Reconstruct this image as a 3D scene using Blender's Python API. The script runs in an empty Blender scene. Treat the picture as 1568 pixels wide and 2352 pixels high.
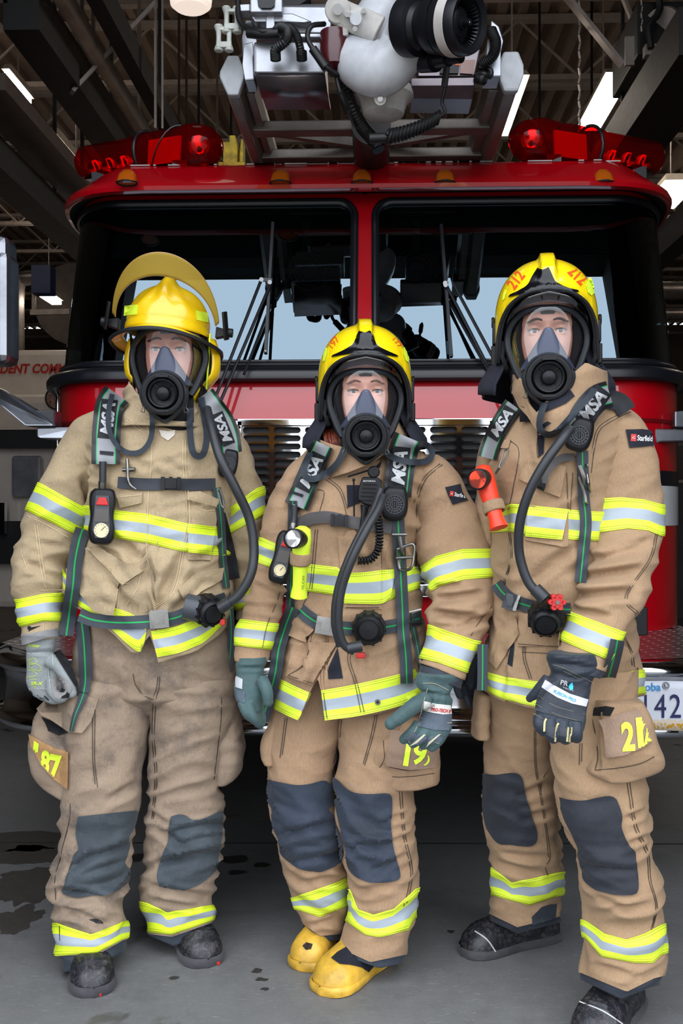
import bpy, bmesh, math, random
from mathutils import Vector, Matrix, noise
from mathutils.bvhtree import BVHTree
from math import sin, cos, pi, radians, sqrt, atan2, exp

# ---------------------------------------------------------------- camera, world, light, exposure
SC = bpy.context.scene
COL = SC.collection
F = 2286.7; CX = 784.0; CY = 1176.0; HC = 1.26; YAW = radians(1.9)
RT = Vector((cos(YAW), sin(YAW), 0)); FW = Vector((-sin(YAW), cos(YAW), 0)); CAM = Vector((0, 0, HC))
cd = bpy.data.cameras.new('camera'); cam = bpy.data.objects.new('camera', cd); COL.objects.link(cam)
cam.location = CAM; cam.rotation_euler = (radians(90), 0, YAW)
cd.sensor_fit = 'VERTICAL'; cd.sensor_height = 36; cd.sensor_width = 24; cd.lens = 35.0; cd.clip_start = 0.05; cd.clip_end = 200
SC.camera = cam
SC.view_settings.view_transform = 'Standard'; SC.view_settings.look = 'None'
SC.view_settings.exposure = 0.0; SC.view_settings.gamma = 1.0
SC.render.film_transparent = False
wd = bpy.data.worlds.new('overcast_sky'); SC.world = wd; wd.use_nodes = True
_n = wd.node_tree.nodes; _l = wd.node_tree.links
_bg = _n['Background']; _tc = _n.new('ShaderNodeTexCoord'); _sx = _n.new('ShaderNodeSeparateXYZ'); _cr = _n.new('ShaderNodeValToRGB')
_l.new(_tc.outputs['Generated'], _sx.inputs[0]); _l.new(_sx.outputs['Z'], _cr.inputs[0]); _l.new(_cr.outputs[0], _bg.inputs['Color'])
_cr.color_ramp.elements[0].position = 0.0; _cr.color_ramp.elements[0].color = (0.30, 0.30, 0.29, 1)
_cr.color_ramp.elements[1].position = 0.02; _cr.color_ramp.elements[1].color = (0.66, 0.69, 0.74, 1)
_e = _cr.color_ramp.elements.new(0.6); _e.color = (0.90, 0.96, 1.05, 1)
_bg.inputs['Strength'].default_value = 3.9
# daylight portal: guides the sky light through the open bay door
pl = bpy.data.lights.new('bay_door_portal', 'AREA'); pl.shape = 'RECTANGLE'; pl.size = 3.6; pl.size_y = 4.7
po = bpy.data.objects.new('bay_door_portal', pl); COL.objects.link(po); po.location = (0.0, 1.87, 2.36); po.rotation_euler = (radians(90), 0, 0)
pl.cycles.is_portal = True

def P(px, py, d):
    return CAM + RT * ((px - CX) / F * d) + FW * d + Vector((0, 0, (CY - py) / F * d))
def proj(p):
    q = Vector(p) - CAM; d = q.dot(FW)
    return (CX + q.dot(RT) / d * F, CY - q.z / d * F, d)
def lerp(a, b, t): return a + (b - a) * t
def clamp(x, a=0.0, b=1.0): return max(a, min(b, x))
def interp(tab, x):
    if x <= tab[0][0]: return tab[0][1]
    for (x0, y0), (x1, y1) in zip(tab, tab[1:]):
        if x <= x1: return lerp(y0, y1, (x - x0) / (x1 - x0) if x1 > x0 else 0)
    return tab[-1][1]
def cr1(p0, p1, p2, p3, t):
    return 0.5 * ((2 * p1) + (p2 - p0) * t + (2 * p0 - 5 * p1 + 4 * p2 - p3) * t * t + (3 * p1 - p0 - 3 * p2 + p3) * t ** 3)
def spline(pts, n):
    pts = [Vector(p) for p in pts]; m = len(pts)
    if m == 2: return [pts[0].lerp(pts[1], i / (n - 1)) for i in range(n)]
    L = [0]
    for a, b in zip(pts, pts[1:]): L.append(L[-1] + max((b - a).length, 1e-6))
    out = []
    for i in range(n):
        s = L[-1] * i / (n - 1); k = 0
        while k < m - 2 and s > L[k + 1]: k += 1
        t = clamp((s - L[k]) / (L[k + 1] - L[k]))
        p0 = pts[k - 1] if k else pts[0] * 2 - pts[1]; p3 = pts[k + 2] if k + 2 < m else pts[-1] * 2 - pts[-2]
        out.append(cr1(p0, pts[k], pts[k + 1], p3, t))
    return out

# ---------------------------------------------------------------- mesh collector
ORG = {}
def thing(name, label, cat, loc=(0, 0, 0), group=None):
    o = bpy.data.objects.new(name, None); COL.objects.link(o); o.location = loc; o.empty_display_size = 0.1
    o['label'] = label; o['category'] = cat
    if group: o['group'] = group
    ORG[o.name] = Vector(loc); return o
class M:
    def __init__(s): s.v = []; s.f = []; s.m = []; s.uv = []; s.sm = []
    def add(s, vs, fs, mat=0, uvs=None, smooth=True):
        b = len(s.v); s.v += [Vector(v) for v in vs]
        for f in fs:
            s.f.append([b + i for i in f]); s.m.append(mat); s.sm.append(smooth)
            s.uv.append([uvs[i] for i in f] if uvs else [(0, 0)] * len(f))
        return b
    def grid(s, rows, mat=0, closed=False, uvs=None, matf=None, cap0=False, cap1=False, smooth=True):
        nr = len(rows); nc = len(rows[0]); vs = [p for r in rows for p in r]; b = len(s.v); s.v += [Vector(v) for v in vs]
        for i in range(nr - 1):
            for j in range(nc if closed else nc - 1):
                j2 = (j + 1) % nc
                s.f.append([b + i * nc + j, b + i * nc + j2, b + (i + 1) * nc + j2, b + (i + 1) * nc + j])
                s.m.append(matf(i, j) if matf else mat); s.sm.append(smooth)
                if uvs:
                    u2 = uvs[i][j + 1] if j + 1 < len(uvs[i]) else uvs[i][j2]; u3 = uvs[i + 1][j + 1] if j + 1 < len(uvs[i]) else uvs[i + 1][j2]
                    s.uv.append([uvs[i][j], u2, u3, uvs[i + 1][j]])
                else: s.uv.append([(0, 0)] * 4)
        for cap, r in ((cap0, 0), (cap1, nr - 1)):
            if cap:
                idx = [b + r * nc + j for j in range(nc)]; c = sum((s.v[i] for i in idx), Vector()) / nc
                s.v.append(c); ci = len(s.v) - 1
                for j in range(nc):
                    a, d = idx[j], idx[(j + 1) % nc]
                    s.f.append([ci, d, a] if r == 0 else [ci, a, d]); s.m.append(mat); s.sm.append(smooth); s.uv.append([(0, 0)] * 3)
        return b
    def box(s, c, size, rot=None, mat=0, taper=None):
        c = Vector(c); h = Vector(size) / 2; vs = []
        for z in (-1, 1):
            t = taper if (taper and z > 0) else 1
            for x, y in ((-1, -1), (1, -1), (1, 1), (-1, 1)):
                v = Vector((x * h.x * t, y * h.y * t, z * h.z)); vs.append(c + (rot @ v if rot else v))
        s.add(vs, [(0, 3, 2, 1), (4, 5, 6, 7), (0, 1, 5, 4), (1, 2, 6, 5), (2, 3, 7, 6), (3, 0, 4, 7)], mat, smooth=False)
    def bar(s, a, b, w, h, up=(0, 0, 1), mat=0):
        a = Vector(a); b = Vector(b); y = (b - a).normalized(); x = y.cross(Vector(up))
        if x.length < 1e-4: x = y.cross(Vector((1, 0, 0)))
        x.normalize(); z = x.cross(y)
        r = Matrix((x, y, z)).transposed(); s.box((a + b) / 2, (w, (b - a).length, h), r, mat)
    def frames(s, pts):
        T = []; n = len(pts)
        for i in range(n):
            t = (pts[min(i + 1, n - 1)] - pts[max(i - 1, 0)]); T.append(t.normalized() if t.length > 1e-9 else Vector((0, 0, 1)))
        u = T[0].cross(Vector((0, 1, 0)))
        if u.length < .1: u = T[0].cross(Vector((1, 0, 0)))
        u.normalize(); out = []
        for t in T:
            u = (u - t * u.dot(t))
            if u.length < 1e-6: u = t.orthogonal()
            u.normalize(); out.append((t, u, t.cross(u)))
        return out
    def tube(s, pts, r, n=10, mat=0, n_s=None, caps=True, flat=1.0, rings=0):
        pts = spline(pts, n_s) if n_s else [Vector(p) for p in pts]; k = len(pts); fr = s.frames(pts); rows = []
        for i, p in enumerate(pts):
            rr = r(i / (k - 1)) if callable(r) else (lerp(r[0], r[1], i / (k - 1)) if isinstance(r, (tuple, list)) else r)
            if rings: rr *= 1 + .10 * (1 if i % 2 else -1)
            t, u, w = fr[i]; rows.append([p + u * rr * cos(a) + w * rr * flat * sin(a) for a in [2 * pi * j / n for j in range(n)]])
        s.grid(rows, mat, closed=True, cap0=caps, cap1=caps)
    def cyl(s, a, b, r0, r1=None, n=20, mat=0, caps=True): s.tube([a, b], (r0, r0 if r1 is None else r1), n, mat, caps=caps)
    def lathe(s, prof, o, ax, n=32, mat=0, up=None, sx=1.0, sy=1.0, matf=None, cap0=False, cap1=False):
        ax = Vector(ax).normalized(); u = (Vector(up) - ax * Vector(up).dot(ax)).normalized() if up else ax.orthogonal().normalized(); w = ax.cross(u); o = Vector(o)
        rows = [[o + ax * h + u * r * sx * cos(2 * pi * j / n) + w * r * sy * sin(2 * pi * j / n) for j in range(n)] for r, h in prof]
        s.grid(rows, mat, closed=True, matf=matf, cap0=cap0, cap1=cap1)
    def ball(s, c, r, mat=0, n=16, rot=None):
        r = Vector(r) if hasattr(r, '__len__') else Vector((r, r, r)); c = Vector(c); m = n // 2 + 1; rows = []
        for i in range(m):
            th = pi * (0.02 + .96 * i / (m - 1)); row = []
            for j in range(n):
                v = Vector((r.x * sin(th) * cos(2 * pi * j / n), r.y * sin(th) * sin(2 * pi * j / n), r.z * cos(th)))
                row.append(c + (rot @ v if rot else v))
            rows.append(row)
        s.grid(rows, mat, closed=True, cap0=True, cap1=True)
    def prism(s, poly, ext, mat=0, smooth=False):
        poly = [Vector(p) for p in poly]; n = len(poly); e = Vector(ext)
        bm = bmesh.new(); vv = [bm.verts.new(p) for p in poly]; f = bm.faces.new(vv)
        tri = bmesh.ops.triangulate(bm, faces=[f])['faces']; bm.verts.index_update()
        T = [[v.index for v in t.verts] for t in tri]; bm.free()
        s.add(poly + [p + e for p in poly], [t[::-1] for t in T] + [[i + n for i in t] for t in T] + [[i, (i + 1) % n, (i + 1) % n + n, i + n] for i in range(n)], mat, smooth=smooth)
    def flip(s, k0=0):
        for i in range(k0, len(s.f)): s.f[i] = s.f[i][::-1]; s.uv[i] = s.uv[i][::-1]
    def merge(s, o, mat_off=0):
        b = len(s.v); s.v += o.v; s.f += [[b + i for i in f] for f in o.f]; s.m += [m + mat_off for m in o.m]; s.uv += o.uv; s.sm += o.sm
    def xf(s, mt): s.v = [mt @ v for v in s.v]; return s
    def bvh(s): return BVHTree.FromPolygons([tuple(v) for v in s.v], s.f)
    def build(s, name, mats, parent=None, loc=None, bevel=0, sub=0, sharp=40, solid=0, solid_off=-1, remesh=0, kind=None, label=None, smoothit=0):
        org = ORG[parent.name] if parent else (Vector(loc) if loc is not None else Vector((0, 0, 0)))
        me = bpy.data.meshes.new(name); me.from_pydata([tuple(v - org) for v in s.v], [], s.f)
        if not isinstance(mats, (list, tuple)): mats = [mats]
        for m in mats: me.materials.append(m)
        me.polygons.foreach_set('material_index', [min(m, len(mats) - 1) for m in s.m]); me.polygons.foreach_set('use_smooth', s.sm)
        uvl = me.uv_layers.new(name='UVMap'); flat = [c for f in s.uv for uv in f for c in uv]; uvl.data.foreach_set('uv', flat)
        me.update()
        if sharp and any(s.sm): me.set_sharp_from_angle(angle=radians(sharp))
        o = bpy.data.objects.new(name, me); COL.objects.link(o)
        if parent: o.parent = parent; ORG[o.name] = org
        else: o.location = org; ORG[o.name] = org
        if remesh:
            md = o.modifiers.new('weld', 'REMESH'); md.mode = 'VOXEL'; md.voxel_size = remesh; md.use_smooth_shade = True
            if smoothit: md = o.modifiers.new('sm', 'SMOOTH'); md.iterations = smoothit; md.factor = .5
        if solid: md = o.modifiers.new('thick', 'SOLIDIFY'); md.thickness = solid; md.offset = solid_off
        if bevel: md = o.modifiers.new('bev', 'BEVEL'); md.width = bevel; md.segments = 2; md.limit_method = 'ANGLE'; md.angle_limit = radians(40)
        if sub: md = o.modifiers.new('sub', 'SUBSURF'); md.levels = sub; md.render_levels = sub
        if kind: o['kind'] = kind
        if label: o['label'] = label
        return o
def tag(o, label, cat, group=None, kind=None):
    o['label'] = label; o['category'] = cat
    if group: o['group'] = group
    if kind: o['kind'] = kind
    return o

# ---------------------------------------------------------------- materials
class NT:
    def __init__(s, name):
        s.mt = bpy.data.materials.new(name); s.mt.use_nodes = True; s.t = s.mt.node_tree; s.b = s.t.nodes['Principled BSDF']; s.out = s.t.nodes['Material Output']
        s._co = None
    def n(s, typ, **kw):
        nd = s.t.nodes.new('ShaderNode' + typ)
        for k, v in kw.items():
            if k.startswith('_'): setattr(nd, k[1:], v)
            else:
                key = int(k[1:]) if k[0] == 'i' and k[1:].isdigit() else k.replace('__', ' ')
                if isinstance(v, bpy.types.NodeSocket): s.t.links.new(v, nd.inputs[key])
                else: nd.inputs[key].default_value = v
        return nd
    def co(s):
        if s._co is None: s._co = s.n('TexCoord')
        return s._co.outputs['Object']
    def uv(s): return s.n('TexCoord').outputs['UV']
    def mathn(s, op, a, b=0.0, c=None, cl=False):
        nd = s.n('Math', _operation=op, _use_clamp=cl)
        for i, x in enumerate((a, b) if c is None else (a, b, c)):
            if isinstance(x, bpy.types.NodeSocket): s.t.links.new(x, nd.inputs[i])
            else: nd.inputs[i].default_value = x
        return nd.outputs[0]
    def noise(s, sc, det=4, rough=.6, vec=None, dist=0):
        return s.n('TexNoise', Vector=vec or s.co(), Scale=sc, Detail=det, Roughness=rough, Distortion=dist).outputs['Fac']
    def scaled(s, v3): return s.n('Mapping', Vector=s.co(), Scale=v3).outputs[0]
    def ramp(s, fac, stops):
        r = s.n('ValToRGB', Fac=fac); el = r.color_ramp.elements
        while len(el) < len(stops): el.new(.5)
        for e, (p, c) in zip(el, stops): e.position = p; e.color = (*c, 1) if hasattr(c, '__len__') else (c, c, c, 1)
        return r.outputs[0]
    def mix(s, fac, a, b, typ='MIX'):
        nd = s.n('Mix', _data_type='RGBA', _blend_type=typ)
        for i, x in ((0, fac), (6, a), (7, b)):
            if isinstance(x, bpy.types.NodeSocket): s.t.links.new(x, nd.inputs[i])
            elif i == 0: nd.inputs[i].default_value = x
            else: nd.inputs[i].default_value = (*x, 1)
        return nd.outputs[2]
    def set(s, **kw):
        for k, v in kw.items():
            key = k.replace('__', ' ')
            if isinstance(v, bpy.types.NodeSocket): s.t.links.new(v, s.b.inputs[key])
            else: s.b.inputs[key].default_value = (*v, 1) if (hasattr(v, '__len__') and len(v) == 3) else v
    def bump(s, h, st=.3, dist=.002):
        s.t.links.new(s.n('Bump', Height=h, Strength=st, Distance=dist).outputs[0], s.b.inputs['Normal'])
def srgb(r, g=None, b=None):
    f = lambda c: ((c / 255 + .055) / 1.055) ** 2.4 if c / 255 > .04045 else c / 255 / 12.92
    return (f(r), f(g), f(b)) if g is not None else (f(r),) * 3
def pm(name, c, rough=.5, metal=0, var=.12, vs=8, bump=0, bs=200, coat=0, **kw):
    t = NT(name)
    if var:
        c2 = tuple(x * (1 - var * 2) for x in c); c1 = tuple(min(1, x * (1 + var)) for x in c)
        t.set(Base__Color=t.mix(t.ramp(t.noise(vs, 5), [(.35, 0.), (.65, 1.)]), c2, c1))
        t.set(Roughness=t.mathn('MULTIPLY_ADD', t.noise(vs * 2.7, 4), .25 * rough + .02, rough * .88))
    else: t.set(Base__Color=c, Roughness=rough)
    t.set(Metallic=float(metal))
    if coat: t.set(Coat__Weight=coat, Coat__Roughness=.03)
    if bump: t.bump(t.noise(bs, 3), bump, .001)
    for k, v in kw.items(): t.set(**{k: v})
    return t.mt
def thin_glass(name, tint, ior=1.5, rough=0.0, spec=(1, 1, 1)):
    t = NT(name); t.t.nodes.remove(t.b)
    tr = t.n('BsdfTransparent', Color=(*tint, 1)); gl = t.n('BsdfAnisotropic', Color=(*spec, 1), Roughness=rough)
    bf = t.n('NewGeometry').outputs['Backfacing']; fr = t.n('Fresnel', IOR=t.mathn('MULTIPLY_ADD', bf, 1 / ior - ior, ior)); mx = t.n('MixShader', Fac=fr.outputs[0]); t.t.links.new(tr.outputs[0], mx.inputs[1]); t.t.links.new(gl.outputs[0], mx.inputs[2])
    t.t.links.new(mx.outputs[0], t.out.inputs[0]); return t.mt
def emat(name, c, st):
    t = NT(name); t.set(Base__Color=c, Emission__Color=c, Emission__Strength=st, Roughness=.4); return t.mt

# text as triangles in a unit frame (height of capitals ~1)
def text_tris(txt, shear=0.0, bold=0.0, space=1.0):
    cu = bpy.data.curves.new('t', 'FONT'); cu.body = txt; cu.size = 1.0; cu.shear = shear; cu.offset = bold; cu.space_character = space; cu.resolution_u = 3; cu.fill_mode = 'FRONT'
    ob = bpy.data.objects.new('t', cu); COL.objects.link(ob); dg = bpy.context.evaluated_depsgraph_get(); me = bpy.data.meshes.new_from_object(ob.evaluated_get(dg))
    vs = [(v.co.x, v.co.y) for v in me.vertices]; fs = [list(p.vertices) for p in me.polygons]
    bpy.data.objects.remove(ob); bpy.data.curves.remove(cu); bpy.data.meshes.remove(me)
    x0 = min(v[0] for v in vs); x1 = max(v[0] for v in vs); y0 = min(v[1] for v in vs); y1 = max(v[1] for v in vs)
    return [((x - (x0 + x1) / 2) / (y1 - y0), (y - (y0 + y1) / 2) / (y1 - y0)) for x, y in vs], fs, (x1 - x0) / (y1 - y0)
def flat_text(m, txt, c, h, right, up, n_off=0.001, mat=0, width=None, **kw):
    vs, fs, asp = text_tris(txt, **kw); right = Vector(right).normalized(); up = Vector(up).normalized(); nrm = right.cross(up)
    sx = (width / (asp * h)) if width else 1
    P3 = [Vector(c) + right * x * h * sx + up * y * h + nrm * n_off for x, y in vs]; m.add(P3, fs, mat, smooth=False)
# ---------------------------------------------------------------- the hall
def floor_mat():
    t = NT('concrete'); co = t.co()
    n1 = t.noise(1.6, 8, .65); n2 = t.noise(14, 6, .7); n3 = t.noise(120, 3)
    base = t.ramp(n1, [(.3, srgb(92, 92, 93)), (.55, srgb(116, 116, 116)), (.75, srgb(134, 134, 132))])
    base = t.mix(t.ramp(n2, [(.35, 0.), (.7, 1.)]), base, srgb(122, 122, 121)); base = t.mix(t.mathn('MULTIPLY', n3, .35), base, srgb(84, 84, 86))
    # scuffs: thin stretched noise
    sc = t.noise(26, 2, .5, t.n('Mapping', Vector=co, Rotation=(0, 0, .6), Scale=(1, 9, 1)).outputs[0], 1.5)
    sc2 = t.noise(22, 2, .5, t.n('Mapping', Vector=co, Rotation=(0, 0, -.9), Scale=(1, 11, 1)).outputs[0], 1.5)
    base = t.mix(t.ramp(sc, [(.66, 0.), (.70, .5)]), base, srgb(158, 160, 160)); base = t.mix(t.ramp(sc2, [(.67, 0.), (.71, .45)]), base, srgb(150, 152, 154))
    cr = t.n('TexVoronoi', _feature='DISTANCE_TO_EDGE', Vector=t.n('Mapping', Vector=co, Scale=(1, 1, 0)).outputs[0], Scale=2.3)
    cw = t.mix(.08, co, t.n('TexNoise', Vector=co, Scale=5.).outputs['Color']); t.t.links.new(cw, cr.inputs['Vector'])
    base = t.mix(t.ramp(cr.outputs['Distance'], [(.0, .16), (.004, 0.)]), base, srgb(60, 62, 64))
    wet = t.ramp(t.noise(1.3, 5, .6, dist=.6), [(.60, 0.), (.63, 1.)])
    base = t.mix(t.mathn('MULTIPLY', wet, .55), base, srgb(46, 44, 42))
    t.set(Base__Color=base, Roughness=t.mathn('SUBTRACT', .62, t.mathn('MULTIPLY', wet, .38)), Specular__IOR__Level=.4)
    t.bump(t.mathn('ADD', n2, n3), .25, .002); return t.mt
m = M(); m.add([(-11, 1.0, 0), (9, 1.0, 0), (9, 26, 0), (-11, 26, 0), (-11, 1.0, -.2), (9, 1.0, -.2), (9, 26, -.2), (-11, 26, -.2)], [(0, 1, 2, 3), (7, 6, 5, 4), (0, 4, 5, 1), (1, 5, 6, 2), (2, 6, 7, 3), (3, 7, 4, 0)], smooth=False)
m.build('floor', floor_mat(), kind='structure')
apron = pm('apron_concrete', srgb(118, 116, 112), .8, vs=2); m = M(); m.box((0, -9, -.1), (60, 19.9, .2)); m.build('floor_apron', apron, kind='structure')
# floor joints, drips
jm = pm('joint_dark', srgb(38), .9); m = M()
for a, b in (((-6, 3.62), (6, 3.95)), ((-6, 7.5), (6, 7.8)), ((1.75, 2.2), (1.95, 9))):
    m.bar((*a, .0005), (*b, .0005), .008, .002)
m.build('trim_1', jm, kind='structure')
stain = pm('damp_patch', srgb(66, 63, 60), .3, var=.15, vs=30)
random.seed(3)
def blr(a, s): return 1 + .5 * noise.noise((cos(a) * 1.2 + s, sin(a) * 1.2, s)) + .25 * noise.noise((cos(a) * 4 + s, sin(a) * 4, s)) + .12 * noise.noise((cos(a) * 11 + s, sin(a) * 11, s))
def blob(m, c, r, n=90, seed=0, z=.0012, ax=1.0):
    m.add([(c[0] + r * ax * blr(a, seed) * cos(a), c[1] + r * blr(a, seed) * sin(a), z) for a in [2 * pi * i / n for i in range(n)]], [tuple(range(n))], smooth=False)
def fl(px, py):
    d = HC * F / (py - CY); p = P(px, py, d); return (p.x, p.y)
for i, (px, py, r, ax) in enumerate([(30, 1935, .11, 2.2), (70, 2030, .16, .8), (45, 2110, .10, .7), (90, 1965, .1, 1.2), (330, 1970, .045, 1.), (535, 1975, .04, 1.6), (600, 1988, .025, 1.), (543, 2005, .022, 1.5), (590, 2230, .014, 1.), (600, 2250, .009, 2.0), (608, 2272, .008, 1.2), (400, 2247, .009, 1.4), (1035, 2140, .01, 1)]):
    m = M(); blob(m, fl(px, py), r, seed=i * 3.1, ax=ax)
    tag(m.build('damp_stain', stain, loc=(*fl(px, py), 0)), ['wide dark damp stain on the concrete at the left edge', 'long dark damp stain beside the left firefighter’s boots', 'lower end of the dark stain trail at the far left', 'dark damp stain next to the floor joint at left', 'dark damp spot between the left firefighter’s shins', 'oval dark drip between the left and middle firefighters', 'small round dark drip right of the oval one', 'narrow dark drip just below the oval one', 'tiny drip in front of the yellow boots, topmost of three', 'tiny drip in front of the yellow boots, middle of three', 'tiny drip in front of the yellow boots, lowest of three', 'tiny dark drip between the left firefighter’s two boots', 'tiny drip by the right firefighter’s rear boot'][i], 'stain')
ZC = 6.1
deck = pm('roof_deck', srgb(160, 140, 124), .7, var=.1, vs=1.5, bump=.1, bs=20); m = M(); rows = []
xs = []; x = -11.0; k = 0
while x < 9: xs += [(x, 0), (x + .07, 0), (x + .10, .055), (x + .17, .055)]; x += .2
rows = [[(x, y, ZC + z) for x, z in xs] for y in (1.6, 9, 17, 26)]; m.grid(rows, smooth=False); m.box((-1, 13.8, ZC + .12), (20, 24.6, .06)); m.build('ceiling', deck, kind='structure')
wallm = pm('block_wall', srgb(150, 138, 126), .85, var=.06, vs=3, bump=.2, bs=60)
for nm, c, s in (('wall_back', (-1, 26.1, 3.05), (20, .2, 6.1)), ('wall_left', (-11.1, 13.8, 3.05), (.2, 24.6, 6.1)), ('wall_right', (9.1, 13.8, 3.05), (.2, 24.6, 6.1))):
    m = M(); m.box(c, s); m.build(nm, wallm, kind='structure')
m = M(); m.box((-6.4, 1.75, 3.05), (9.2, .22, 6.1)); m.box((5.35, 1.75, 3.05), (7.3, .22, 6.1)); m.box((-.05, 1.75, 5.42), (3.5, .22, 1.36)); m.build('wall_front', pm('front_wall_dark', srgb(46, 44, 42), .9, vs=2), kind='structure')
steel = pm('joist_paint', srgb(185, 172, 160), .55, var=.08)
ords = ['first', 'second', 'third', 'fourth', 'fifth', 'sixth', 'seventh', 'eighth', 'ninth', 'tenth', 'eleventh']
for i in range(11):
    y = 8.2 + 1.55 * i; m = M(); m.box((-1, y, ZC - .04), (19.8, .10, .05)); m.box((-1, y, ZC - .62), (19.8, .08, .05)); x = -10.6; s = 1
    while x < 8.4:
        m.cyl((x, y, ZC - (.05 if s > 0 else .62)), (x + .6, y, ZC - (.62 if s > 0 else .05)), .014, n=6, caps=False); x += .6; s = -s
    tag(m.build('roof_joist', steel, loc=(-1, y, ZC - .6)), 'pale open-web steel joist across the ceiling, %s from the camera' % ords[i], 'joist', 'open-web joists under the roof deck')
# door tracks and beams running into the hall
def along(px, py, w, h, y0=4.6, y1=16.0, d=5.0):
    p = P(px, py, d); m = M(); m.bar((p.x, y0, p.z), (p.x, y1, p.z), w, h); return m, p
blk = pm('black_steel', srgb(13, 13, 13), .6); brn = pm('brown_steel', srgb(84, 72, 64), .4, .3); alu = pm('track_metal', srgb(170, 156, 146), .3, .8, bump=.1)
for px, py, w, h, mt_, lb in ((105, 95, .17, .22, blk, 'thick black box beam at upper left beside the bright rail'), (52, 60, .1, .12, brn, 'slim brown pipe rail left of the thick black beam'), (20, 255, .22, .08, brn, 'wide brown door track under the ceiling at far left'), (-60, 330, .18, .16, blk, 'black beam below the wide brown door track'), (185, 60, .05, .10, alu, 'bright metal door rail beside the thick black beam'), (245, 20, .08, .14, blk, 'black beam right of the bright metal rail'), (1560, 170, .28, .22, blk, 'thick black beam at the upper right above the light bar'), (1780, 330, .14, .2, blk, 'black beam at the right edge behind the roof corner')):
    m, p = along(px, py, w, h)
    for yy in (6.2, 9.3): m.bar((p.x, yy, p.z + h / 2), (p.x, yy, ZC - .01), .02, .02)
    tag(m.build('door_track', mt_, loc=(p.x, 4.6, p.z)), lb, 'beam')
gal = pm('galvanised', srgb(168, 158, 150), .45, .5)
def strut(pts, w, h, nm, lb, mt_=gal, cat='strut'):
    m = M()
    for a, b in zip(pts, pts[1:]): m.bar(P(*a), P(*b), w, h)
    return tag(m.build(nm, mt_, loc=P(*pts[-1])), lb, cat)
strut([(357, -120, 5.6), (357, 295, 5.6)], .026, .01, 'hanger_strut', 'slotted vertical steel hanger above the left light bar')
strut([(373, -120, 5.6), (373, 295, 5.6)], .012, .01, 'hanger_strut', 'thin vertical steel hanger right of the slotted one')
strut([(165, 212, 5.3), (352, 10, 5.5)], .06, .02, 'diagonal_brace', 'pale diagonal brace between the left beams and the hanger')
strut([(1290, -20, 5.5), (1428, 150, 5.5)], .06, .02, 'diagonal_brace', 'pale diagonal brace running down to the black heater box')
strut([(1425, -20, 6.0), (1452, 48, 6.0)], .04, .02, 'diagonal_brace', 'short brace above the heater box')
m = M()
for k in range(22): 
    y0 = -110 + k * 19; m.tube([P(1330 + (2 if k % 2 else -1), y0, 5.6), P(1330 - (1 if k % 2 else -2), y0 + 17, 5.6)], .007, 5)
tag(m.build('hanging_chain', gal, loc=P(1330, 290, 5.6)), 'thin metal chain hanging above the right light bar', 'chain')
m = M()
for k in range(9): m.tube([P(1473 + (2 if k % 2 else -1), -60 + k * 15, 5.6), P(1473, -60 + k * 15 + 13, 5.6)], .006, 5)
tag(m.build('hanging_chain', gal, loc=P(1473, 60, 5.6)), 'short chain holding up the black heater box', 'chain')
# unit heater box
h = thing('unit_heater', 'black heater box hanging from the roof at the upper right corner', 'heater', P(1510, 185, 5.5))
m = M(); c = P(1515, 120, 5.9); m.box(c, (.42, .6, .30)); m.build('casing', blk, h, bevel=.01)
m = M(); m.box(P(1512, 118, 5.55), (.16, .06, .06)); m.box(P(1445, 118, 5.58), (.05, .02, .16)); m.build('metal_bracket', gal, h)
m = M(); m.cyl(P(1520, 60, 5.6), P(1620, 10, 7.0), .10); m.build('flue_pipe', gal, h)
m = M(); m.tube([P(1495, 110, 5.5), P(1490, 60, 5.5), P(1515, 20, 5.5), P(1500, -60, 5.5)], .02, 8, n_s=12); m.build('conduit', blk, h)
# lamps
lampm = emat('lamp_diffuser', (1.0, .88, .76), 22); lampc = pm('lamp_housing', srgb(190, 180, 165), .5)
def lamp(p, sz, lb, deep=False, rot=0):
    L = thing('ceiling_lamp', lb, 'lamp', p, 'white fluorescent lamps'); R = Matrix.Rotation(rot, 3, 'Z'); m = M(); m.box(Vector(p) + Vector((0, 0, .06)), (sz[0] + .04, sz[1] + .04, .07), R, taper=.8); m.build('housing', lampc, L)
    m = M(); m.box(p, (sz[0], sz[1], .05), R); m.build('diffuser', lampm, L)
    m = M(); m.cyl(Vector(p) + Vector((0, 0, .09)), (p[0], p[1], ZC), .006, n=6); m.build('hanger', gal, L)
a = P(1385, 238, 7.65); lamp((a.x, a.y, a.z), (.15, .95), 'bright ceiling lamp above the right red light bar')
a = P(1175, 248, 6.6); lamp((a.x, a.y, a.z), (.06, .85), 'slim bright lamp seen just right of the ladder')
a = P(1540, 448, 8.0); lamp((a.x, a.y, a.z), (.22, .55), 'bright lamp at the right edge beside the cab roof corner')
a = P(175, 385, 7.5); lamp((a.x, a.y, a.z), (.05, 1.3), 'thin bright lamp just left of the left red light bar')
a = P(42, 200, 9); lamp((a.x, a.y, a.z), (.03, .6), 'small thin lamp between the beams at far upper left')
a = P(112, 683, 12); lamp((a.x, a.y, a.z), (.12, .6), 'small distant lamp seen left of the windshield')
for i, (x, y) in enumerate(((-4.5, 9.0), (-4.5, 14.0), (3.6, 13.5), (5.0, 9.5))): lamp((x, y, 5.35), (.16, 1.6), 'extra fluorescent lamp added to light the ceiling, %s' % ('far left near row', 'far left back row', 'right of the cab back row', 'far right near row')[i])  # extra lamps added to brighten the dark hall and roof deck
L = thing('high_bay_lamp', 'round-edged bright lamp cut off by the top edge at left', 'lamp', P(438, -10, 4.3)); m = M(); a = P(438, -10, 4.3)
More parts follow.
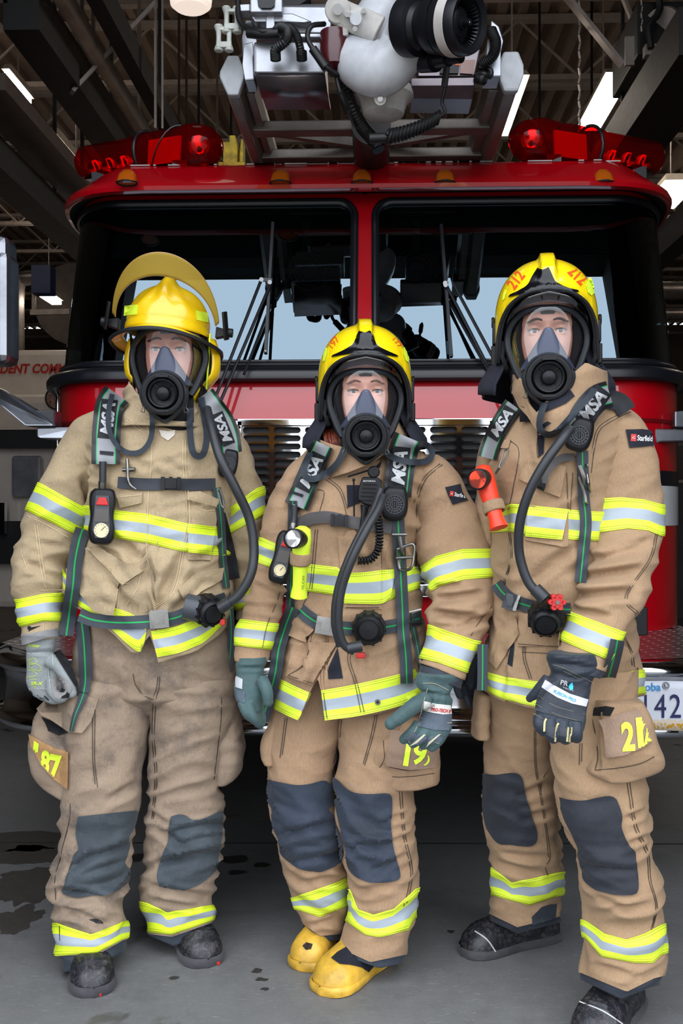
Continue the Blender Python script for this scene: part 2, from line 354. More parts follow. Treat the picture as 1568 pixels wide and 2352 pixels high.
m.lathe([(.001, -.055), (.07, -.055), (.088, -.04), (.098, .04), (.09, .05)], a, (0, 0, 1), 24); m.build('diffuser', emat('bay_lamp', (1, .86, .74), .8), L)
m = M(); m.lathe([(.10, .04), (.11, .05), (.10, .09), (.05, .16), (.001, .17)], a, (0, 0, 1), 24); m.cyl(a + Vector((0, 0, .15)), (a.x, a.y, ZC), .01); m.build('housing', lampc, L)
# pipes far left / right
pipe = pm('duct_metal', srgb(120, 112, 106), .35, .7)
m = M(); m.tube([P(40, 900, 12), P(40, 660, 12), P(58, 640, 12), P(110, 640, 12)], .09, 12, n_s=24); tag(m.build('exhaust_pipe', pipe, loc=P(40, 900, 12)), 'bent metal exhaust pipe behind the left mirror', 'pipe')
m = M(); m.cyl(P(175, 700, 13.5), P(170, 700, 16), .55, n=24); tag(m.build('tank', brn, loc=P(150, 700, 12)), 'dim round tank seen between the pipe and the windshield', 'tank')
m = M(); m.box(P(100, 645, 11.5), (.22, .2, .32)); tag(m.build('junction_box', pm('blue_box', srgb(30, 45, 90), .5), loc=P(100, 660, 11.5)), 'small dark blue box on the pipework behind the left mirror', 'box')
m = M(); m.bar(P(70, 718, 11.5), P(160, 716, 11.5), .05, .06); m.bar(P(78, 718, 11.5), P(78, 650, 11.5), .04, .04); tag(m.build('wall_bracket', gal, loc=P(78, 718, 11.5)), 'pale bracket arm below the dark blue box', 'bracket')
for i, (y, r, lb) in enumerate(((668, .11, 'upper horizontal metal duct right of the cab'), (722, .07, 'lower horizontal metal duct right of the cab'))):
    m = M(); m.cyl(P(1500, y, 12), P(1640, y, 12), r); tag(m.build('air_duct', pipe, loc=P(1570, y, 12)), lb, 'duct')
# grey vehicles behind at left: truck with lettering
cream = pm('cream_paint', srgb(200, 190, 178), .35, coat=.4, var=.04); darkg = pm('dark_rubber', srgb(18), .6); chrome = pm('chrome', srgb(215, 218, 224), .07, 1, var=.0)
hl = pm('headlamp_glass', srgb(170, 170, 175), .15, .5)
D = 6.6; V = thing('command_truck', 'cream command truck parked in the next bay at far left', 'truck', P(-60, 1176 + HC * F / D, D))
def pw(px, py): q = P(px, py, D); return q
q0 = pw(-420, 0).x; q1 = pw(200, 0).x; zt = P(0, 800, D + 1.95).z; zl = pw(0, 868).z; zh = pw(0, 985).z
m = M(); m.box(((q0 + q1) / 2, D + 3.6, (zt + .6) / 2), (q1 - q0, 3.4, zt - .6)); m.box(((q0 + q1) / 2, D + 1.5, (zl + .6) / 2), (q1 - q0, 1.2, zl - .6)); m.box(((q0 + q1) / 2, D + .5, (zh + .62) / 2), (q1 - q0, 1.2, zh - .62)); m.build('body', cream, V, bevel=.05)
m = M(); m.box(((q0 + q1) / 2, D + 1.0, pw(0, 925).z), (q1 - q0 - .1, .5, .32)); m.build('hood', cream, V, bevel=.07)
m = M(); flat_text(m, 'INCIDENT COMMAND', (P(70, 843, D + 1.88).x, D + 1.88, P(70, 843, D + 1.88).z), .085, (1, 0, 0), (0, 0, 1), shear=.2, bold=.04, width=.98); m.build('lettering', pm('red_letters', srgb(165, 40, 25), .5, var=0), V)
m = M(); m.lathe([(.001, 0), (.075, 0), (.078, .006), (.085, .006), (.088, 0)], (pw(40, 0).x, D + .735, P(50, 912, D + .74).z), (0, -1, 0), 28, matf=lambda i, j: (1 if i == 0 else 0)); m.build('round_badge', [darkg, pm('badge', srgb(150, 110, 95), .5, vs=60, var=.4)], V)
m = M(); m.box(((q0 + q1) / 2, D - .12, pw(0, 1010).z), (q1 - q0, .1, .12)); m.box(((q0 + q1) / 2, D - .1, pw(0, 1245).z), (q1 - q0, .16, .28)); m.build('dark_panel', darkg, V)
m = M(); m.box((pw(70, 0).x, D - .13, pw(0, 1095).z), (.2, .06, .27)); m.build('headlight', hl, V, bevel=.02)
m = M(); m.prism([pw(-60, 1040), pw(125, 1040), pw(118, 1060), pw(30, 1075), pw(-60, 1040 + 40)], (0, .1, 0)); m.build('fender', cream, V)
m = M(); m.box((pw(25, 0).x, D - .22, pw(0, 1190).z), (.04, .05, .2)); m.build('chrome_hook', chrome, V)
for i, px in enumerate((-300, 110)):
    m = M(); c = pw(px, 0); m.cyl((c.x - .12, D + .6, .42), (c.x + .12, D + .6, .42), .42, n=28); m.build('wheel', darkg, V)
# dark pickup-like shape at right
V = thing('parked_vehicle', 'dim vehicle parked in the bay right of the cab', 'car', P(1640, 1176 + HC * F / 7.2, 7.2)); D = 7.2
m = M(); c = pw(1640, 1180); m.box((c.x, D + 2, .95), (.9, 3.6, 1.1)); m.box((c.x, D + 2.4, 1.6), (.86, 2.2, .6)); m.build('body', pm('dark_van', srgb(60, 56, 54), .4, coat=.5), V, bevel=.08)
for yy in (1.0, 3.2):
    m = M(); m.cyl((c.x - .47, D + yy, .4), (c.x - .2, D + yy, .4), .4, n=24); m.build('wheel', darkg, V)

# ---------------------------------------------------------------- the fire engine
XC = -.04; Y0 = 3.95
truck = thing('fire_truck', 'red fire engine with wide windshield and chrome front bumper behind the firefighters', 'fire truck', (XC, Y0 + 1.5, 0))
redt = NT('fire_red'); redt.set(Base__Color=srgb(186, 5, 22), Roughness=.35, Coat__Weight=1.0, Coat__Roughness=.015, Coat__IOR=1.6, Specular__IOR__Level=.2); red = redt.mt
rubber = pm('rubber_seal', srgb(22, 24, 30), .35, var=.0); black = pm('black_plastic', srgb(20, 21, 24), .45, var=.1); whitep = pm('white_paint', srgb(215, 218, 222), .3, coat=.6, var=0)
chb = pm('chrome_bright', srgb(225, 227, 232), .06, 1, var=0); brushed = pm('brushed_alu', srgb(140, 143, 150), .3, .9, bump=.08, bs=90)
# outline of the cab: flat front, elliptical corner, straight side
OUT = []
for i in range(21): OUT.append((1.03 * i / 20, 0.0, 0, -1))
for i in range(1, 25):
    a = pi / 2 * i / 24; OUT.append((1.03 + .31 * sin(a), .47 * (1 - cos(a)), sin(a) / .31, -cos(a) / .47))
for i in range(1, 16): OUT.append((1.34, .47 + 2.2 * i / 15, 1, 0))
OS = [0]
for a, b in zip(OUT, OUT[1:]): OS.append(OS[-1] + math.hypot(b[0] - a[0], b[1] - a[1]))
def outl(s, e=0.0):
    sg = 1 if s >= 0 else -1; s = abs(s); k = 0
    while k < len(OS) - 2 and s > OS[k + 1]: k += 1
    t = clamp((s - OS[k]) / (OS[k + 1] - OS[k])); a = OUT[k]; b = OUT[k + 1]
    nx = lerp(a[2], b[2], t); ny = lerp(a[3], b[3], t); L = math.hypot(nx, ny) or 1
    return (sg * (lerp(a[0], b[0], t) + e * nx / L), lerp(a[1], b[1], t) + e * ny / L)
SMAX = OS[-1]; SCN = OS[44]
def cabpt(s, e, z, dy=0): x, y = outl(s, e); return Vector((XC + x, Y0 + y + dy, z))
SS = [SMAX * (-1 + 2 * i / 140) for i in range(141)]
# body below the windshield
m = M(); m.grid([[cabpt(s, e, z) for s in SS] for e, z in ((-.03, .72), (0, .75), (0, .95), (0, 1.2), (.0, 1.5), (0.0, 1.775), (-.01, 1.80), (-.04, 1.81))]); m.grid([[cabpt(s, -.001, 1.81) for s in SS], [Vector((XC, Y0 + 1.5, 1.80))] * 141]); m.build('cab_body', red, truck)
m = M(); m.grid([[cabpt(s, e, z) for s in SS] for e, z in ((.003, 1.205), (.003, 1.365))], 0); m.grid([[cabpt(s, e, z) for s in SS] for e, z in ((.0035, 1.365), (.0035, 1.425))], 1); m.build('stripe', [whitep, rubber], truck)
m = M(); m.grid([[cabpt(s, e, z) for s in SS] for e, z in ((.0, 1.785), (.035, 1.775), (.05, 1.785), (.052, 1.81), (.04, 1.828), (.0, 1.84), (-.05, 1.845))]); m.build('windshield_sill', rubber, truck)
m = M(); m.grid([[cabpt(s, .004, z) for s in SS[40:101]] for z in (1.615, 1.63)]); m.build('lower_trim', pm('dark_red', srgb(110, 8, 14), .4, var=0), truck)
# windshield surface: leans back
ZW0, ZW1 = 1.835, 2.60; TILT = math.tan(radians(15.0))
def wspt(s, t, e=0): z = lerp(ZW0, ZW1, t); return cabpt(s * (1 - .05 * t), e - .02 * t - .012, z, (z - ZW0) * TILT)
WS0, WS1, WT0, WT1 = .040, 1.86, .02, .955
def rrect(s0, s1, t0, t1, rs, rt, n=8):
    o = []
    for (cx, cy, a0) in ((s0 + rs, t0 + rt, pi), (s1 - rs, t0 + rt, 1.5 * pi), (s1 - rs, t1 - rt, 0), (s0 + rs, t1 - rt, .5 * pi)):
        for i in range(n + 1): a = a0 + pi / 2 * i / n; o.append((cx + rs * cos(a), cy + rt * sin(a)))
    return o
tint = thin_glass('tinted_windshield', (.13, .19, .20), 2.35, 0.0, (.66, .86, 1.0))
def densify(lp, st=.03):
    o = []
    for a, b in zip(lp, lp[1:] + lp[:1]):
        n = max(1, int(math.hypot(a[0] - b[0], a[1] - b[1]) / st)); o += [(lerp(a[0], b[0], i / n), lerp(a[1], b[1], i / n)) for i in range(n)]
    return o
fr = M()
for sg in (-1, 1):
    loop = densify(rrect(WS0, WS1, WT0, WT1, .075, .095)); m = M()
    def rectproj(s, t):
        c = ((WS0 + WS1) / 2, .5); dx, dy = s - c[0], t - c[1]; hx, hy = c[0], .5; k = min(hx / abs(dx) if dx else 9, hy / abs(dy) if dy else 9); return (c[0] + dx * k, c[1] + dy * k)
    outer = [rectproj(*p) for p in loop]; n = len(loop)
    R0 = [wspt(sg * s, t) for s, t in loop]; R1 = [wspt(sg * s, t) for s, t in outer]; R1.append(R1[0]); R0.append(R0[0]); fr.grid([R0, R1])
    # glass as a dense grid
    for (s0_, s1_) in ((WS0 - .01, WS1 + .01),): m.grid([[wspt(sg * lerp(s0_, s1_, i / 70), lerp(WT0 - .01, WT1 + .01, j / 14), -.006) for i in range(71)] for j in range(15)])
    m.build('windshield', tint, truck, label='%s curved pane of the dark tinted windshield' % ('left' if sg < 0 else 'right'))
    m = M(); pts = [wspt(sg * s, t, .004) for s, t in loop]; pts.append(pts[0]); m.tube(pts, .012, 8, caps=False); pts = [wspt(sg * s, t, .004) for s, t in densify(rrect(WS0 + .012, WS1, WT0 + .012, WT1 - .012, .07, .09))]; pts.append(pts[0]); m.tube(pts, .010, 6, caps=False); m.build('window_seal', rubber, truck)
fr.build('windshield_frame', red, truck)
# dark rear pillars and side windows
pild = pm('pillar_dark', srgb(14, 26, 28), .12, var=0, coat=1)
for sg in (-1, 1): m = M(); m.grid([[wspt(sg * lerp(1.84, 3.3, i / 14), t, .0) for i in range(15)] for t in (0, .25, .5, .75, 1)]); m.build('side_pillar', pild, truck)
# cab interior
inn = pm('cab_interior', srgb(30, 31, 33), .8); m = M()
m.box((XC, Y0 + 1.55, 1.80), (2.5, 2.2, .02)); m.box((XC, Y0 + 2.55, 2.2), (2.55, .05, .8)); m.box((XC, Y0 + 1.6, 2.585), (2.4, 2.2, .02)); m.build('cab_lining', inn, truck)
m = M(); rows = [[Vector((XC + x, Y0 + .16 + dy + .1 * (x / 1.2) ** 2, z)) for x in [-1.15 + 2.3 * i / 20 for i in range(21)]] for dy, z in ((0, 1.83), (.02, 1.86), (.2, 1.88), (.4, 1.86), (.42, 1.82))]; m.grid(rows); m.build('dashboard', inn, truck)
m = M(); c = Vector((XC + .55, Y0 + .65, 2.02)); m.tube([c + Vector((.21 * cos(a), .08 * sin(a), .19 * sin(a))) for a in [2 * pi * i / 32 for i in range(33)]], .014, 8, caps=False)
for a in (.5, 2.6, 4.7): m.bar(c, c + Vector((.2 * cos(a), .08 * sin(a), .18 * sin(a))), .03, .01)
m.build('steering_wheel', black, truck)
seatm = pm('seat_grey', srgb(70, 74, 78), .8)
for x in (-.6, .62):
    m = M(); m.box((XC + x, Y0 + 1.05, 2.12), (.46, .14, .55)); m.box((XC + x, Y0 + 1.05, 2.44), (.26, .12, .12)); m.build('seat', seatm, truck, bevel=.05)
visor = pm('sun_visor', srgb(52, 58, 60), .7)
for x in (-.72, .66):
    m = M(); m.box((XC + x, Y0 + .44, 2.45), (.80, .02, .16), Matrix.Rotation(radians(-25), 3, 'X')); m.build('sun_visor', visor, truck, bevel=.015)
m = M(); m.bar((XC - .95, Y0 + .5, 2.34), (XC + .95, Y0 + .5, 2.33), .02, .025); m.tube([(XC - .25, Y0 + .3, 2.5), (XC - .25, Y0 + .35, 2.38)], .02, 8); m.tube([(XC + .22, Y0 + .3, 2.5), (XC + .22, Y0 + .35, 2.38)], .02, 8); m.build('interior_rail', seatm, truck)
for x in (-.24, .22):
    m = M(); c = Vector((XC + x, Y0 + .36, 2.31))
    for r in (.03, .05, .07, .09): m.tube([c + Vector((r * cos(a), 0, r * sin(a))) for a in [2 * pi * i / 20 for i in range(21)]], .003, 5, caps=False)
    m.cyl(c + Vector((0, .01, 0)), c + Vector((0, .06, 0)), .035); m.build('cab_fan', seatm, truck)
# roof cap
def cappt(s, e, z): k0 = clamp((abs(s) - 1.0) / .35); e -= clamp((z - 2.60) / .11) * .15 * k0; x, y = outl(s, e); k = clamp((abs(s) - .9) / .6); x, y = outl(s, e * (1 - .55 * k)); return Vector((XC + x * (1 - .030 * k - .004), Y0 + y + .175, z))
prof = [(-.03, 2.596), (0.0, 2.588), (.035, 2.574), (.085, 2.560), (.118, 2.565), (.124, 2.580), (.112, 2.597), (.07, 2.63), (.02, 2.680), (-.02, 2.710), (-.04, 2.716), (-.3, 2.73), (-.8, 2.74)]
m = M(); rows = []
for e, z in prof:
    rows.append([cappt(s, e, z - (.03 if abs(s) > 1.2 and z > 2.64 else 0) * clamp((abs(s) - 1.2) / .4)) for s in SS] if e > -.2 else [Vector((XC + clamp(outl(s)[0], -1.34 - e, 1.34 + e), max(Y0 + outl(s)[1] + .175, Y0 + .175 - e), z)) for s in SS])
m.grid(rows, matf=lambda i, j: 1 if i < 3 else 0); m.build('roof_cap', [red, darkg], truck)  # underside rows coloured dark to blacken their reflection in the glass
chipm = pm('chip_white', srgb(190), .7); random.seed(5)
for i in range(26):
    m = M(); s = random.choice([random.uniform(-.95, -.1), random.uniform(.1, 1.1)]); m.box(cappt(s, -.022, 2.714), (random.uniform(.02, .10), .006, .004)); m.build('chipped_paint', chipm, truck)
# marker lights
amb = NT('amber_lens'); amb.set(Base__Color=(.62, .13, .005), Roughness=.2, Transmission__Weight=.2, Coat__Weight=.6); amb = amb.mt
for px in (293, 644, 831, 1021, 1384):
    c = P(px, 407, 4.01); m = M(); rows = []
    for w, h_, z in ((.040, .032, -.026), (.038, .032, -.012), (.036, .03, .008), (.022, .022, .028), (.012, .015, .034)):
        rows.append([c + Vector((w * (abs(cos(a)) ** .6) * (1 if cos(a) > 0 else -1), h_ * (abs(sin(a)) ** .6) * (1 if sin(a) > 0 else -1) + z * .5, z)) for a in [2 * pi * j / 20 for j in range(20)]])
    m.grid(rows, closed=True, cap1=True, cap0=True)
    m.tube([c + Vector((.041 * cos(a), .034 * sin(a) - .01, -.026)) for a in [2 * pi * j / 20 for j in range(21)]], .004, 6, mat=1, caps=False); m.build('marker_light', [amb, darkg], truck)
# grille
G = M(); gx0, gx1 = P(545, 0, Y0).x, P(1132, 0, Y0).x; gz1 = P(0, 967, Y0).z; npitch = 20; gz0 = gz1 - .032 * npitch - .03; nc = 8; cwid = (gx1 - gx0 - .03) / nc
for r in range(npitch):
    for c_ in range(nc):
        x0 = gx0 + .015 + c_ * cwid; z0 = gz1 - .022 - (r + 1) * .0322; cx, cz = x0 + cwid / 2, z0 + .0161; hw, hh = cwid / 2 - .0085, .0122
        for yy, mi in ((Y0 - .03, 0),):
            inner = []; outer = []
            for i in range(24):
                a = 2 * pi * i / 24 + .13; ex = hw - hh; px_ = (ex if cos(a) > 0 else -ex) + hh * cos(a); pz_ = hh * sin(a)
                inner.append(Vector((cx + px_, yy, cz + pz_)))
                k = min((cwid / 2) / max(abs(px_), 1e-6), .0161 / max(abs(pz_), 1e-6)); outer.append(Vector((cx + px_ * k, yy, cz + pz_ * k)))
            G.grid([outer, inner, [p + Vector((0, .014, 0)) for p in inner]], closed=True, smooth=False)
            ks = [outer[i] for i in range(24)]
            for sx in (-1, 1):
                for sz in (-1, 1):
                    cc = Vector((cx + sx * cwid / 2, yy, cz + sz * .0161)); near = sorted(ks, key=lambda p: (p - cc).length)[:6]
                    aa = min([p for p in ks if abs(p.x - cc.x) < 1e-4 and (p.z - cz) * sz > 0] or near, key=lambda p: abs(p.z - cc.z)); bb = min([p for p in ks if abs(p.z - cc.z) < 1e-4 and (p.x - cx) * sx > 0] or near, key=lambda p: abs(p.x - cc.x)); G.add([cc, aa, bb], [(0, 1, 2)], smooth=False)
gf = M()
for a, b, w in (((gx0, gz1 - .008), (gx1, gz1 - .008), .03), ((gx0, gz0 + .0), (gx1, gz0 + .0), .05)): gf.box(((a[0] + b[0]) / 2, Y0 - .018, a[1]), (b[0] - a[0], .036, w))
for x in (gx0 + .008, gx1 - .008): gf.box((x, Y0 - .018, (gz0 + gz1) / 2), (.03, .036, gz1 - gz0))
G.build('grille', chb, truck); gf.build('grille_frame', chb, truck, bevel=.004)
m = M(); m.box(((gx0 + gx1) / 2, Y0 - .004, (gz0 + gz1) / 2), (gx1 - gx0, .006, gz1 - gz0)); m.build('radiator', darkg, truck)
m = M()
for px in (545, 1106): m.cyl(P(px, 979, Y0 - .035), P(px, 979, Y0 - .045), .007, n=10)
m.build('grille_screw', black, truck)
# wipers
for blade, arms, ang in ((((627, 512), (610, 812)), (((600, 642), (490, 925)), ((622, 650), (505, 925)), ((622, 700), (560, 860))), 0), (((1012, 517), (1036, 820)), (((1022, 650), (1178, 955)), ((1040, 650), (1190, 930)), ((1030, 690), (1120, 850))), 1)):
    def gp(px, py, off=.03):
        d = 3.95 + (max(0, (845 - py)) / 400 * .21 if py < 800 else lerp(.024, -.07, clamp((py - 800) / 50))) - off; return P(px, py, d)
    W = M(); (x0, y0), (x1, y1) = blade; W.bar(gp(x0, y0, .035), gp(x1, y1, .035), .012, .018); W.build('wiper_blade', rubber, truck)
    W = M(); W.bar(gp(lerp(x0, x1, .25), lerp(y0, y1, .25), .05), gp(lerp(x0, x1, .75), lerp(y0, y1, .75), .05), .010, .012)
    for (a, b) in arms[:2]: W.cyl(gp(*a, .06), gp(*b, .05), .0065, n=8)
    W.cyl(gp(*arms[2][0], .012), gp(*arms[2][1], .012), .006, n=8); mid = (lerp(x0, x1, .46), lerp(y0, y1, .46)); W.bar(gp(arms[0][0][0] - 4, arms[0][0][1], .065), gp(mid[0] + 6, arms[0][0][1] + 2, .065), .02, .012)
    for q in (arms[0][0], (mid[0], mid[1] - 2)): W.cyl(gp(*q, .08), gp(*q, .05), .009, n=10, mat=1)
    W.build('wiper_arm', [rubber, chb], truck)
    W = M(); q = blade[1]; W.bar(gp(q[0] - (-3 if ang == 0 else 6), q[1] - 60, .045), gp(q[0], q[1] - 4, .045), .006, .01); W.build('wiper_tip', chb, truck)
# light bars
redl = NT('red_lens'); _tr = redl.n('BsdfTransparent', Color=(.95, .02, .02, 1)); redl.set(Base__Color=(.30, .003, .005), Roughness=.12, Coat__Weight=.8); _mx = redl.n('MixShader', Fac=.20); redl.t.links.new(_tr.outputs[0], _mx.inputs[1]); redl.t.links.new(redl.b.outputs[0], _mx.inputs[2]); redl.t.links.new(_mx.outputs[0], redl.out.inputs[0]); redl = redl.mt; refl = pm('red_filter', (.95, .10, .06), .35, var=0); mir = pm('reflector', srgb(225), .12, 1, var=0)
for sg, ci, co_ in ((-1, (455, 338, 4.18), (192, 378, 4.48)), (1, (1228, 325, 4.18), (1505, 366, 4.48))):
    lab = 'left' if sg < 0 else 'right'; A = P(*ci); B = P(*co_); ax = (B - A).normalized(); L = (B - A).length; up = Vector((0, 0, 1)); nrm = ax.cross(up).normalized(); u2 = nrm.cross(ax)
    def oct_(t, rv, rh, n=28):
        c = A + ax * (L * t); return [c + u2 * rv * sin(a) + nrm * rh * cos(a) for a in [2 * pi * j / n for j in range(n)]]
    m = M(); m.grid([oct_(t, a, b) for t, a, b in ((-.16, .012, .02), (-.15, .045, .05), (-.10, .075, .08), (0, .094, .10), (.06, .098, .10), (.1, .092, .095), (.5, .088, .088), (.52, .082, .084), (.97, .075, .076), (1, .06, .06), (1.02, .01, .01))], closed=True, cap0=True, cap1=True)
    m.build('light_bar', redl, truck, label='clear red light bar on the %s side of the cab roof' % lab); lb = bpy.context.scene.objects[[o.name for o in truck.children if o.name.startswith('light_bar')][-1]]
    m = M()
    c = A + ax * (L * .28); m.box(c - nrm * .0 , (.17, .012, .12), Matrix((ax, nrm, u2)).transposed()); m.build('red_filter', refl, lb)
    m = M(); c = A + ax * (L * (.0 if sg < 0 else -.02)); m.lathe([(.012, 0), (.03, .012), (.045, .045)], c + Vector((0, .03, -.0)), (-.1 * sg, -1, .0), 20); m.build('reflector', mir, lb)
    m = M()
    for t in (.62, .75, .88): m.lathe([(.01, 0), (.03, .015), (.04, .04)], A + ax * (L * t) + Vector((0, .03, -.03)), (0, -1, 0), 16)
    m.box(A + ax * (L * .45) - u2 * .07, (L * .98, .06, .02), Matrix((ax, nrm, u2)).transposed()); m.build('lamp_row', mir, lb)
    m = M(); m.tube(oct_(.42, .096, .098) + oct_(.42, .096, .098)[:1], .008, 8, caps=False); m.tube([A + ax * (L * lerp(.1, .34, i / 10)) + u2 * (.085 * cos(pi * i / 10)) - nrm * (.04 + .05 * sin(pi * i / 10)) for i in range(11)], .004, 6, mat=0); m.build('clamp_band', rubber, lb)
    for t in (.1, .8): m = M(); m.box(A + ax * (L * t) + Vector((0, 0, -.10)), (.10, .08, .08)); m.build('light_mount', rubber, lb)
# bumper
def bpt(x, e, z):
    ax_ = abs(x); sg = 1 if x > 0 else -1
    if ax_ <= .92: return Vector((XC + x, 3.15 - e, z))
    a = clamp((ax_ - .92) / .40) * pi / 2; rx, ry = .36 + e, .42 + e
    if ax_ <= 1.32: return Vector((XC + sg * (.92 + rx * sin(a)), 3.15 - e + ry * (1 - cos(a)), z))
    return Vector((XC + sg * (.92 + rx), 3.57 + (ax_ - 1.32), z))
BX = [-1.8, -1.6] + [-1.32 + .04 * i for i in range(11)] + [-.9 + .06 * i for i in range(31)] + [.92 + .04 * i for i in range(11)] + [1.6, 1.8]
m = M(); m.grid([[bpt(x, e, z) for x in BX] for e, z in ((-.06, .789), (-.02, .789), (.01, .784), (.025, .770), (.025, .752), (.01, .738), (-.004, .732), (-.012, .70), (-.012, .64), (-.004, .602), (.012, .596), (.024, .584), (.024, .566), (.01, .553), (-.03, .549), (-.2, .549))]); m.build('front_bumper', chrome, truck, sharp=60)
t = NT('tread_plate'); co = t.co(); mp = t.n('Mapping', Vector=co, Scale=(22, 34, 1)).outputs[0]; sp = t.n('SeparateXYZ', Vector=mp)
ch = t.n('TexChecker', Vector=t.n('Mapping', Vector=mp, Scale=(1, 1, 0)).outputs[0], Scale=1.).outputs['Fac']
fx = t.mathn('SUBTRACT', t.mathn('FRACT', sp.outputs[0]), .5); fy = t.mathn('SUBTRACT', t.mathn('FRACT', sp.outputs[1]), .5)
sgn = t.mathn('SUBTRACT', t.mathn('MULTIPLY', ch, 2.), 1.); dd = t.mathn('ABSOLUTE', t.mathn('ADD', t.mathn('MULTIPLY', fx, sgn), fy)); dl = t.mathn('ABSOLUTE', t.mathn('SUBTRACT', t.mathn('MULTIPLY', fx, sgn), fy))
hh = t.mathn('MULTIPLY', t.mathn('SUBTRACT', 1., t.mathn('MULTIPLY', dd, 7.), cl=True), t.mathn('SUBTRACT', 1., dl, cl=True)); t.set(Base__Color=srgb(175, 172, 174), Metallic=.95, Roughness=.28); t.bump(hh, 1.0, .02); tread = t.mt
m = M(); xs = [-1.30 + .05 * i for i in range(53)]; m.grid([[Vector((XC + x, max(bpt(x, -.06, 0).y, 3.1) , .790)) for x in xs], [Vector((XC + x, 4.5, .790)) for x in xs]]); m.build('tread_plate', tread, truck)
m = M(); m.box((XC, 4.1, .62), (2.1, 1.5, .2)); m.box((XC, 5.2, .68), (2.5, 2.3, .22)); m.build('chassis', darkg, truck)
for x in (-1.1, 1.1):
    m = M(); m.lathe([(.2, -.16), (.44, -.16), (.52, -.13), (.535, 0), (.52, .13), (.44, .16), (.2, .16)], (XC + x, 5.4, .535), (1, 0, 0), 36, cap0=True, cap1=True); m.build('wheel', darkg, truck)
m = M()
for sg in (-1, 1): m.cyl(P(133, 905, 4.42) if sg < 0 else P(1544, 903, 4.42), P(131, 1460, 4.42) if sg < 0 else P(1546, 1460, 4.42), .012, n=12)
m.build('grab_rail', chb, truck)
# mirrors
m = M(); m.box(P(-32, 712, 3.75), (.22, .14, .42)); m.box(P(-30, 585, 3.75), (.2, .13, .12)); m.build('side_mirror', brushed, truck, bevel=.03)
m = M(); a, b, c_, d_ = (-60, 850), (60, 925), (95, 950), (126, 958)
m.prism([P(-80, 855, 3.9), P(0, 893, 3.9), (P(82, 943, 3.9)), P(126, 942, 3.95), P(126, 978, 3.95), P(58, 978, 3.9), P(0, 930, 3.9), P(-80, 880, 3.9)], (0, .09, 0)); m.prism([P(84, 982, 3.95), P(180, 980, 4.0), P(180, 1003, 4.0), P(140, 1008, 3.97), P(92, 1006, 3.95), P(84, 1003, 3.95)], (0, .10, 0)); m.build('mirror_arm', brushed, truck, bevel=.006)
m = M(); m.prism([P(1492, 984, 3.95), P(1700, 990, 3.95), P(1700, 1010, 3.95), P(1522, 1015, 3.95), P(1508, 1018, 3.95), P(1500, 1000, 3.95)], (0, .09, 0)); m.prism([P(1549, 945, 3.98), P(1600, 940, 3.98), P(1600, 983, 3.98), P(1549, 981, 3.98)], (0, .08, 0)); m.prism([P(1508, 1016, 4.1), P(1553, 1016, 4.1), P(1553, 1050, 4.1), P(1513, 1050, 4.1)], (0, .06, 0)); m.build('mirror_arm', brushed, truck, bevel=.006)
# licence plate
pt = NT('plate_print'); uv = pt.uv(); sv = pt.n('SeparateXYZ', Vector=uv); nz = pt.n('TexNoise', Vector=uv, Scale=14., Detail=5.).outputs['Fac']; vv = pt.mathn('ADD', sv.outputs[1], pt.mathn('MULTIPLY', pt.mathn('SUBTRACT', nz, .5), .12))
tq = pt.mathn('LESS_THAN', vv, pt.mathn('MULTIPLY_ADD', sv.outputs[0], .75, -.17)); c_ = pt.mix(tq, srgb(222, 226, 236), srgb(40, 205, 190)); c_ = pt.mix(pt.mathn('LESS_THAN', vv, .22), c_, srgb(222, 208, 188))
oc = pt.mathn('MULTIPLY', pt.mathn('GREATER_THAN', pt.n('TexNoise', Vector=pt.n('Mapping', Vector=uv, Scale=(2, .6, 1), Rotation=(0, 0, .5)).outputs[0], Scale=22., Detail=2.).outputs['Fac'], .5), pt.mathn('MULTIPLY', pt.mathn('LESS_THAN', sv.outputs[1], .15), pt.mathn('GREATER_THAN', sv.outputs[1], .03))); c_ = pt.mix(oc, c_, srgb(214, 160, 50)); pt.set(Base__Color=c_, Roughness=.35)
def pq(px, py): return P(px, py, 3.09)
m = M(); W_, H_ = 12, 6; rows = []; uvs = []
for j in range(H_ + 1):
    v = j / H_; rows.append([pq(lerp(1428, 1700, i / W_), lerp(lerp(1563, 1566, i / W_), lerp(1674, 1684, i / W_), v)) + Vector((0, -.004 * sin(i), 0)) * (1 - v) for i in range(W_ + 1)]); uvs.append([(i / W_, 1 - v) for i in range(W_ + 1)])
m.grid(rows, uvs=uvs); m.build('licence_plate', pt.mt, truck, solid=.002); pl_ = [o for o in truck.children if o.name.startswith('licence_plate')][0]
m = M(); m.prism([pq(1428, 1553) + Vector((0, .01, 0)), pq(1560, 1556) + Vector((0, .01, 0)), pq(1700, 1566) + Vector((0, .01, 0)), pq(1700, 1690) + Vector((0, .01, 0)), pq(1428, 1680) + Vector((0, .01, 0))], (0, .006, 0)); m.build('plate_bracket', brushed, pl_)
m = M(); s1 = P(0, 0, 3.09); 
def ptxt(txt, px, py, hpx, wpx, mt_, off=-.006, **kw):
    mm = M(); d = 3.09; flat_text(mm, txt, P(px, py, d) + Vector((0, -.002, 0)), hpx / F * d, RT, (0, 0, 1), -0.0 + .004, width=wpx / F * d, **kw); mm.build('plate_lettering', mt_, pl_)
blu = pm('plate_blue', srgb(60, 150, 215), .5, var=0); nav = pm('plate_navy', srgb(26, 28, 84), .4, var=0)
ptxt('Manitoba', 1470, 1577, 19, 92, blu, bold=.02); ptxt('142', 1520, 1621, 54, 84, nav, bold=.0, space=1.15); ptxt('J', 1446, 1621, 54, 20, nav)
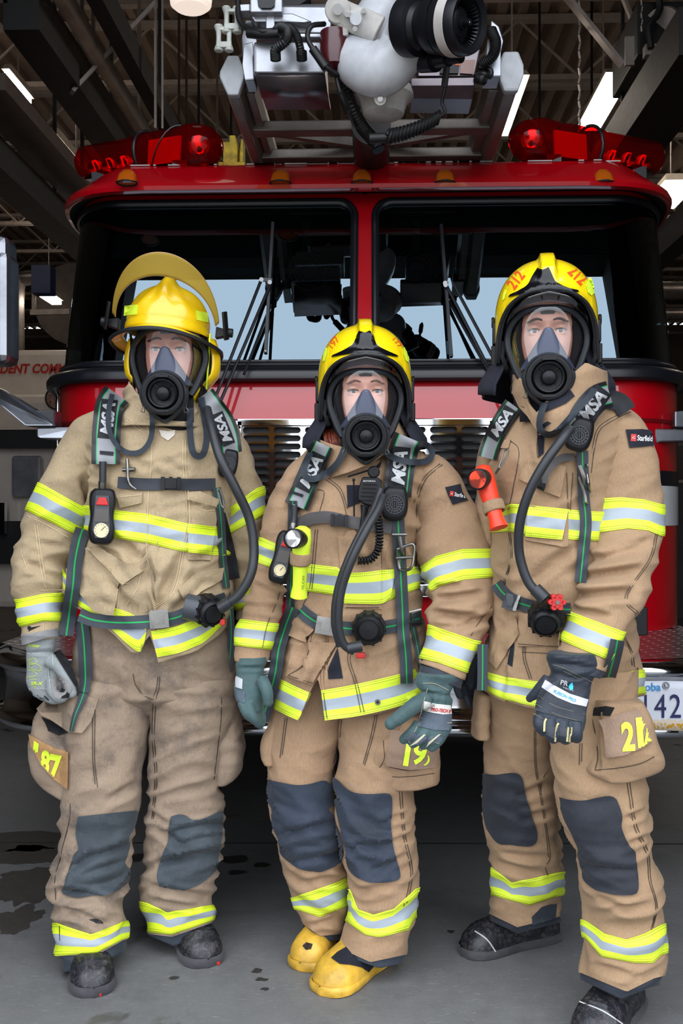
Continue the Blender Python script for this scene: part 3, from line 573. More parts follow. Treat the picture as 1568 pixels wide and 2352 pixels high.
m = M(); m.cyl(pq(1528, 1574) + Vector((0, -.001, 0)), pq(1528, 1574) + Vector((0, -.006, 0)), .011, n=18); m.cyl(pq(1528, 1574) + Vector((0, -.006, 0)), pq(1528, 1574) + Vector((0, -.011, 0)), .006, .004, n=14, mat=1); m.build('plate_bolt', [brushed, chb], pl_)
# aerial ladder
def W3(px, py, d): return P(px, py, d)
lad = thing('aerial_ladder', 'grey aluminium aerial ladder tip reaching out over the cab roof', 'ladder', P(850, 380, 4.6)); ladm = pm('ladder_alu', srgb(124, 117, 110), .45, .5, bump=.12, bs=70); lwhite = pm('ladder_cap', srgb(182, 185, 190), .55, .1, bump=.2, bs=150)
zt, zb = P(0, 122, 3.45).z, P(0, 214, 3.45).z
for px, sg in ((531, -1), (1172, 1)):
    x = P(px, 0, 3.45).x; y = 3.45; c = Vector((x, y, (zt + zb) / 2)); hh_ = (zt - zb) / 2
    ol = [(-.6, 1), (.6, 1), (1, .35), (1, -.25), (.55, -1), (-.55, -1), (-1, -.25), (-1, .35)] if sg > 0 else [(-.35, 1), (.5, 1), (1, .25), (.95, -.2), (.5, -1), (-.35, -1), (-1, -.1), (-1, .2)]
    m = M(); m.prism([c + Vector((a * .043, 0, b * hh_)) for a, b in ol], (0, .035, 0)); m.build('rail_cap', lwhite, lad, bevel=.008)
    m = M(); m.prism([c + Vector((a * .038, .03, b * hh_ * .92)) for a, b in ol], (0, 4.5, 0)); m.prism([c + Vector((-sg * .05 + a * .03, .1, b * hh_ * .7 + .02)) for a, b in ol], (0, 4.4, 0)); m.build('side_rail', ladm, lad, bevel=.004)
xl, xr = P(531, 0, 3.45).x, P(1172, 0, 3.45).x; zr = zb + .045
for i in range(11):
    m = M(); y = 3.88 + .30 * i; m.bar((xl, y, zr), (xr, y, zr), .075, .04); m.build('rung', ladm, lad, bevel=.006)
for i in range(10):
    y = 3.88 + .30 * i; m = M(); xm = (xl + xr) / 2; m.bar((xl, y + .03, zr + .02), (xm, y + .27, zr + .03), .03, .035); m.bar((xr, y + .03, zr + .02), (xm, y + .27, zr + .03), .03, .035); m.build('brace', ladm, lad)
m = M(); m.cyl((xl + (xr - xl) * .5, 3.8, zr - .02), (xl + (xr - xl) * .5, 7, zr - .02), .075, n=20); m.build('water_pipe', pm('pipe_dark', srgb(60, 58, 58), .4, .5), lad)
m = M(); jx = P(820, 360, 4.0); m.cyl(P(850, 240, 4.3), P(850, 352, 4.45), .075, n=20); m.build('pipe_collar', pm('collar_dark', srgb(52, 50, 52), .35, .6), lad)
# boxes on the tip
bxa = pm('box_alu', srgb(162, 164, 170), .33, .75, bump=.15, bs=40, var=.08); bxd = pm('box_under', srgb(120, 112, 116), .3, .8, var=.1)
m = M(); d0 = 3.35
m.prism([P(582, 95, d0), P(745, 95, d0), P(748, 167, d0), P(582, 167, d0)], (0, .22, 0)); m.build('junction_box', bxa, lad, bevel=.008, label='light aluminium junction box left of the nozzle')
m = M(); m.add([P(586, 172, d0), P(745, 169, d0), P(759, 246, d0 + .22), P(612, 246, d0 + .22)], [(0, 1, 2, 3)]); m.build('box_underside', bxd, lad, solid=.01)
m = M(); m.bar(P(590, 84, d0 - .01), P(748, 84, d0 - .01), .02, .014); m.bar(P(600, 60, d0 + .12), P(760, 62, d0 + .12), .10, .09); m.bar(P(622, 30, d0 + .05), P(622, 80, d0 + .05), .05, .03); m.build('mount_flange', bxa, lad, bevel=.003)
m = M(); m.prism([P(574, -30, d0), P(648, -30, d0), P(648, 28, d0), P(574, 28, d0)], (0, .12, 0)); m.prism([P(540, 10, d0 + .02), P(575, 8, d0 + .02), P(575, 25, d0 + .02), P(540, 26, d0 + .02)], (0, .05, 0)); m.prism([P(572, 30, d0 + .03), P(672, 30, d0 + .03), P(716, 48, d0 + .03), P(700, 52, d0 + .03), P(640, 40, d0 + .03), P(640, 50, d0 + .03), P(585, 50, d0 + .03)], (0, .04, 0)); m.build('mount_bracket', bxa, lad, bevel=.004)
m = M(); m.prism([P(590, -10, d0 - .01), P(632, -10, d0 - .01), P(630, 12, d0 - .01), P(622, 18, d0 - .01), P(600, 18, d0 - .01), P(592, 10, d0 - .01)], (0, .01, 0)); m.build('black_inset', black, lad)
m = M(); m.cyl(P(650, 32, 3.5), P(780, 30, 3.5), .030); m.bar(P(650, 25, 3.5), P(705, -12, 3.5), .05, .05, mat=1); m.build('cross_tube', [bxa, darkg], lad)
m = M(); m.prism([P(560, 100, 3.42), P(580, 95, 3.42), P(584, 183, 3.42), P(562, 185, 3.42), P(556, 150, 3.42)], (0, .1, 0)); m.build('end_plate', bxa, lad, bevel=.004); m = M(); m.prism([P(565, 45, 3.45), P(578, 45, 3.45), P(590, 90, 3.45), P(590, 150, 3.45), P(556, 128, 3.45), P(554, 90, 3.45)], (0, .02, 0)); m.build('end_plate', bxa, lad, bevel=.004); m = M(); m.prism([P(1120, 88, 3.42), P(1150, 82, 3.42), P(1150, 176, 3.42), P(1112, 176, 3.42)], (0, .1, 0)); m.build('end_plate', bxa, lad, bevel=.004); m = M(); m.prism([P(1128, 45, 3.45), P(1146, 60, 3.45), P(1156, 92, 3.45), P(1150, 120, 3.45), P(1125, 116, 3.45)], (0, .05, 0)); m.build('end_plate', bxa, lad, bevel=.004)
rol = pm('roller_pale', srgb(185, 188, 180), .5)
m = M()
for cx_, cy_ in ((532, 46), (514, 88)):
    for dx in (0, 24): m.lathe([(.013, -.045), (.016, -.04), (.009, -.02), (.008, 0), (.009, .02), (.016, .04), (.013, .045)], P(cx_ - 12 + dx, cy_, 3.38), (0, 0, 1), 14, cap0=True, cap1=True)
    m.bar(P(cx_ - 16, cy_ + 18, 3.38), P(cx_ + 18, cy_ + 18, 3.38), .03, .02); m.bar(P(cx_ - 14, cy_ - 20, 3.38), P(cx_ + 14, cy_ - 20, 3.38), .02, .012)
m.build('cable_roller', rol, lad, bevel=.002)
cab = pm('cable_black', srgb(16, 16, 18), .5, var=0)
def cable(pts, r, rings=0, n=40, par=None, nm='cable'):
    m = M(); m.tube([P(*p) for p in pts], r, 8 if not rings else 10, n_s=n, rings=rings); return m.build(nm, cab, par or lad, sharp=0 if not rings else 30)
cable([(632, 133, 3.30), (634, 112, 3.27), (655, 95, 3.25), (660, 72, 3.27), (645, 62, 3.3), (632, 75, 3.33)], .016, 1, 60)
cable([(692, 130, 3.30), (688, 105, 3.27), (680, 80, 3.27), (665, 64, 3.28), (648, 62, 3.3), (632, 72, 3.32)], .013, 1, 60)
cable([(546, 0, 3.38), (548, 40, 3.36), (562, 62, 3.34), (600, 72, 3.3), (640, 70, 3.3)], .010); cable([(570, 76, 3.33), (600, 78, 3.31), (640, 76, 3.3)], .017)
cable([(745, 55, 3.3), (715, 60, 3.25), (706, 85, 3.25), (720, 115, 3.25), (750, 155, 3.25), (775, 172, 3.3), (785, 160, 3.33)], .0085)
m = M(); m.tube([P(718, 112, 3.25), P(748, 155, 3.25)], .015, 10); m.tube([P(778, 210, 3.3), P(800, 258, 3.35)], .013, 10); m.build('cable_sleeve', cab, lad)
cable([(770, 172, 3.3), (782, 215, 3.3), (800, 258, 3.35), (820, 295, 3.5), (856, 312, 3.55)], .006)
cable([(785, 175, 3.4), (805, 240, 3.42), (830, 290, 3.5), (860, 325, 3.6), (870, 345, 3.6)], .022, 1, 60)
for q in ((632, 126), (692, 126)):
    m = M(); m.cyl(P(q[0], q[1] - 8, 3.29), P(q[0] + 1, q[1] + 12, 3.31), .018, n=14); m.build('cable_gland', cab, lad)
# coiled cable
pts = []; base = [P(*p) for p in ((888, 315, 3.3), (930, 305, 3.3), (975, 288, 3.3), (1010, 268, 3.3))]; bs_ = spline(base, 260)
for i, p in enumerate(bs_): a = 2 * pi * 15 * i / 259; pts.append(p + Vector((0, -.020 * cos(a), .022 * sin(a))) + Vector((.006 * sin(a), 0, 0)))
m = M(); m.tube(pts, .0058, 6); m.tube([P(*p) for p in ((1010, 268, 3.3), (1022, 255, 3.3), (1015, 235, 3.3), (1022, 200, 3.28), (1026, 160, 3.28))], .006, 8, n_s=20); m.tube([P(1020, 200, 3.28), P(1026, 150, 3.26)], .011, 8); m.cyl(P(848, 318, 3.3), P(886, 316, 3.3), .016); m.build('coiled_cable', cab, lad)
# right-hand box behind nozzle
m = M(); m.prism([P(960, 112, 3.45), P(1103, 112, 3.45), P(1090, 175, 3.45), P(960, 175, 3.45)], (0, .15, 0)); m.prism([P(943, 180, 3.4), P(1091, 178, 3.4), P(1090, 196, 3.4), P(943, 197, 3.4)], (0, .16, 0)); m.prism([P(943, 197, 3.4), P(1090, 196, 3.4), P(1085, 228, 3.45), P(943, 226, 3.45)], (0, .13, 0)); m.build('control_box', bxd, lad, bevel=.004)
m = M(); m.prism([P(1058, 138, 3.44), P(1092, 137, 3.44), P(1086, 170, 3.44), P(1056, 168, 3.44)], (0, .004, 0)); m.build('warning_label', pm('label_pinkish', srgb(150, 120, 112), .5), lad)
m = M(); m.prism([P(1010, 146, 3.44), P(1055, 146, 3.44), P(1053, 168, 3.44), P(1010, 168, 3.44)], (0, .004, 0)); m.prism([P(1046, 145, 3.438), P(1056, 145, 3.438), P(1055, 150, 3.438), P(1045, 150, 3.438)], (0, .004, 0), mat=1); m.build('warning_label', [cab, pm('label_orange', srgb(200, 80, 20), .5)], lad)
cable([(1090, 175, 3.42), (1110, 170, 3.38), (1125, 176, 3.4), (1125, 160, 3.4), (1100, 155, 3.42)], .009); cable([(1105, 150, 3.4), (1130, 130, 3.38), (1138, 100, 3.38), (1128, 70, 3.4)], .018, 1, 50); cable([(1095, 180, 3.4), (1112, 184, 3.38)], .018, 0, 4)
# water cannon
mon = thing('water_cannon', 'white water cannon with black nozzle on the ladder tip', 'nozzle', P(870, 215, 3.4)); wh = pm('white_enamel', srgb(205, 208, 214), .35, coat=.3, var=.05, vs=20); whd = pm('worn_enamel', srgb(196, 193, 188), .5, var=.1, vs=18)
m = M(); m.tube([P(*p) for p in ((800, 120, 3.34), (830, 150, 3.30), (872, 160, 3.26), (915, 125, 3.22), (930, 75, 3.18), (945, 60, 3.10))], lambda t: .065 + .022 * sin(pi * min(1, t * 1.25)) , 24, n_s=30); m.build('elbow_pipe', wh, mon)
m = M(); m.tube([P(*p) for p in ((885, -40, 3.4), (880, 10, 3.4), (850, 60, 3.38), (815, 115, 3.36))], .072, 20, n_s=16); m.build('upper_elbow', wh, mon)
m = M(); m.tube([P(*p) for p in ((770, 22, 3.28), (800, 38, 3.27), (840, 55, 3.27), (870, 70, 3.27))], (.045, .05), 14, n_s=10, flat=.5); m.cyl(P(775, 22, 3.24), P(775, 22, 3.32), .042, n=22); m.prism([P(748, 60, 3.26), P(800, 62, 3.26), P(800, 80, 3.26), P(770, 84, 3.26), P(748, 72, 3.26)], (0, .08, 0)); m.build('gear_housing', whd, mon, bevel=.004)
m = M()
for q in ((775, 21), (835, 25), (815, 66), (796, 33), (803, 34)): m.cyl(P(*q, 3.215), P(*q, 3.25), .008, n=10)
m.cyl(P(775, 21, 3.22), P(775, 21, 3.25), .017, n=18); m.cyl(P(817, 43, 3.20), P(817, 43, 3.25), .019, n=18, mat=1); m.build('bolt', [mir, wh], mon)
m = M(); m.lathe([(.048, 0), (.05, -.06), (.04, -.11), (.01, -.125)], P(768, 76, 3.3), (0, 0, 1), 22, cap1=True); m.build('red_canister', pm('maroon', srgb(70, 12, 20), .35, coat=.5), mon)
A0 = P(930, 62, 3.13); A1 = P(1072, 52, 2.98); axn = (A1 - A0).normalized(); knur = pm('black_anodised', srgb(30, 31, 36), .38, .4, var=0)
m = M(); m.lathe([(.075, 0), (.088, .005), (.09, .03), (.088, .055), (.07, .06), (.062, .075), (.068, .09), (.082, .11), (.088, .15)], A0, axn, 48); m.build('nozzle_coupling', knur, mon)
LN = (A1 - A0).length
m = M(); m.lathe([(.086, .15), (.09, .16), (.092, LN), (.088, LN + .012), (.070, LN + .004), (.066, LN - .05), (.03, LN - .05)], A0, axn, 48, matf=lambda i, j: 1 if i == 1 and False else 0); m.build('nozzle_barrel', knur, mon)
m = M(); m.lathe([(.0935, LN - .055), (.0945, LN - .054), (.0945, LN - .022), (.0935, LN - .021)], A0, axn, 48); m.build('nozzle_label_band', pm('pale_band', srgb(196, 190, 186), .6, var=.1), mon)
m = M(); vs, fs, asp = text_tris('LOW PRESSURE NOZZLE'); u_ = axn.cross(Vector((0, 0, 1))).normalized(); w_ = u_.cross(axn)
m.add([A0 + axn * (LN - .038 - y * .009) + (u_ * (-cos(2.55 + x * .085)) * -1 + w_ * sin(-(x * .085) - .2) * 1).normalized() * .0955 if False else A0 + axn * (LN - .038 - y * .009) + (-u_ * cos(x * .10 + .35) * 1.0 - w_ * sin(x * .10 + .35)).normalized() * .0953 for x, y in vs], fs, smooth=False); m.build('band_lettering', pm('band_red', srgb(150, 40, 40), .6, var=0), mon)
m = M()
for k in range(36):
    a = 2 * pi * k / 36; r_ = (u_ * cos(a) + w_ * sin(a)); r2 = (u_ * cos(a + .1) + w_ * sin(a + .1)); o_ = A0 + axn * (LN - .006); m.prism([o_ + r_ * .069, o_ + r2 * .069, o_ + r2 * .056 - axn * .012], axn * -.02)
m.lathe([(.001, LN - .012), (.018, LN - .012), (.02, LN - .02), (.036, LN - .022), (.042, LN - .028), (.045, LN - .028), (.046, LN - .05)], A0, axn, 40, cap0=True); m.lathe([(.001, LN + .012), (.010, LN + .012), (.012, LN - .02)], A0, axn, 20, cap0=True); m.build('nozzle_teeth', knur, mon)
m = M(); m.lathe([(.002, LN + .0135), (.004, LN + .0135), (.0045, LN + .012)], A0, axn, 12, mat=0, cap0=True); m.build('nozzle_pin', mir, mon)
m = M(); q = P(985, 140, 3.2); m.cyl(P(968, 142, 3.22), P(1000, 140, 3.16), .034, n=22); m.cyl(P(1000, 140, 3.16), P(1030, 134, 3.10), .024, n=20); m.cyl(P(1030, 134, 3.10), P(1058, 131, 3.06), .018, n=18); m.tube([P(990, 95, 3.15), P(985, 120, 3.18)], .03, 12); m.cyl(P(1040, 118, 3.08), P(1040, 142, 3.08), .008, n=10, mat=1); m.build('nozzle_actuator', [knur, mir], mon)
m = M(); m.lathe([(.10, 0), (.105, -.01), (.105, -.03), (.085, -.045), (.07, -.09), (.05, -.10)], P(880, 205, 3.45), (0, 0, 1), 30, cap0=True, cap1=True); m.build('swivel_base', whd, mon)
m = M(); m.cyl(P(873, 227, 3.28), P(873, 227, 3.36), .02, n=16); m.cyl(P(873, 227, 3.27), P(873, 227, 3.29), .009, n=12, mat=1); m.build('swivel_bolt', [whd, mir], mon)
# yellow hose reel bracket
yel = pm('hook_yellow', srgb(196, 168, 30), .6, var=.2, vs=30); m = M(); m.prism([P(512, 325, 4.45), P(526, 325, 4.45), (P(526, 310, 4.45)), P(540, 310, 4.45), P(545, 335, 4.45), P(545, 372, 4.45), P(530, 392, 4.45), P(512, 392, 4.45)], (0, .1, 0)); m.prism([P(553, 318, 4.47), P(558, 320, 4.47), P(558, 392, 4.47), P(550, 392, 4.47), P(549, 360, 4.47)], (0, .08, 0)); m.box(P(535, 390, 4.5), (.12, .1, .04)); m.build('cradle', yel, lad, bevel=.006, label='yellow cradle left of the ladder')
# ---------------------------------------------------------------- garments: lofts traced as cross-sections at their real distance
def seg_d(px, py, x0, y0, x1, y1):
    dx, dy = x1 - x0, y1 - y0; L = dx * dx + dy * dy or 1; t = clamp(((px - x0) * dx + (py - y0) * dy) / L)
    return math.hypot(px - x0 - t * dx, py - y0 - t * dy), (px - x0) * dy - (py - y0) * dx, t
class Loft:
    def __init__(s, rows, d, tf, tb, ex=.85, amp=.008, folds=(), seed=0, hz=1.0, fold_amp=None):
        s.rows = rows; s.d = d; s.tf = tf; s.tb = tb; s.ex = ex; s.amp = amp; s.folds = folds; s.seed = seed; s.hz = hz; s.hip = False
        s.y0 = rows[0][0]; s.y1 = rows[-1][0]
    def sec(s, y):
        R = s.rows; k = 0
        while k < len(R) - 2 and y > R[k + 1][0]: k += 1
        a, b = R[k], R[k + 1]; t = (y - a[0]) / (b[0] - a[0]); p = R[k - 1] if k else a; q = R[k + 2] if k + 2 < len(R) else b
        if t < 0 or t > 1: return tuple(lerp(a[i], b[i], clamp(t, -.3, 1.3)) for i in (1, 2))
        # monotone-ish hermite
        out = []
        for i in (1, 2):
            m0 = (b[i] - p[i]) / ((b[0] - p[0]) or 1); m1 = (q[i] - a[i]) / ((q[0] - a[0]) or 1); h = b[0] - a[0]; t2 = t * t; t3 = t2 * t
            out.append((2 * t3 - 3 * t2 + 1) * a[i] + (t3 - 2 * t2 + t) * h * m0 + (-2 * t3 + 3 * t2) * b[i] + (t3 - t2) * h * m1)
        return tuple(out)
    def val(s, q, y): return q if isinstance(q, (int, float)) else interp(q, y)
    def S(s, y, v, off=0.0, disp=True):
        xl, xr = s.sec(y); d = s.val(s.d, y); tf = s.val(s.tf, y); tb = s.val(s.tb, y)
        c = P((xl + xr) / 2, y, d); hw = (xr - xl) / 2 * d / F; cv, sv = cos(v), sin(v)
        ux = -(abs(cv) ** s.ex) * (1 if cv > 0 else -1); uy = -(abs(sv) ** s.ex) * (1 if sv > 0 else -1); t = tf if sv > 0 else tb
        nx, ny = -cv / max(hw, .01), -sv / max(t, .01); L = math.hypot(nx, ny); nx /= L; ny /= L
        p = c + RT * (ux * hw) + FW * (uy * t)
        if disp and s.amp:
            a = s.val(s.amp, y); sd = s.seed * 7.3
            w = noise.noise(Vector((p.x * 2, p.y * 2, p.z * 2 + sd))) * .35
            n1 = noise.noise(Vector((p.x * 5 + sd, p.y * 5, p.z * 5 * s.hz + w * 4)))
            q = Vector((p.x * 6 + w * 3, p.y * 6, p.z * 17 * s.hz + w * 9 + sd)); n2 = 1 - abs(noise.noise(q)) * 2.8
            q2 = Vector((p.x * 14 + sd, p.y * 14, p.z * 34 * s.hz + w * 14 + sd)); n3 = noise.noise(q2)
            dd = a * (n1 * 1.2 + (n2 - .45) * 1.15 + n3 * .5)
            if s.folds and sv > -.1:
                px, py, _ = proj(p)
                for (x0, y0, x1, y1, fw, dep) in s.folds:
                    if abs(px - (x0 + x1) / 2) > abs(x1 - x0) / 2 + fw * 4 or abs(py - (y0 + y1) / 2) > abs(y1 - y0) / 2 + fw * 4: continue
                    ds, side, tt = seg_d(px, py, x0, y0, x1, y1); e = min(1, 4 * tt * (1 - tt) + .35)
                    dd += 1.45 * dep * e * (-exp(-(ds / fw) ** 2) + .75 * exp(-((ds - 1.9 * fw) / fw) ** 2)) * (1.0 if side > 0 else .8)
            off += dd
        return p + (RT * nx + FW * ny) * off
    def solve(s, v, line, lo, hi, off=0.0):
        if line is None: return None
        for _ in range(15):
            mid = (lo + hi) / 2; p = s.S(mid, v, off, True); px, py, _d = proj(p)
            if py < line(px): lo = mid
            else: hi = mid
        return (lo + hi) / 2
    def sheet(s, m, top=None, bot=None, nu=60, nv=120, off=0.0, mat=0, v0=0, v1=2 * pi, cap0=False, cap1=False, ya=None, yb=None):
        ya = s.y0 if ya is None else ya; yb = s.y1 if yb is None else yb; full = abs(v1 - v0 - 2 * pi) < 1e-6
        vs = [v0 + (v1 - v0) * j / (nv if full else nv - 1) for j in range(nv)]
        T = [s.solve(v, top, s.y0 - 40, s.y1 + 40, off) if top else ya for v in vs]; B = [s.solve(v, bot, s.y0 - 40, s.y1 + 40, off) if bot else yb for v in vs]
        rows = []; uvs = []; per = []
        for i in range(nu + 1):
            t = i / nu; rows.append([s.S(lerp(T[j], max(B[j], T[j] + .5), t), vs[j], off) for j in range(nv)])
        acc = [0.0]
        for j in range(nv): acc.append(acc[-1] + (rows[nu // 2][(j + 1) % nv] - rows[nu // 2][j]).length)
        uvs = [[(acc[j], 1 - i / nu) for j in range(nv + 1)] for i in range(nu + 1)]
        k0 = len(m.f); m.grid(rows, mat, closed=full, uvs=uvs, cap0=cap0, cap1=cap1); m.flip(k0); return rows
def ln(*pts): 
    pts = list(pts)
    return lambda x: interp(pts, x) if (x >= pts[0][0] and x <= pts[-1][0]) else (pts[0][1] + (x - pts[0][0]) * clamp((pts[1][1] - pts[0][1]) / (pts[1][0] - pts[0][0]), -.6, .6) * .5 if x < pts[0][0] else pts[-1][1] + (x - pts[-1][0]) * clamp((pts[-1][1] - pts[-2][1]) / (pts[-1][0] - pts[-2][0]), -.6, .6) * .5)
def Z(ox, oy, k): return lambda *pts: [(ox + x / k, oy + y / k) for x, y in pts]
class Target:
    def __init__(s, *ms): s.b = [m.bvh() for m in ms]
    def addm(s, m): s.b.append(m.bvh()); return s
    def cast(s, px, py):
        r = (P(px, py, 1) - CAM); r.normalize(); best = None
        for b in s.b:
            h = b.ray_cast(CAM, r)
            if h[0] is not None and (best is None or h[3] < best[1]): best = (h[0], h[3], h[1])
        return r, best
def decal(m, poly, tg, off=.003, thick=0.0, step=9, mat=0, uvk=None, dmax=None, flat=0.0):
    bm = bmesh.new(); vv = [bm.verts.new((x, y, 0)) for x, y in poly]
    try: f = bm.faces.new(vv)
    except ValueError: bm.free(); return
    bmesh.ops.triangulate(bm, faces=[f])
    xs = [p[0] for p in poly]; ys = [p[1] for p in poly]
    for ax, a, b in ((0, min(xs), max(xs)), (1, min(ys), max(ys))):
        k = a + step * .5
        while k < b:
            bmesh.ops.bisect_plane(bm, geom=bm.verts[:] + bm.edges[:] + bm.faces[:], dist=1e-4, plane_co=(k, 0, 0) if ax == 0 else (0, k, 0), plane_no=(1, 0, 0) if ax == 0 else (0, 1, 0)); k += step
    bmesh.ops.remove_doubles(bm, verts=bm.verts[:], dist=1e-3); bm.verts.index_update(); V = bm.verts[:]; H = [tg.cast(v.co.x, v.co.y) for v in V]
    good = [h[1][1] for h in H if h[1]]
    if not good: bm.free(); return
    md = sorted(good)[len(good) // 2]; T = [(h[1][1] if h[1] and abs(h[1][1] - md) < (dmax or .16) else None) for h in H]
    for _ in range(60):
        ch = False
        for i, v in enumerate(V):
            if T[i] is None:
                nb = [T[e.other_vert(v).index] for e in v.link_edges if T[e.other_vert(v).index] is not None]
                if nb: T[i] = sum(nb) / len(nb); ch = True
        if not ch: break
    T = [md if t is None else lerp(t, md, flat) for t in T]
    nn = [(H[i][1][2] if H[i][1] and abs(H[i][1][1] - T[i]) < .004 else None) for i in range(len(V))]; nn = [(n if n.dot(H[i][0]) < 0 else -n) * (off + thick) * .7 * (1 + n.dot(H[i][0]) * (1 if n.dot(H[i][0]) < 0 else -1)) if n else Vector() for i, n in enumerate(nn)]; top = [CAM + H[i][0] * (T[i] - off - thick) + nn[i] for i in range(len(V))]
    uvs = [((v.co.x - min(xs)) / (max(xs) - min(xs)), 1 - (v.co.y - min(ys)) / (max(ys) - min(ys))) for v in V]
    fs = []
    for f in bm.faces:
        idx = [v.index for v in f.verts]; a, b, c = (V[i].co for i in idx[:3])
        ar = sum(V[idx[i]].co.x * V[idx[(i + 1) % len(idx)]].co.y - V[idx[(i + 1) % len(idx)]].co.x * V[idx[i]].co.y for i in range(len(idx)))
        fs.append(idx if ar < 0 else idx[::-1])
    m.add(top, fs, mat, uvs)
    be = [e for e in bm.edges if len(e.link_faces) == 1]
    back = .004 + thick + off
    for e in be:
        f = e.link_faces[0]; i, j = e.verts[0].index, e.verts[1].index
        m.add([top[i], top[j], top[j] + H[j][0] * back, top[i] + H[i][0] * back], [(0, 1, 2, 3)], mat, [uvs[i], uvs[j], uvs[j], uvs[i]], smooth=False)
    bm.free()
def resample(pts, st):
    P3 = [Vector((x, y, 0)) for x, y in pts]; L = sum((b - a).length for a, b in zip(P3, P3[1:])); n = max(3, int(L / st) + 1); o = spline(P3, n); return [(p.x, p.y) for p in o], L
def strap(m, pts, w, tg, lift=.006, thick=.003, st=6, cols=5, mat=0, smooth=4, dfix=None, clampd=None):
    q, L = resample(pts, st); n = len(q); rays = []; T = []
    for i, (x, y) in enumerate(q):
        a = q[max(i - 1, 0)]; b = q[min(i + 1, n - 1)]; dx, dy = b[0] - a[0], b[1] - a[1]; l = math.hypot(dx, dy) or 1; nx, ny = -dy / l, dx / l
        ww = w(i / (n - 1)) if callable(w) else w; rr = []; tt = []
        for j in range(cols):
            k = (j / (cols - 1) - .5) * ww; r, h = tg.cast(x + nx * k, y + ny * k) if tg else ((P(x + nx * k, y + ny * k, 1) - CAM).normalized(), None); rr.append(r); tt.append(h[1] if h else None)
        rays.append(rr); T.append(tt)
    if dfix:
        for i in range(n):
            dv = interp(dfix, i / (n - 1))
            for j in range(cols): T[i][j] = dv / rays[i][j].dot(FW) + lift
    else:
        allv = sorted(t for r in T for t in r if t is not None); md = allv[len(allv) // 2] if allv else 2.6; cd_ = clampd or .14
        for i in range(n):
            g = [t for t in T[i] if t is not None and abs(t - md) < cd_ * 2]; av = (sum(g) / len(g)) if g else None
            for j in range(cols):
                if T[i][j] is None or (av is not None and T[i][j] > av + .03) or abs(T[i][j] - md) > cd_ * 2: T[i][j] = av
        last = next((r[0] for r in T if r[0] is not None), md)
        for i in range(n):
            for j in range(cols):
                if T[i][j] is None: T[i][j] = last
            last = T[i][cols // 2]
        for _ in range(smooth):
            T2 = [r[:] for r in T]
            for i in range(n):
                for j in range(cols): T2[i][j] = min(T[i][j], (T[max(i - 1, 0)][j] + T[i][j] + T[min(i + 1, n - 1)][j] + T[i][max(j - 1, 0)] + T[i][min(j + 1, cols - 1)]) / 5 + .001)
            T = T2
        for _ in range(2): T = [[(T[max(i - 1, 0)][j] + 2 * T[i][j] + T[min(i + 1, n - 1)][j]) / 4 for j in range(cols)] for i in range(n)]
    rows = []; uvs = []
    for i in range(n):
        r = []; u = []
        back = lift + .004
        r.append(CAM + rays[i][0] * (T[i][0] - lift + thick + .002)); u.append((i / (n - 1) * L / 100, 0))
        for j in range(cols): r.append(CAM + rays[i][j] * (T[i][j] - lift)); u.append((i / (n - 1) * L / 100, j / (cols - 1)))
        r.append(CAM + rays[i][-1] * (T[i][-1] - lift + thick + .002)); u.append((i / (n - 1) * L / 100, 1))
        rows.append(r); uvs.append(u)
    m.grid(rows, mat, uvs=uvs)
def tdecal(m, txt, c, h, ang, tg, off=.004, mat=0, width=None, shear=0, bold=0, space=1.0, skew=0, step=5):
    vs, fs, asp = text_tris(txt, shear=shear, bold=bold, space=space); sx = (width / (asp * h)) if width else 1; ca, sa = cos(radians(ang)), sin(radians(ang)); out = []; T = []; bm = bmesh.new(); V = []
    for x, y in vs: X, Y = x * h * sx, -y * h; Y += X * skew; V.append(bm.verts.new((c[0] + X * ca - Y * sa, c[1] + X * sa + Y * ca, 0)))
    for f in fs:
        try: bm.faces.new([V[i] for i in f])
        except ValueError: pass
    for ax in (0, 1):
        q = [v.co[ax] for v in bm.verts]; k = min(q) + step * .5
        while k < max(q) and h > 12:
            bmesh.ops.bisect_plane(bm, geom=bm.verts[:] + bm.edges[:] + bm.faces[:], dist=1e-4, plane_co=(k, 0, 0) if ax == 0 else (0, k, 0), plane_no=(1, 0, 0) if ax == 0 else (0, 1, 0)); k += step
    bm.verts.index_update()
    for v in bm.verts: r, hh = tg.cast(v.co.x, v.co.y); out.append(r); T.append(hh[1] if hh else None)
    g = sorted(t for t in T if t is not None); F_ = [[v.index for v in f.verts] for f in bm.faces if all(T[v.index] is not None for v in f.verts)]; bm.free()
    if not g: return
    md = g[len(g) // 2]; T = [md if (t is None or abs(t - md) > .08) else t for t in T]
    m.add([CAM + r * (t - off) for r, t in zip(out, T)], F_, mat, smooth=False)
def hp(px, py, lift, tg, d=2.6):
    r, h = tg.cast(px, py); return CAM + r * ((h[1] if h else d) - lift)
def seams(m, lines, tg, w=1.6, off=.0022):
    for l in lines: strap(m, l, w, tg, lift=off, thick=.001, st=7, cols=2, smooth=0)

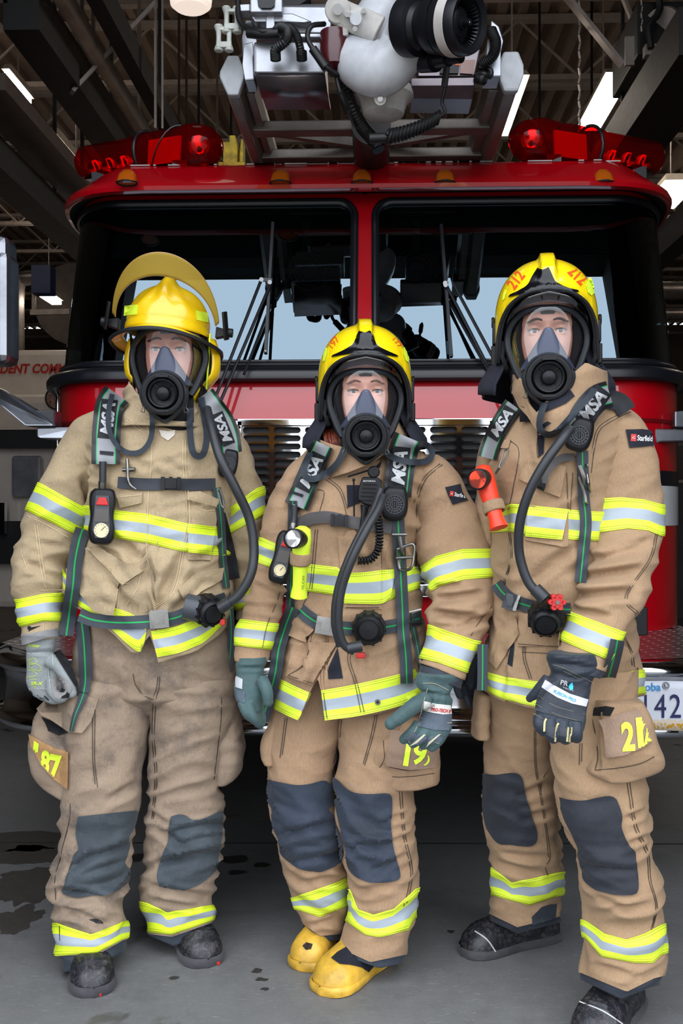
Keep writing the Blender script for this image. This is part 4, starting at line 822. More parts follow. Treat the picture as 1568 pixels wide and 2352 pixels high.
# ---------------------------------------------------------------- cloth materials
def cloth(name, c, dark, dirt=.3):
    t = NT(name); co = t.co(); tw = t.noise(520, 2, .5, t.n('Mapping', Vector=co, Scale=(1, 1, .12)).outputs[0]); big = t.noise(5, 5, .6); dn = t.noise(9, 6, .7)
    base = t.mix(t.ramp(tw, [(.35, 0.), (.65, 1.)]), tuple(x * .86 for x in c), tuple(min(1, x * 1.06) for x in c))
    base = t.mix(t.mathn('MULTIPLY', t.ramp(big, [(.4, 0.), (.7, 1.)]), .35), base, tuple(x * .72 for x in c))
    base = t.mix(t.mathn('MULTIPLY', t.ramp(dn, [(.50, 0.), (.68, 1.)]), dirt), base, dark)
    t.set(Base__Color=base, Roughness=.88, Sheen__Weight=.06, Sheen__Roughness=.5)
    wr = t.noise(17, 4, .5, t.n('Mapping', Vector=co, Scale=(.8, .8, 1.3)).outputs[0], .6)
    b1 = t.n('Bump', Height=wr, Strength=.5, Distance=.010).outputs[0]; b2 = t.n('Bump', Height=tw, Strength=.35, Distance=.0012, Normal=b1).outputs[0]; t.t.links.new(b2, t.b.inputs['Normal']); return t.mt
tanL = cloth('turnout_sand', srgb(173, 152, 120), srgb(110, 97, 80), .32); tanW = cloth('turnout_tan', srgb(164, 133, 103), srgb(112, 90, 72), .25); tanR = cloth('turnout_tan_new', srgb(163, 133, 102), srgb(116, 93, 72), .2)
tanLp = cloth('turnout_worn', srgb(150, 130, 110), srgb(84, 76, 72), .75); tanLa = cloth('turnout_patch', srgb(176, 134, 88), srgb(120, 94, 70), .2); tagm = cloth('tag_cloth', srgb(150, 124, 104), srgb(110, 92, 80), .3)
def leather(name, c, rough=.75, var=.35):
    t = NT(name); n1 = t.noise(12, 6, .65); n2 = t.noise(260, 3); base = t.mix(t.ramp(n1, [(.3, 0.), (.7, 1.)]), tuple(x * (1 - var) for x in c), tuple(min(1, x * (1 + var)) for x in c)); base = t.mix(t.mathn('MULTIPLY', t.ramp(n2, [(.5, 0.), (.7, 1.)]), .3), base, tuple(min(1, x * 1.6 + .01) for x in c))
    t.set(Base__Color=base, Roughness=rough, Sheen__Weight=.08); b1 = t.n('Bump', Height=t.noise(45, 4), Strength=.4, Distance=.004).outputs[0]; b2 = t.n('Bump', Height=n2, Strength=.3, Distance=.001, Normal=b1).outputs[0]; t.t.links.new(b2, t.b.inputs['Normal']); return t.mt
kneeL = leather('knee_suede_grey', srgb(54, 62, 68)); kneeW = leather('knee_suede_navy', srgb(38, 47, 61)); kneeR = leather('knee_suede_black', srgb(30, 34, 43)); cuffn = leather('cuff_suede', srgb(40, 48, 58))
teal = leather('glove_teal', srgb(60, 84, 85), .7); tealp = leather('glove_panel', srgb(76, 86, 98), .8); greyg = leather('glove_grey', srgb(132, 138, 138), .8, .2); greyd = leather('glove_grey_thumb', srgb(130, 128, 126), .85, .2); navyg = leather('glove_navy', srgb(32, 40, 52), .6); navyp = leather('glove_navy_panel', srgb(52, 56, 64), .8)
bootb = NT('boot_rubber'); bootb.set(Base__Color=bootb.mix(bootb.ramp(bootb.noise(60, 8, .75, dist=1.0), [(.48, 0.), (.72, .8)]), srgb(28, 29, 35), srgb(96, 90, 90)), Roughness=.42); bootb.bump(bootb.noise(90, 4), .3, .002); bootb = bootb.mt
bootsole = leather('boot_sole', srgb(62, 60, 64), .8, .3); booty = pm('boot_yellow', srgb(214, 168, 58), .45, var=.22, vs=14, bump=.15, bs=60, coat=.15); navyc = pm('navy_cloth', srgb(20, 23, 36), .85, var=.15, vs=30, bump=.3, bs=400); blackc = pm('black_cloth', srgb(14, 14, 18), .9, var=.1, vs=30, bump=.3, bs=400)
def bandmat(name, mesh=True, dirt=.0, dash=srgb(60, 80, 20)):
    t = NT(name); s = t.n('SeparateXYZ', Vector=t.uv()); v = s.outputs[1]; u = s.outputs[0]; vd = t.mathn('ABSOLUTE', t.mathn('SUBTRACT', v, .5)); lime = srgb(220, 242, 42); silver = srgb(156, 166, 176)
    g = t.mathn('LESS_THAN', vd, .175); base = t.mix(g, lime, silver)
    if mesh:
        ck = t.n('TexChecker', Vector=t.n('CombineXYZ', X=t.mathn('MULTIPLY', u, 1.), Y=t.mathn('MULTIPLY', v, .075), Z=0.).outputs[0], Scale=420.).outputs['Fac']; base = t.mix(t.mathn('MULTIPLY', ck, .13), base, (.25, .3, .3))
    for p_ in (.455, .385):
        st = t.mathn('LESS_THAN', t.mathn('ABSOLUTE', t.mathn('SUBTRACT', vd, p_)), .0085); ds = t.mathn('LESS_THAN', t.mathn('FRACT', t.mathn('MULTIPLY', u, 190.)), .78); base = t.mix(t.mathn('MULTIPLY', t.mathn('MULTIPLY', st, ds), .8), base, dash)
    if dirt: base = t.mix(t.mathn('MULTIPLY', t.ramp(t.noise(16, 5), [(.45, 0.), (.7, 1.)]), dirt), base, srgb(120, 120, 90))
    t.set(Base__Color=base, Roughness=t.mathn('SUBTRACT', .55, t.mathn('MULTIPLY', g, .2)), Emission__Color=lime, Emission__Strength=0.0); t.bump(t.noise(35, 4), .3, .004); return t.mt
bandL = bandmat('reflective_tape', False, .12); bandM = bandmat('reflective_mesh_tape', True, .0)
limem = pm('lime_vinyl', srgb(222, 248, 60), .5, var=.05)
def webbing(name, c, line=None):
    t = NT(name); s = t.n('SeparateXYZ', Vector=t.uv()); v = s.outputs[1]; ck = t.n('TexChecker', Vector=t.n('CombineXYZ', X=t.mathn('MULTIPLY', s.outputs[0], 1.), Y=t.mathn('MULTIPLY', v, .35), Z=0.).outputs[0], Scale=60.).outputs['Fac']; base = t.mix(ck, c, tuple(x * .55 for x in c))
    if line: base = t.mix(t.mathn('LESS_THAN', t.mathn('ABSOLUTE', t.mathn('SUBTRACT', v, .5)), .055), base, line)
    t.set(Base__Color=base, Roughness=.75); t.bump(ck, .4, .001); return t.mt
webg = webbing('webbing_green_line', srgb(62, 68, 76), srgb(20, 160, 80)); webp = webbing('webbing_plain', srgb(54, 58, 66)); webm = webbing('mask_strap_web', srgb(44, 52, 62)); webb = webbing('webbing_brownish', srgb(84, 80, 80))
pt_ = NT('harness_pad'); s_ = pt_.n('SeparateXYZ', Vector=pt_.uv()); vd_ = pt_.mathn('ABSOLUTE', pt_.mathn('SUBTRACT', s_.outputs[1], .5)); b_ = pt_.mix(pt_.mathn('LESS_THAN', vd_, .31), srgb(20, 22, 27), srgb(140, 142, 146)); b_ = pt_.mix(pt_.mathn('LESS_THAN', pt_.mathn('ABSOLUTE', pt_.mathn('SUBTRACT', vd_, .325)), .02), b_, srgb(20, 150, 80)); pt_.set(Base__Color=b_, Roughness=.5); pt_.bump(pt_.noise(40, 3), .25, .003); padm = pt_.mt
padk = pm('pad_black', srgb(22, 24, 30), .7, var=.1); pads = pm('pad_silver', srgb(182, 184, 186), .5, var=.05); hose = pm('hose_rubber', srgb(38, 40, 45), .45, var=.1, bump=.1, bs=100); plast = pm('gear_plastic', srgb(18, 19, 23), .42, var=.12, bump=.1, bs=300, Specular__IOR__Level=.3); plast2 = pm('gear_plastic_grey', srgb(60, 64, 70), .4, var=.1)
steelc = pm('gear_steel', srgb(128, 126, 122), .34, 1, var=.08, bump=.2, bs=300); stitchd = pm('dark_thread', srgb(66, 54, 44), .9, var=0); stitchl = pm('pale_thread', srgb(206, 186, 150), .9, var=0); redp = pm('gear_red', srgb(190, 32, 30), .4, var=.05)
skinL = pm('skin_pale', srgb(222, 160, 140), .5, var=.06, vs=20, Subsurface__Weight=.0); skinW = pm('skin_fair', srgb(228, 170, 148), .5, var=.06, vs=20); skinR = pm('skin_tan', srgb(205, 150, 128), .5, var=.06, vs=20)
lens = thin_glass('mask_lens', (.90, .90, .92), 1.7); rubd = pm('mask_rubber', srgb(26, 28, 32), .5, var=.08, Specular__IOR__Level=.35); rubg = pm('mask_rubber_grey', srgb(46, 51, 56), .55, var=.08, Specular__IOR__Level=.35); nosec = pm('nose_cup', srgb(70, 76, 96), .45, var=.05)
eyew = pm('eye_white', srgb(215, 205, 205), .25, var=0); iris = pm('eye_iris', srgb(96, 104, 110), .25, var=.2, vs=200); irisb = pm('eye_iris_brown', srgb(84, 74, 62), .25, var=.2, vs=200); pupil = pm('eye_pupil', srgb(8), .1, var=0); browm = pm('brow_hair', srgb(52, 36, 30), .9, var=.3, vs=200); browW = pm('brow_hair_light', srgb(130, 88, 72), .9, var=.3, vs=200)
yelL = pm('helmet_yellow', srgb(238, 196, 14), .32, coat=.6, var=.07, vs=8); yelG = pm('helmet_yellow_gloss', srgb(246, 214, 18), .22, coat=.9, var=.05, vs=8); oran = pm('number_orange', srgb(225, 82, 20), .5, var=0); gloss = pm('front_plate_black', srgb(10, 10, 15), .22, coat=.25, var=.05, Specular__IOR__Level=.3)
av = NT('amber_visor'); _t = av.n('BsdfTransparent', Color=(.70, .58, .22, 1)); _d = av.n('BsdfTranslucent', Color=(.55, .42, .10, 1)); _df = av.n('BsdfDiffuse', Color=(.42, .33, .07, 1)); _a = av.n('AddShader'); av.t.links.new(_d.outputs[0], _a.inputs[0]); av.t.links.new(_df.outputs[0], _a.inputs[1]); _m = av.n('MixShader', Fac=.45); av.t.links.new(_t.outputs[0], _m.inputs[1]); av.t.links.new(_a.outputs[0], _m.inputs[2]); _g = av.n('BsdfAnisotropic', Roughness=.05); _m2 = av.n('MixShader', Fac=av.n('LayerWeight', Blend=.12).outputs[0]); av.t.links.new(_m.outputs[0], _m2.inputs[1]); av.t.links.new(_g.outputs[0], _m2.inputs[2]); av.t.links.new(_m2.outputs[0], av.out.inputs[0]); amberv = av.mt; clearv = thin_glass('clear_visor', (.55, .60, .66), 1.7, .03)

# ---------------------------------------------------------------- head, hood, mask, helmets (head frame: x right, y back, z up, origin between the eyes)
def head_mesh(fem=False):
    m = M(); A = [(-.21, .056), (-.14, .055), (-.118, .042), (-.10, .052), (-.06, .064), (-.02, .070), (.03, .075), (.07, .068), (.10, .052), (.118, .028), (.125, .004)]
    Fr = [(-.21, .030), (-.14, .030), (-.122, .062), (-.108, .084), (-.085, .088), (-.06, .092), (-.03, .089), (0, .086), (.02, .094), (.05, .095), (.08, .082), (.105, .055), (.118, .03), (.125, .004)]
    Bk = [(-.21, .085), (-.14, .075), (-.08, .085), (0, .105), (.05, .108), (.09, .085), (.115, .04), (.125, .004)]; rows = []
    NZ = 90; NV = 96
    for i in range(NZ + 1):
        z = lerp(-.21, .125, i / NZ); r = []
        for j in range(NV):
            v = 2 * pi * j / NV; x = interp(A, z) * -cos(v) * abs(cos(v)) ** -.12 if abs(cos(v)) > 1e-6 else 0; fr_ = sin(v) > 0; y = -interp(Fr, z) * (abs(sin(v)) ** .85) if fr_ else interp(Bk, z) * abs(sin(v)) ** .9
            if fr_:
                g = lambda cx, cz, wx, wz: exp(-((x - cx) / wx) ** 2 - ((z - cz) / wz) ** 2)
                y -= .024 * g(0, -.040, .011, .016) + .013 * g(0, -.015, .009, .026) + .006 * g(.013, -.045, .007, .008) + .006 * g(-.013, -.045, .007, .008) + .004 * g(0, -.074, .022, .006) + .005 * g(0, -.083, .018, .005) + .005 * g(0, -.108, .018, .012)
                for sg in (-1, 1): y += .0135 * g(sg * .030, .0, .017, .0115); y -= .004 * g(sg * .032, .020, .022, .006) + .004 * g(sg * .043, -.035, .018, .015)
            r.append(Vector((x, y, z)))
        rows.append(r)
    m.grid(rows, closed=True, cap0=True, cap1=True)
    for sg in (-1, 1): m.ball((sg * .076, .01, -.01), (.008, .018, .03)); m.ball((sg * .031, -.0725, .0062), (.0165, .0110, .0042)); m.ball((sg * .031, -.0715, -.0078), (.0155, .0105, .0034))
    return m
def eye_parts(par, HM, irm, bm_, look=(0, 0)):
    for sg in (-1, 1):
        m = M(); c = Vector((sg * .031, -.0680, -.001)); m.ball(c, .0125, 0, 20); dr = Vector((look[0], -1, look[1])).normalized()
        m.lathe([(.0001, .0129), (.0022, .0128)], c, dr, 16, mat=2); m.lathe([(.0022, .0128), (.0056, .01165)], c, dr, 20, mat=1); m.xf(HM); m.build('eye', [eyew, irm, pupil], par)
        m = M(); rows = []
        for i in range(13):
            t = i / 12; x = sg * lerp(.013, .050, t); z = .0215 + .005 * sin(pi * min(1, t * 1.15)) - .004 * t; y = -.100 + .5 * (abs(x)) ** 1.5 + .002 * t; h = .0030 * sin(pi * (.12 + .80 * t)) ** .6 + .0004; rows.append([Vector((x, y + .006, z - h)), Vector((x, y, z - h * .5)), Vector((x, y - .001, z + h * .6)), Vector((x, y + .006, z + h))])
        m.grid(rows); m.xf(HM); m.build('eyebrow', bm_, par)
        m = M(); m.tube([Vector((sg * (.031 + .0155 * k), -.0825 + .006 * k * k, .0035 - .0045 * k * k)) for k in (-1, -.5, 0, .5, 1)], .0011, 6, n_s=12); m.xf(HM); m.build('eyelashes', browm, par)
def hood_mesh(m, k=1.0, drop=.20, mat=0):
    rows = []
    for i in range(26):
        z = lerp(.10, -drop, i / 25); r = []
        for j in range(61):
            az = lerp(radians(64), radians(296), j / 60); a = .088 * k - .012 * clamp((-.09 - z) / .05); fr_ = lerp(.094, .070, clamp((-.08 - z) / .05)); r.append(Vector((sin(az) * a * -1, -cos(az) * (fr_ if cos(az) > 0 else .118 * k), z)))
        rows.append(r)
    m.grid(rows, mat)
    rows = [[Vector((-.065 + .13 * j / 10, -.066 - .012 * cos((j / 10 - .5) * pi), z)) for j in range(11)] for z in (-.125, -.14, -.16, -drop - .02)]; m.grid(rows, mat)
OUTL = [(0, .049), (.03, .0485), (.062, .040), (.084, .020), (.095, -.006), (.0945, -.035), (.084, -.070), (.070, -.105), (.060, -.122)]
def mout(t):
    L = OUTL; s = [0]
    for a, b in zip(L, L[1:]): s.append(s[-1] + math.hypot(b[0] - a[0], b[1] - a[1]))
    sg = 1 if t >= 0 else -1; q = spline([(x, z, 0) for x, z in L], 40); k = abs(t) * 39; i = min(int(k), 38); p = q[i].lerp(q[i + 1], k - i); return sg * p.x, p.y
def mdepth(x, z): return -.094 + (abs(x) / .098) ** 2 * .052
def mask(nm_label, pos, HM, tilt=0, strapc=True):
    T = thing('breathing_mask', nm_label, 'face mask', pos); X = HM
    m = M(); rows = []; N = 40
    zs = [lerp(.046, -.122, i / 26) for i in range(27)]
    def hwid(z):
        lo = [(mout(i / 60)) for i in range(61)]; pr = [(zz, xx) for xx, zz in lo][::-1]; pr.sort(); return interp(pr, z)
    for z in zs:
        w = hwid(z); rows.append([Vector((w * sin(a) / sin(1.25), mdepth(w, z) - (cos(a) - cos(1.25)) * .092 * (w / .095) ** .8 - .012, z)) for a in [lerp(-1.25, 1.25, j / N) for j in range(N + 1)]])
    m.grid(rows); m.xf(X); m.build('lens', lens, T)
    m = M(); pts = []
    for i in range(-50, 51): x, z = mout(i / 50); pts.append(Vector((x, mdepth(x, z) - .010, z)))
    m.tube(pts, .0078, 10, caps=False); pts2 = [Vector((p.x * .95, p.y - .006, p.z * .96 - .001)) for p in pts]; m.tube(pts2, .0035, 8, caps=False, mat=1); pts3 = [Vector((p.x * .96, p.y + .02, p.z)) for p in pts]; m.grid([pts, pts3]); m.grid([pts3, [Vector((p.x * .82, -.078 + .012 * abs(p.x) / .09, p.z * .93)) for p in pts], [Vector((p.x * .66, -.078 + .020 * abs(p.x) / .09, p.z * .86 - .002)) for p in pts]], 2); m.xf(X); m.build('face_seal', [rubd, rubg, blackc], T)
    m = M(); m.prism([(-.020, -.094, .052), (.020, -.094, .052), (.016, -.100, .036), (-.016, -.100, .036)], (0, .02, 0)); m.xf(X); m.build('top_clip', rubg, T, bevel=.002)
    m = M(); rows = []
    for i in range(15):
        t = i / 14; z = lerp(-.002, -.098, t); w = .013 + .056 * t; yb = -.128 + .004 * t; rows.append([Vector((w * sin(a), yb + .065 * (1 - cos(a)) * (.25 + t * .75) , z - .018 * (1 - cos(a)) * (1 - t))) for a in [lerp(-1.35, 1.35, j / 20) for j in range(21)]])
    m.grid(rows); m.xf(X); m.build('nose_cup', nosec, T, solid=.002)
    o = Vector((0, -.135, -.122)); ax = Vector((0, -1, -.12)).normalized(); up = Vector((0, 0, 1))
    m = M(); rows = []
    for k, (r, h) in enumerate(((.046, -.03), (.057, -.014), (.059, .004), (.056, .016), (.051, .02))):
        rr = []
        for j in range(64):
            a = 2 * pi * j / 64; sx_ = 1.02; top = max(0, sin(a)); peak = 1 + .20 * exp(-((a - pi / 2) / .38) ** 2) + .08 * top; rr.append(o + ax * (h - .012 * top) + Vector((1, 0, 0)) * r * cos(a) * (1.06 if sin(a) > -.2 else 1.0) + ax.cross(Vector((1, 0, 0))) * -1 * r * sin(a) * peak)
        rows.append(rr)
    m.grid(rows, closed=True, matf=lambda i, j: 0); m.xf(X); m.build('regulator_cover', rubg, T)
    m = M(); m.lathe([(.055, .0), (.0545, .022), (.052, .028), (.047, .029), (.041, .028), (.038, .020), (.036, .034), (.034, .036), (.031, .034), (.030, .014), (.018, .012), (.0175, .020), (.016, .026), (.010, .030), (.001, .031)], o, ax, 56, up=up, cap0=True)
    for k in range(4):
        a = pi / 4 + k * pi / 2; q = Vector((cos(a), 0, 0)) + ax.cross(Vector((1, 0, 0))) * sin(a); m.bar(o + q * .020 + ax * .012, o + q * .031 + ax * .015, .004, .003)
    for k in range(20):
        a = -pi / 2 + (k - 9.5) * .055; q = Vector((cos(a), 0, 0)) - ax.cross(Vector((1, 0, 0))) * sin(a); m.bar(o + q * .050 + ax * .002, o + q * .0575 + ax * .002, .0016, .02)
    for a in (pi / 2, -pi / 2):
        q = Vector((cos(a), 0, 0)) - ax.cross(Vector((1, 0, 0))) * sin(a); w = Vector((1, 0, 0)); m.bar(o + q * .043 + ax * .028 - w * .016, o + q * .043 + ax * .028 + w * .016, .008, .006)
    m.xf(X); m.build('regulator', plast, T)
    for sg in (-1, 1):
        m = M(); m.tube([Vector((sg * .050, -.142, -.128)), Vector((sg * .058, -.135, -.140)), Vector((sg * .054, -.130, -.155)), Vector((sg * .060, -.128, -.165)), Vector((sg * .050, -.13, -.168)), Vector((sg * .051, -.138, -.142))], .0012, 6, n_s=24); m.xf(X); m.build('strap_hook', steelc, T)
        m = M(); rows = [[Vector((sg * lerp(.093, .098, t), lerp(-.005, .095, t), z - .006 * t)) for t in (0, .3, .6, 1)] for z in (-.030, -.012)]; m.grid(rows); m.xf(X); m.build('head_strap', webm, T, solid=.002)
        m = M(); m.box((sg * .098, -.006, -.022), (.006, .014, .022)); m.xf(X); m.build('strap_buckle', steelc, T, bevel=.001)
    return T
def gallet(label, pos, HM):
    T = thing('helmet', label, 'helmet', pos); m = M(); NV = 132; NU = 34
    ZB = [(p.x, p.y) for p in spline([(x_, y_ * 8, 0) for x_, y_ in [(0, .083), (.35, .078), (.7, .060), (.95, .028), (1.10, -.010), (1.20, -.055), (1.30, -.072), (1.9, -.076), (2.4, -.050), (3.15, -.045)]], 90)]
    def zb(az): return interp(ZB, abs(az)) / 8
    def pt(az, z, off=0):
        k = (z - .02) / .166; r = max(0, 1 - clamp(k) ** 2.5) ** .46 if z > .02 else 1 - .05 * ((.02 - z) / .1) ** 2
        a, b = .1265 + off, (.146 + off); x = a * sin(az) * r; y = -b * cos(az) * r * (1 if cos(az) > 0 else 1.0); zz = z
        cr_ = .0145 * clamp((.022 - abs(x)) / .008) * clamp((z - .10) / .03); n_ = Vector((x / a, y / b, k if z > .02 else 0)); n_ = n_.normalized() if n_.length > 0 else Vector((0, 0, 1))
        br = .006 * exp(-((z - zb(az) - .004) / .012) ** 2) if abs(az) < 1.3 else 0
        return Vector((x, y, zz)) + n_ * (cr_ + br + (off if z > .1 else 0))
    rows = []
    for i in range(NU + 1):
        r = []
        for j in range(NV):
            az = -pi + 2 * pi * j / NV; t = i / NU; th = lerp(.0, 1, t); z0 = .1695; zz = zb(az); z = .02 + .1655 * cos(th * math.acos(clamp((zz - .02) / .1655, -1, 1))) if zz > .02 else (.02 + .1655 * cos(min(1, t / .75) * pi / 2) if t < .75 else lerp(.02, zz, (t - .75) / .25)); r.append(pt(az, z))
        rows.append(r)
    m.grid(rows, closed=True); m.flip(); m.xf(HM); m.build('shell', yelG, T, solid=.004, sharp=50); shell = m; li = M(); cc_ = HM @ Vector((0, 0, .02)); li.v = [cc_ + (p - cc_) * .955 for p in m.v]; li.f = m.f; li.m = m.m; li.uv = m.uv; li.sm = m.sm; li.build('liner', blackc, T)
    m = M(); pts = [pt(az, zb(az), .001) for az in [-pi + 2 * pi * j / 120 for j in range(121)]]; m.tube(pts, .0042, 8, caps=False); pts = [Vector((p.x * .95, p.y * .965, p.z)) for p in pts]; m.tube(pts, .0036, 6, caps=False); m.xf(HM); m.build('rim', rubd, T)
    m = M(); rows = []
    for t in (0, .25, .5, .75, 1): rows.append([Vector((.112 * sin(az), -.140 * cos(az) + .012 * t - .006, interp([(0, .080), (.5, .069), (.9, .042), (1.2, .010)], abs(az)) - .021 * t * (1 - .35 * abs(az)))) for az in [lerp(-1.2, 1.2, j / 40) for j in range(41)]])
    m.grid(rows); m.xf(HM); m.build('stowed_visor', clearv, T, solid=.002)
    for sg in (-1, 1):
        m = M(); m.box((sg * .126, .0, .005), (.012, .05, .055)); m.box((sg * .128, .0, -.050), (.014, .044, .05)); m.box((sg * .131, .0, -.072), (.008, .03, .02)); m.cyl((sg * .126, -.005, .035), (sg * .134, -.005, .035), .014); m.xf(HM); m.build('ear_fitting', plast, T, bevel=.003)
        m = M(); m.grid([[Vector((sg * x, y, z)) for y in (-.055, -.02, .02)] for x, z in ((.110, -.02), (.112, -.06), (.100, -.09))]); m.xf(HM); m.build('padding', blackc, T, solid=.01)
    m = M(); rows = []
    for i in range(14):
        z = lerp(.02, -.155, i / 13); r = []
        for j in range(41):
            a0 = 1.25 - .38 * clamp(-z / .06); az = lerp(a0, 2 * pi - a0, j / 40); fl_ = .098 + .062 * clamp((-.02 - z) / .11) ** 1.2; wv = .008 * sin(j * 1.1) * clamp(-z / .1); r.append(Vector(((fl_ + wv) * sin(az), -(fl_ + .02) * cos(az) * (1 if cos(az) < 0 else .45), z - .01 * cos(az * 2))))
        rows.append(r)
    m.grid(rows); m.xf(HM); m.build('neck_curtain', navyc, T, solid=.004)
    return T, shell
def headframe(px, py, d, yaw=0, pitch=0, roll=0, s=1.03):
    pos = P(px, py, d); return Matrix.Translation(pos) @ Matrix.Rotation(YAW + radians(yaw), 4, 'Z') @ Matrix.Rotation(radians(pitch), 4, 'X') @ Matrix.Rotation(radians(roll), 4, 'Y') @ Matrix.Scale(s, 4) @ Matrix.Translation((0, .085, 0)), pos

def boot(par, heel, toe, matu, mats, leg=None, shaft=None, wd=1.0, stripe=False, sole=True, yellow=False, toelabel=None):
    H = Vector((*heel, 0)); Tt = Vector((*toe, 0)); fw = (Tt - H); L = fw.length; fw.normalize(); sd = Vector((-fw.y, fw.x, 0)); up = Vector((0, 0, 1))
    prof = [(0, .012, .05), (.02, .034, .085), (.10, .041, .115), (.30, .042, .125), (.48, .043, .118), (.62, .050, .100), (.75, .056, .086), (.86, .054, .076), (.94, .043, .060), (.985, .025, .040), (.997, .010, .026), (1.0, .0005, .0125)]
    m = M(); rows = []
    for s in [i / 44 for i in range(45)]:
        w = interp([(a, b) for a, b, c in prof], s) * wd; h = interp([(a, c) for a, b, c in prof], s); r = []
        for j in range(29):
            a = pi * j / 28; ridge = .0045 * max(0, sin((s - .62) * 150)) if (s > .62 and s < .86 and sin(a) > .6 and not yellow) else 0; r.append(H + fw * (s * L) + sd * (w * cos(a) * abs(cos(a)) ** -.25 if abs(cos(a)) > 1e-4 else 0) + up * (.012 + (h - .012 + ridge) * sin(a) ** .72 if sin(a) > 0 else .012))
        rows.append(r)
    m.grid(rows); m.grid([[q for q in [p for p in (r[0], r[-1])]] for r in rows]); ob = m.build('boot', matu, par, sharp=60)
    b = M(); rows = [[], [], [], [], []]
    for k, (e, z) in enumerate(((-.004, .001), (.002, .003), (.005, .014), (.004, .022), (-.003, .027))):
        lo = []
        for s in [i / 40 for i in range(41)]: w = interp([(a, b_) for a, b_, c in prof], s) * wd + e; lo.append(H + fw * (s * (L + .01) - .004) + sd * w + up * (z + (.0025 * (1 if int(s * 40) % 4 < 2 else -1) if k == 2 and not yellow else 0)))
        for s in [1 - i / 40 for i in range(41)]: w = interp([(a, b_) for a, b_, c in prof], s) * wd + e; lo.append(H + fw * (s * (L + .01) - .004) - sd * w + up * z)
        rows[k] = lo
    b.grid(rows, closed=True, cap0=True); b.build('boot_sole', mats, ob, sharp=50)
    m2 = M(); LC = sum((leg.S(leg.y1 - 20, k * pi / 2, 0, False) for k in range(4)), Vector()) / 4 if leg else H + up * .3; m2.tube([H + fw * .10 + up * .06, (H + fw * .09 + up * .10).lerp(LC, .5), LC, LC + up * .12], (.054, .060), 20, n_s=8); m2.build('boot_shaft', shaft or matu, ob)
    return ob, m
def floor_pt(px, py): x, y = fl(px, py); return Vector((x, y, 0))
def body_of(par, HM, lofts, hands, mats, fem=False):
    m = M(); m.merge(head_mesh(fem).xf(HM))
    neck = HM @ Vector((0, .02, -.12)); t0 = lofts[0]; c = sum((t0.S(t0.y0 + 60, v, 0, False) for v in (0, pi / 2, pi, 3 * pi / 2)), Vector()) / 4; m.tube([neck, neck.lerp(c, .5), c], (.050, .075), 16, n_s=8)
    for L in lofts:
        rows = []
        for i in range(31):
            y = lerp(L.y0 + (25 if L is t0 else 0), L.y1 - (120 if L is t0 else 75), i / 30); k_ = .60 if L.hip else (.5 if L is not t0 and L.y0 < 1300 else .62); q = [L.S(y, 2 * pi * j / 24, 0, False) for j in range(24)]; cc = sum(q, Vector()) / 24; rows.append([cc + (p - cc) * k_ for p in q])
        m.grid(rows, closed=True, cap0=True, cap1=True)
    for h in hands: m.tube(h[0], h[1] * .55, 8, n_s=10)
    return m.build('body', mats, par, remesh=.0034, smoothit=2)
def glove(par, palm, fingers, mt_, d, vox=.0030, name='glove', label=None):
    m = M(); palm.sheet(m, nu=24, nv=36, cap0=True, cap1=True); hands = []
    for pts, r in fingers:
        q = [P(*p) for p in pts]; m.tube(q, lambda t, r=r: (lerp(r[0], r[1], t) if isinstance(r, tuple) else r) * (1 if t < .9 else .93), 14, n_s=16); rr = r[1] if isinstance(r, tuple) else r; m.ball(q[-1], rr * .98, n=12); hands.append((q, rr))
    o = m.build(name, mt_, par, remesh=vox, smoothit=4, label=label); return o, m, hands
def gear_console(par_name, label, quad, tg, lift, dim=(.050, .105), face=True):
    pass

# ================================================================= LEFT FIREFIGHTER
pL = thing('firefighter', 'left firefighter in sand turnout gear with raised amber face shield and grey gloves', 'person', floor_pt(330, 2190), 'firefighters')
HML, posL = headframe(384, 800, 2.66, yaw=1, pitch=0, roll=0, s=1.04)
foldsL = [(205, 1035, 185, 1165, 9, .010), (300, 1260, 340, 1330, 12, .012), (420, 1275, 345, 1420, 12, .012), (330, 1260, 350, 1330, 10, .010), (230, 1210, 330, 1290, 10, .008), (440, 1290, 520, 1250, 9, .008), (300, 1050, 360, 1090, 8, .004), (370, 1060, 430, 1085, 8, .004), (250, 1330, 320, 1430, 10, .008), (470, 1340, 400, 1400, 9, .008), (350, 1140, 340, 1240, 8, .004)]
TL = Loft([(905, 320, 430), (925, 285, 470), (945, 235, 505), (980, 205, 530), (1030, 200, 538), (1100, 200, 530), (1200, 202, 522), (1260, 195, 518), (1300, 165, 530), (1340, 150, 538), (1390, 152, 540), (1440, 165, 535), (1540, 175, 530)], [(930, 2.78), (1100, 2.80), (1500, 2.82)], [(905, .06), (950, .10), (1050, .155), (1200, .17), (1350, .19), (1540, .17)], [(930, .10), (1100, .16), (1500, .17)], .80, .0065, foldsL, 1)
SLl = Loft([(945, 215, 262), (962, 182, 272), (990, 160, 272), (1030, 133, 262), (1080, 107, 242), (1120, 88, 215), (1160, 72, 205), (1200, 57, 198), (1240, 46, 182), (1280, 39, 166), (1320, 36, 154), (1350, 39, 150), (1400, 45, 147), (1432, 50, 144), (1462, 54, 142)], [(945, 2.80), (1200, 2.80), (1462, 2.74)], [(945, .03), (970, .07), (1100, .085), (1462, .062)], [(945, .03), (970, .08), (1462, .065)], .85, [(945, .003), (1000, .005), (1180, .006), (1240, .010), (1340, .009), (1460, .004)], [(190, 1100, 205, 1170, 8, .010), (60, 1290, 130, 1330, 8, .007), (70, 1240, 150, 1260, 7, .006)], 2)
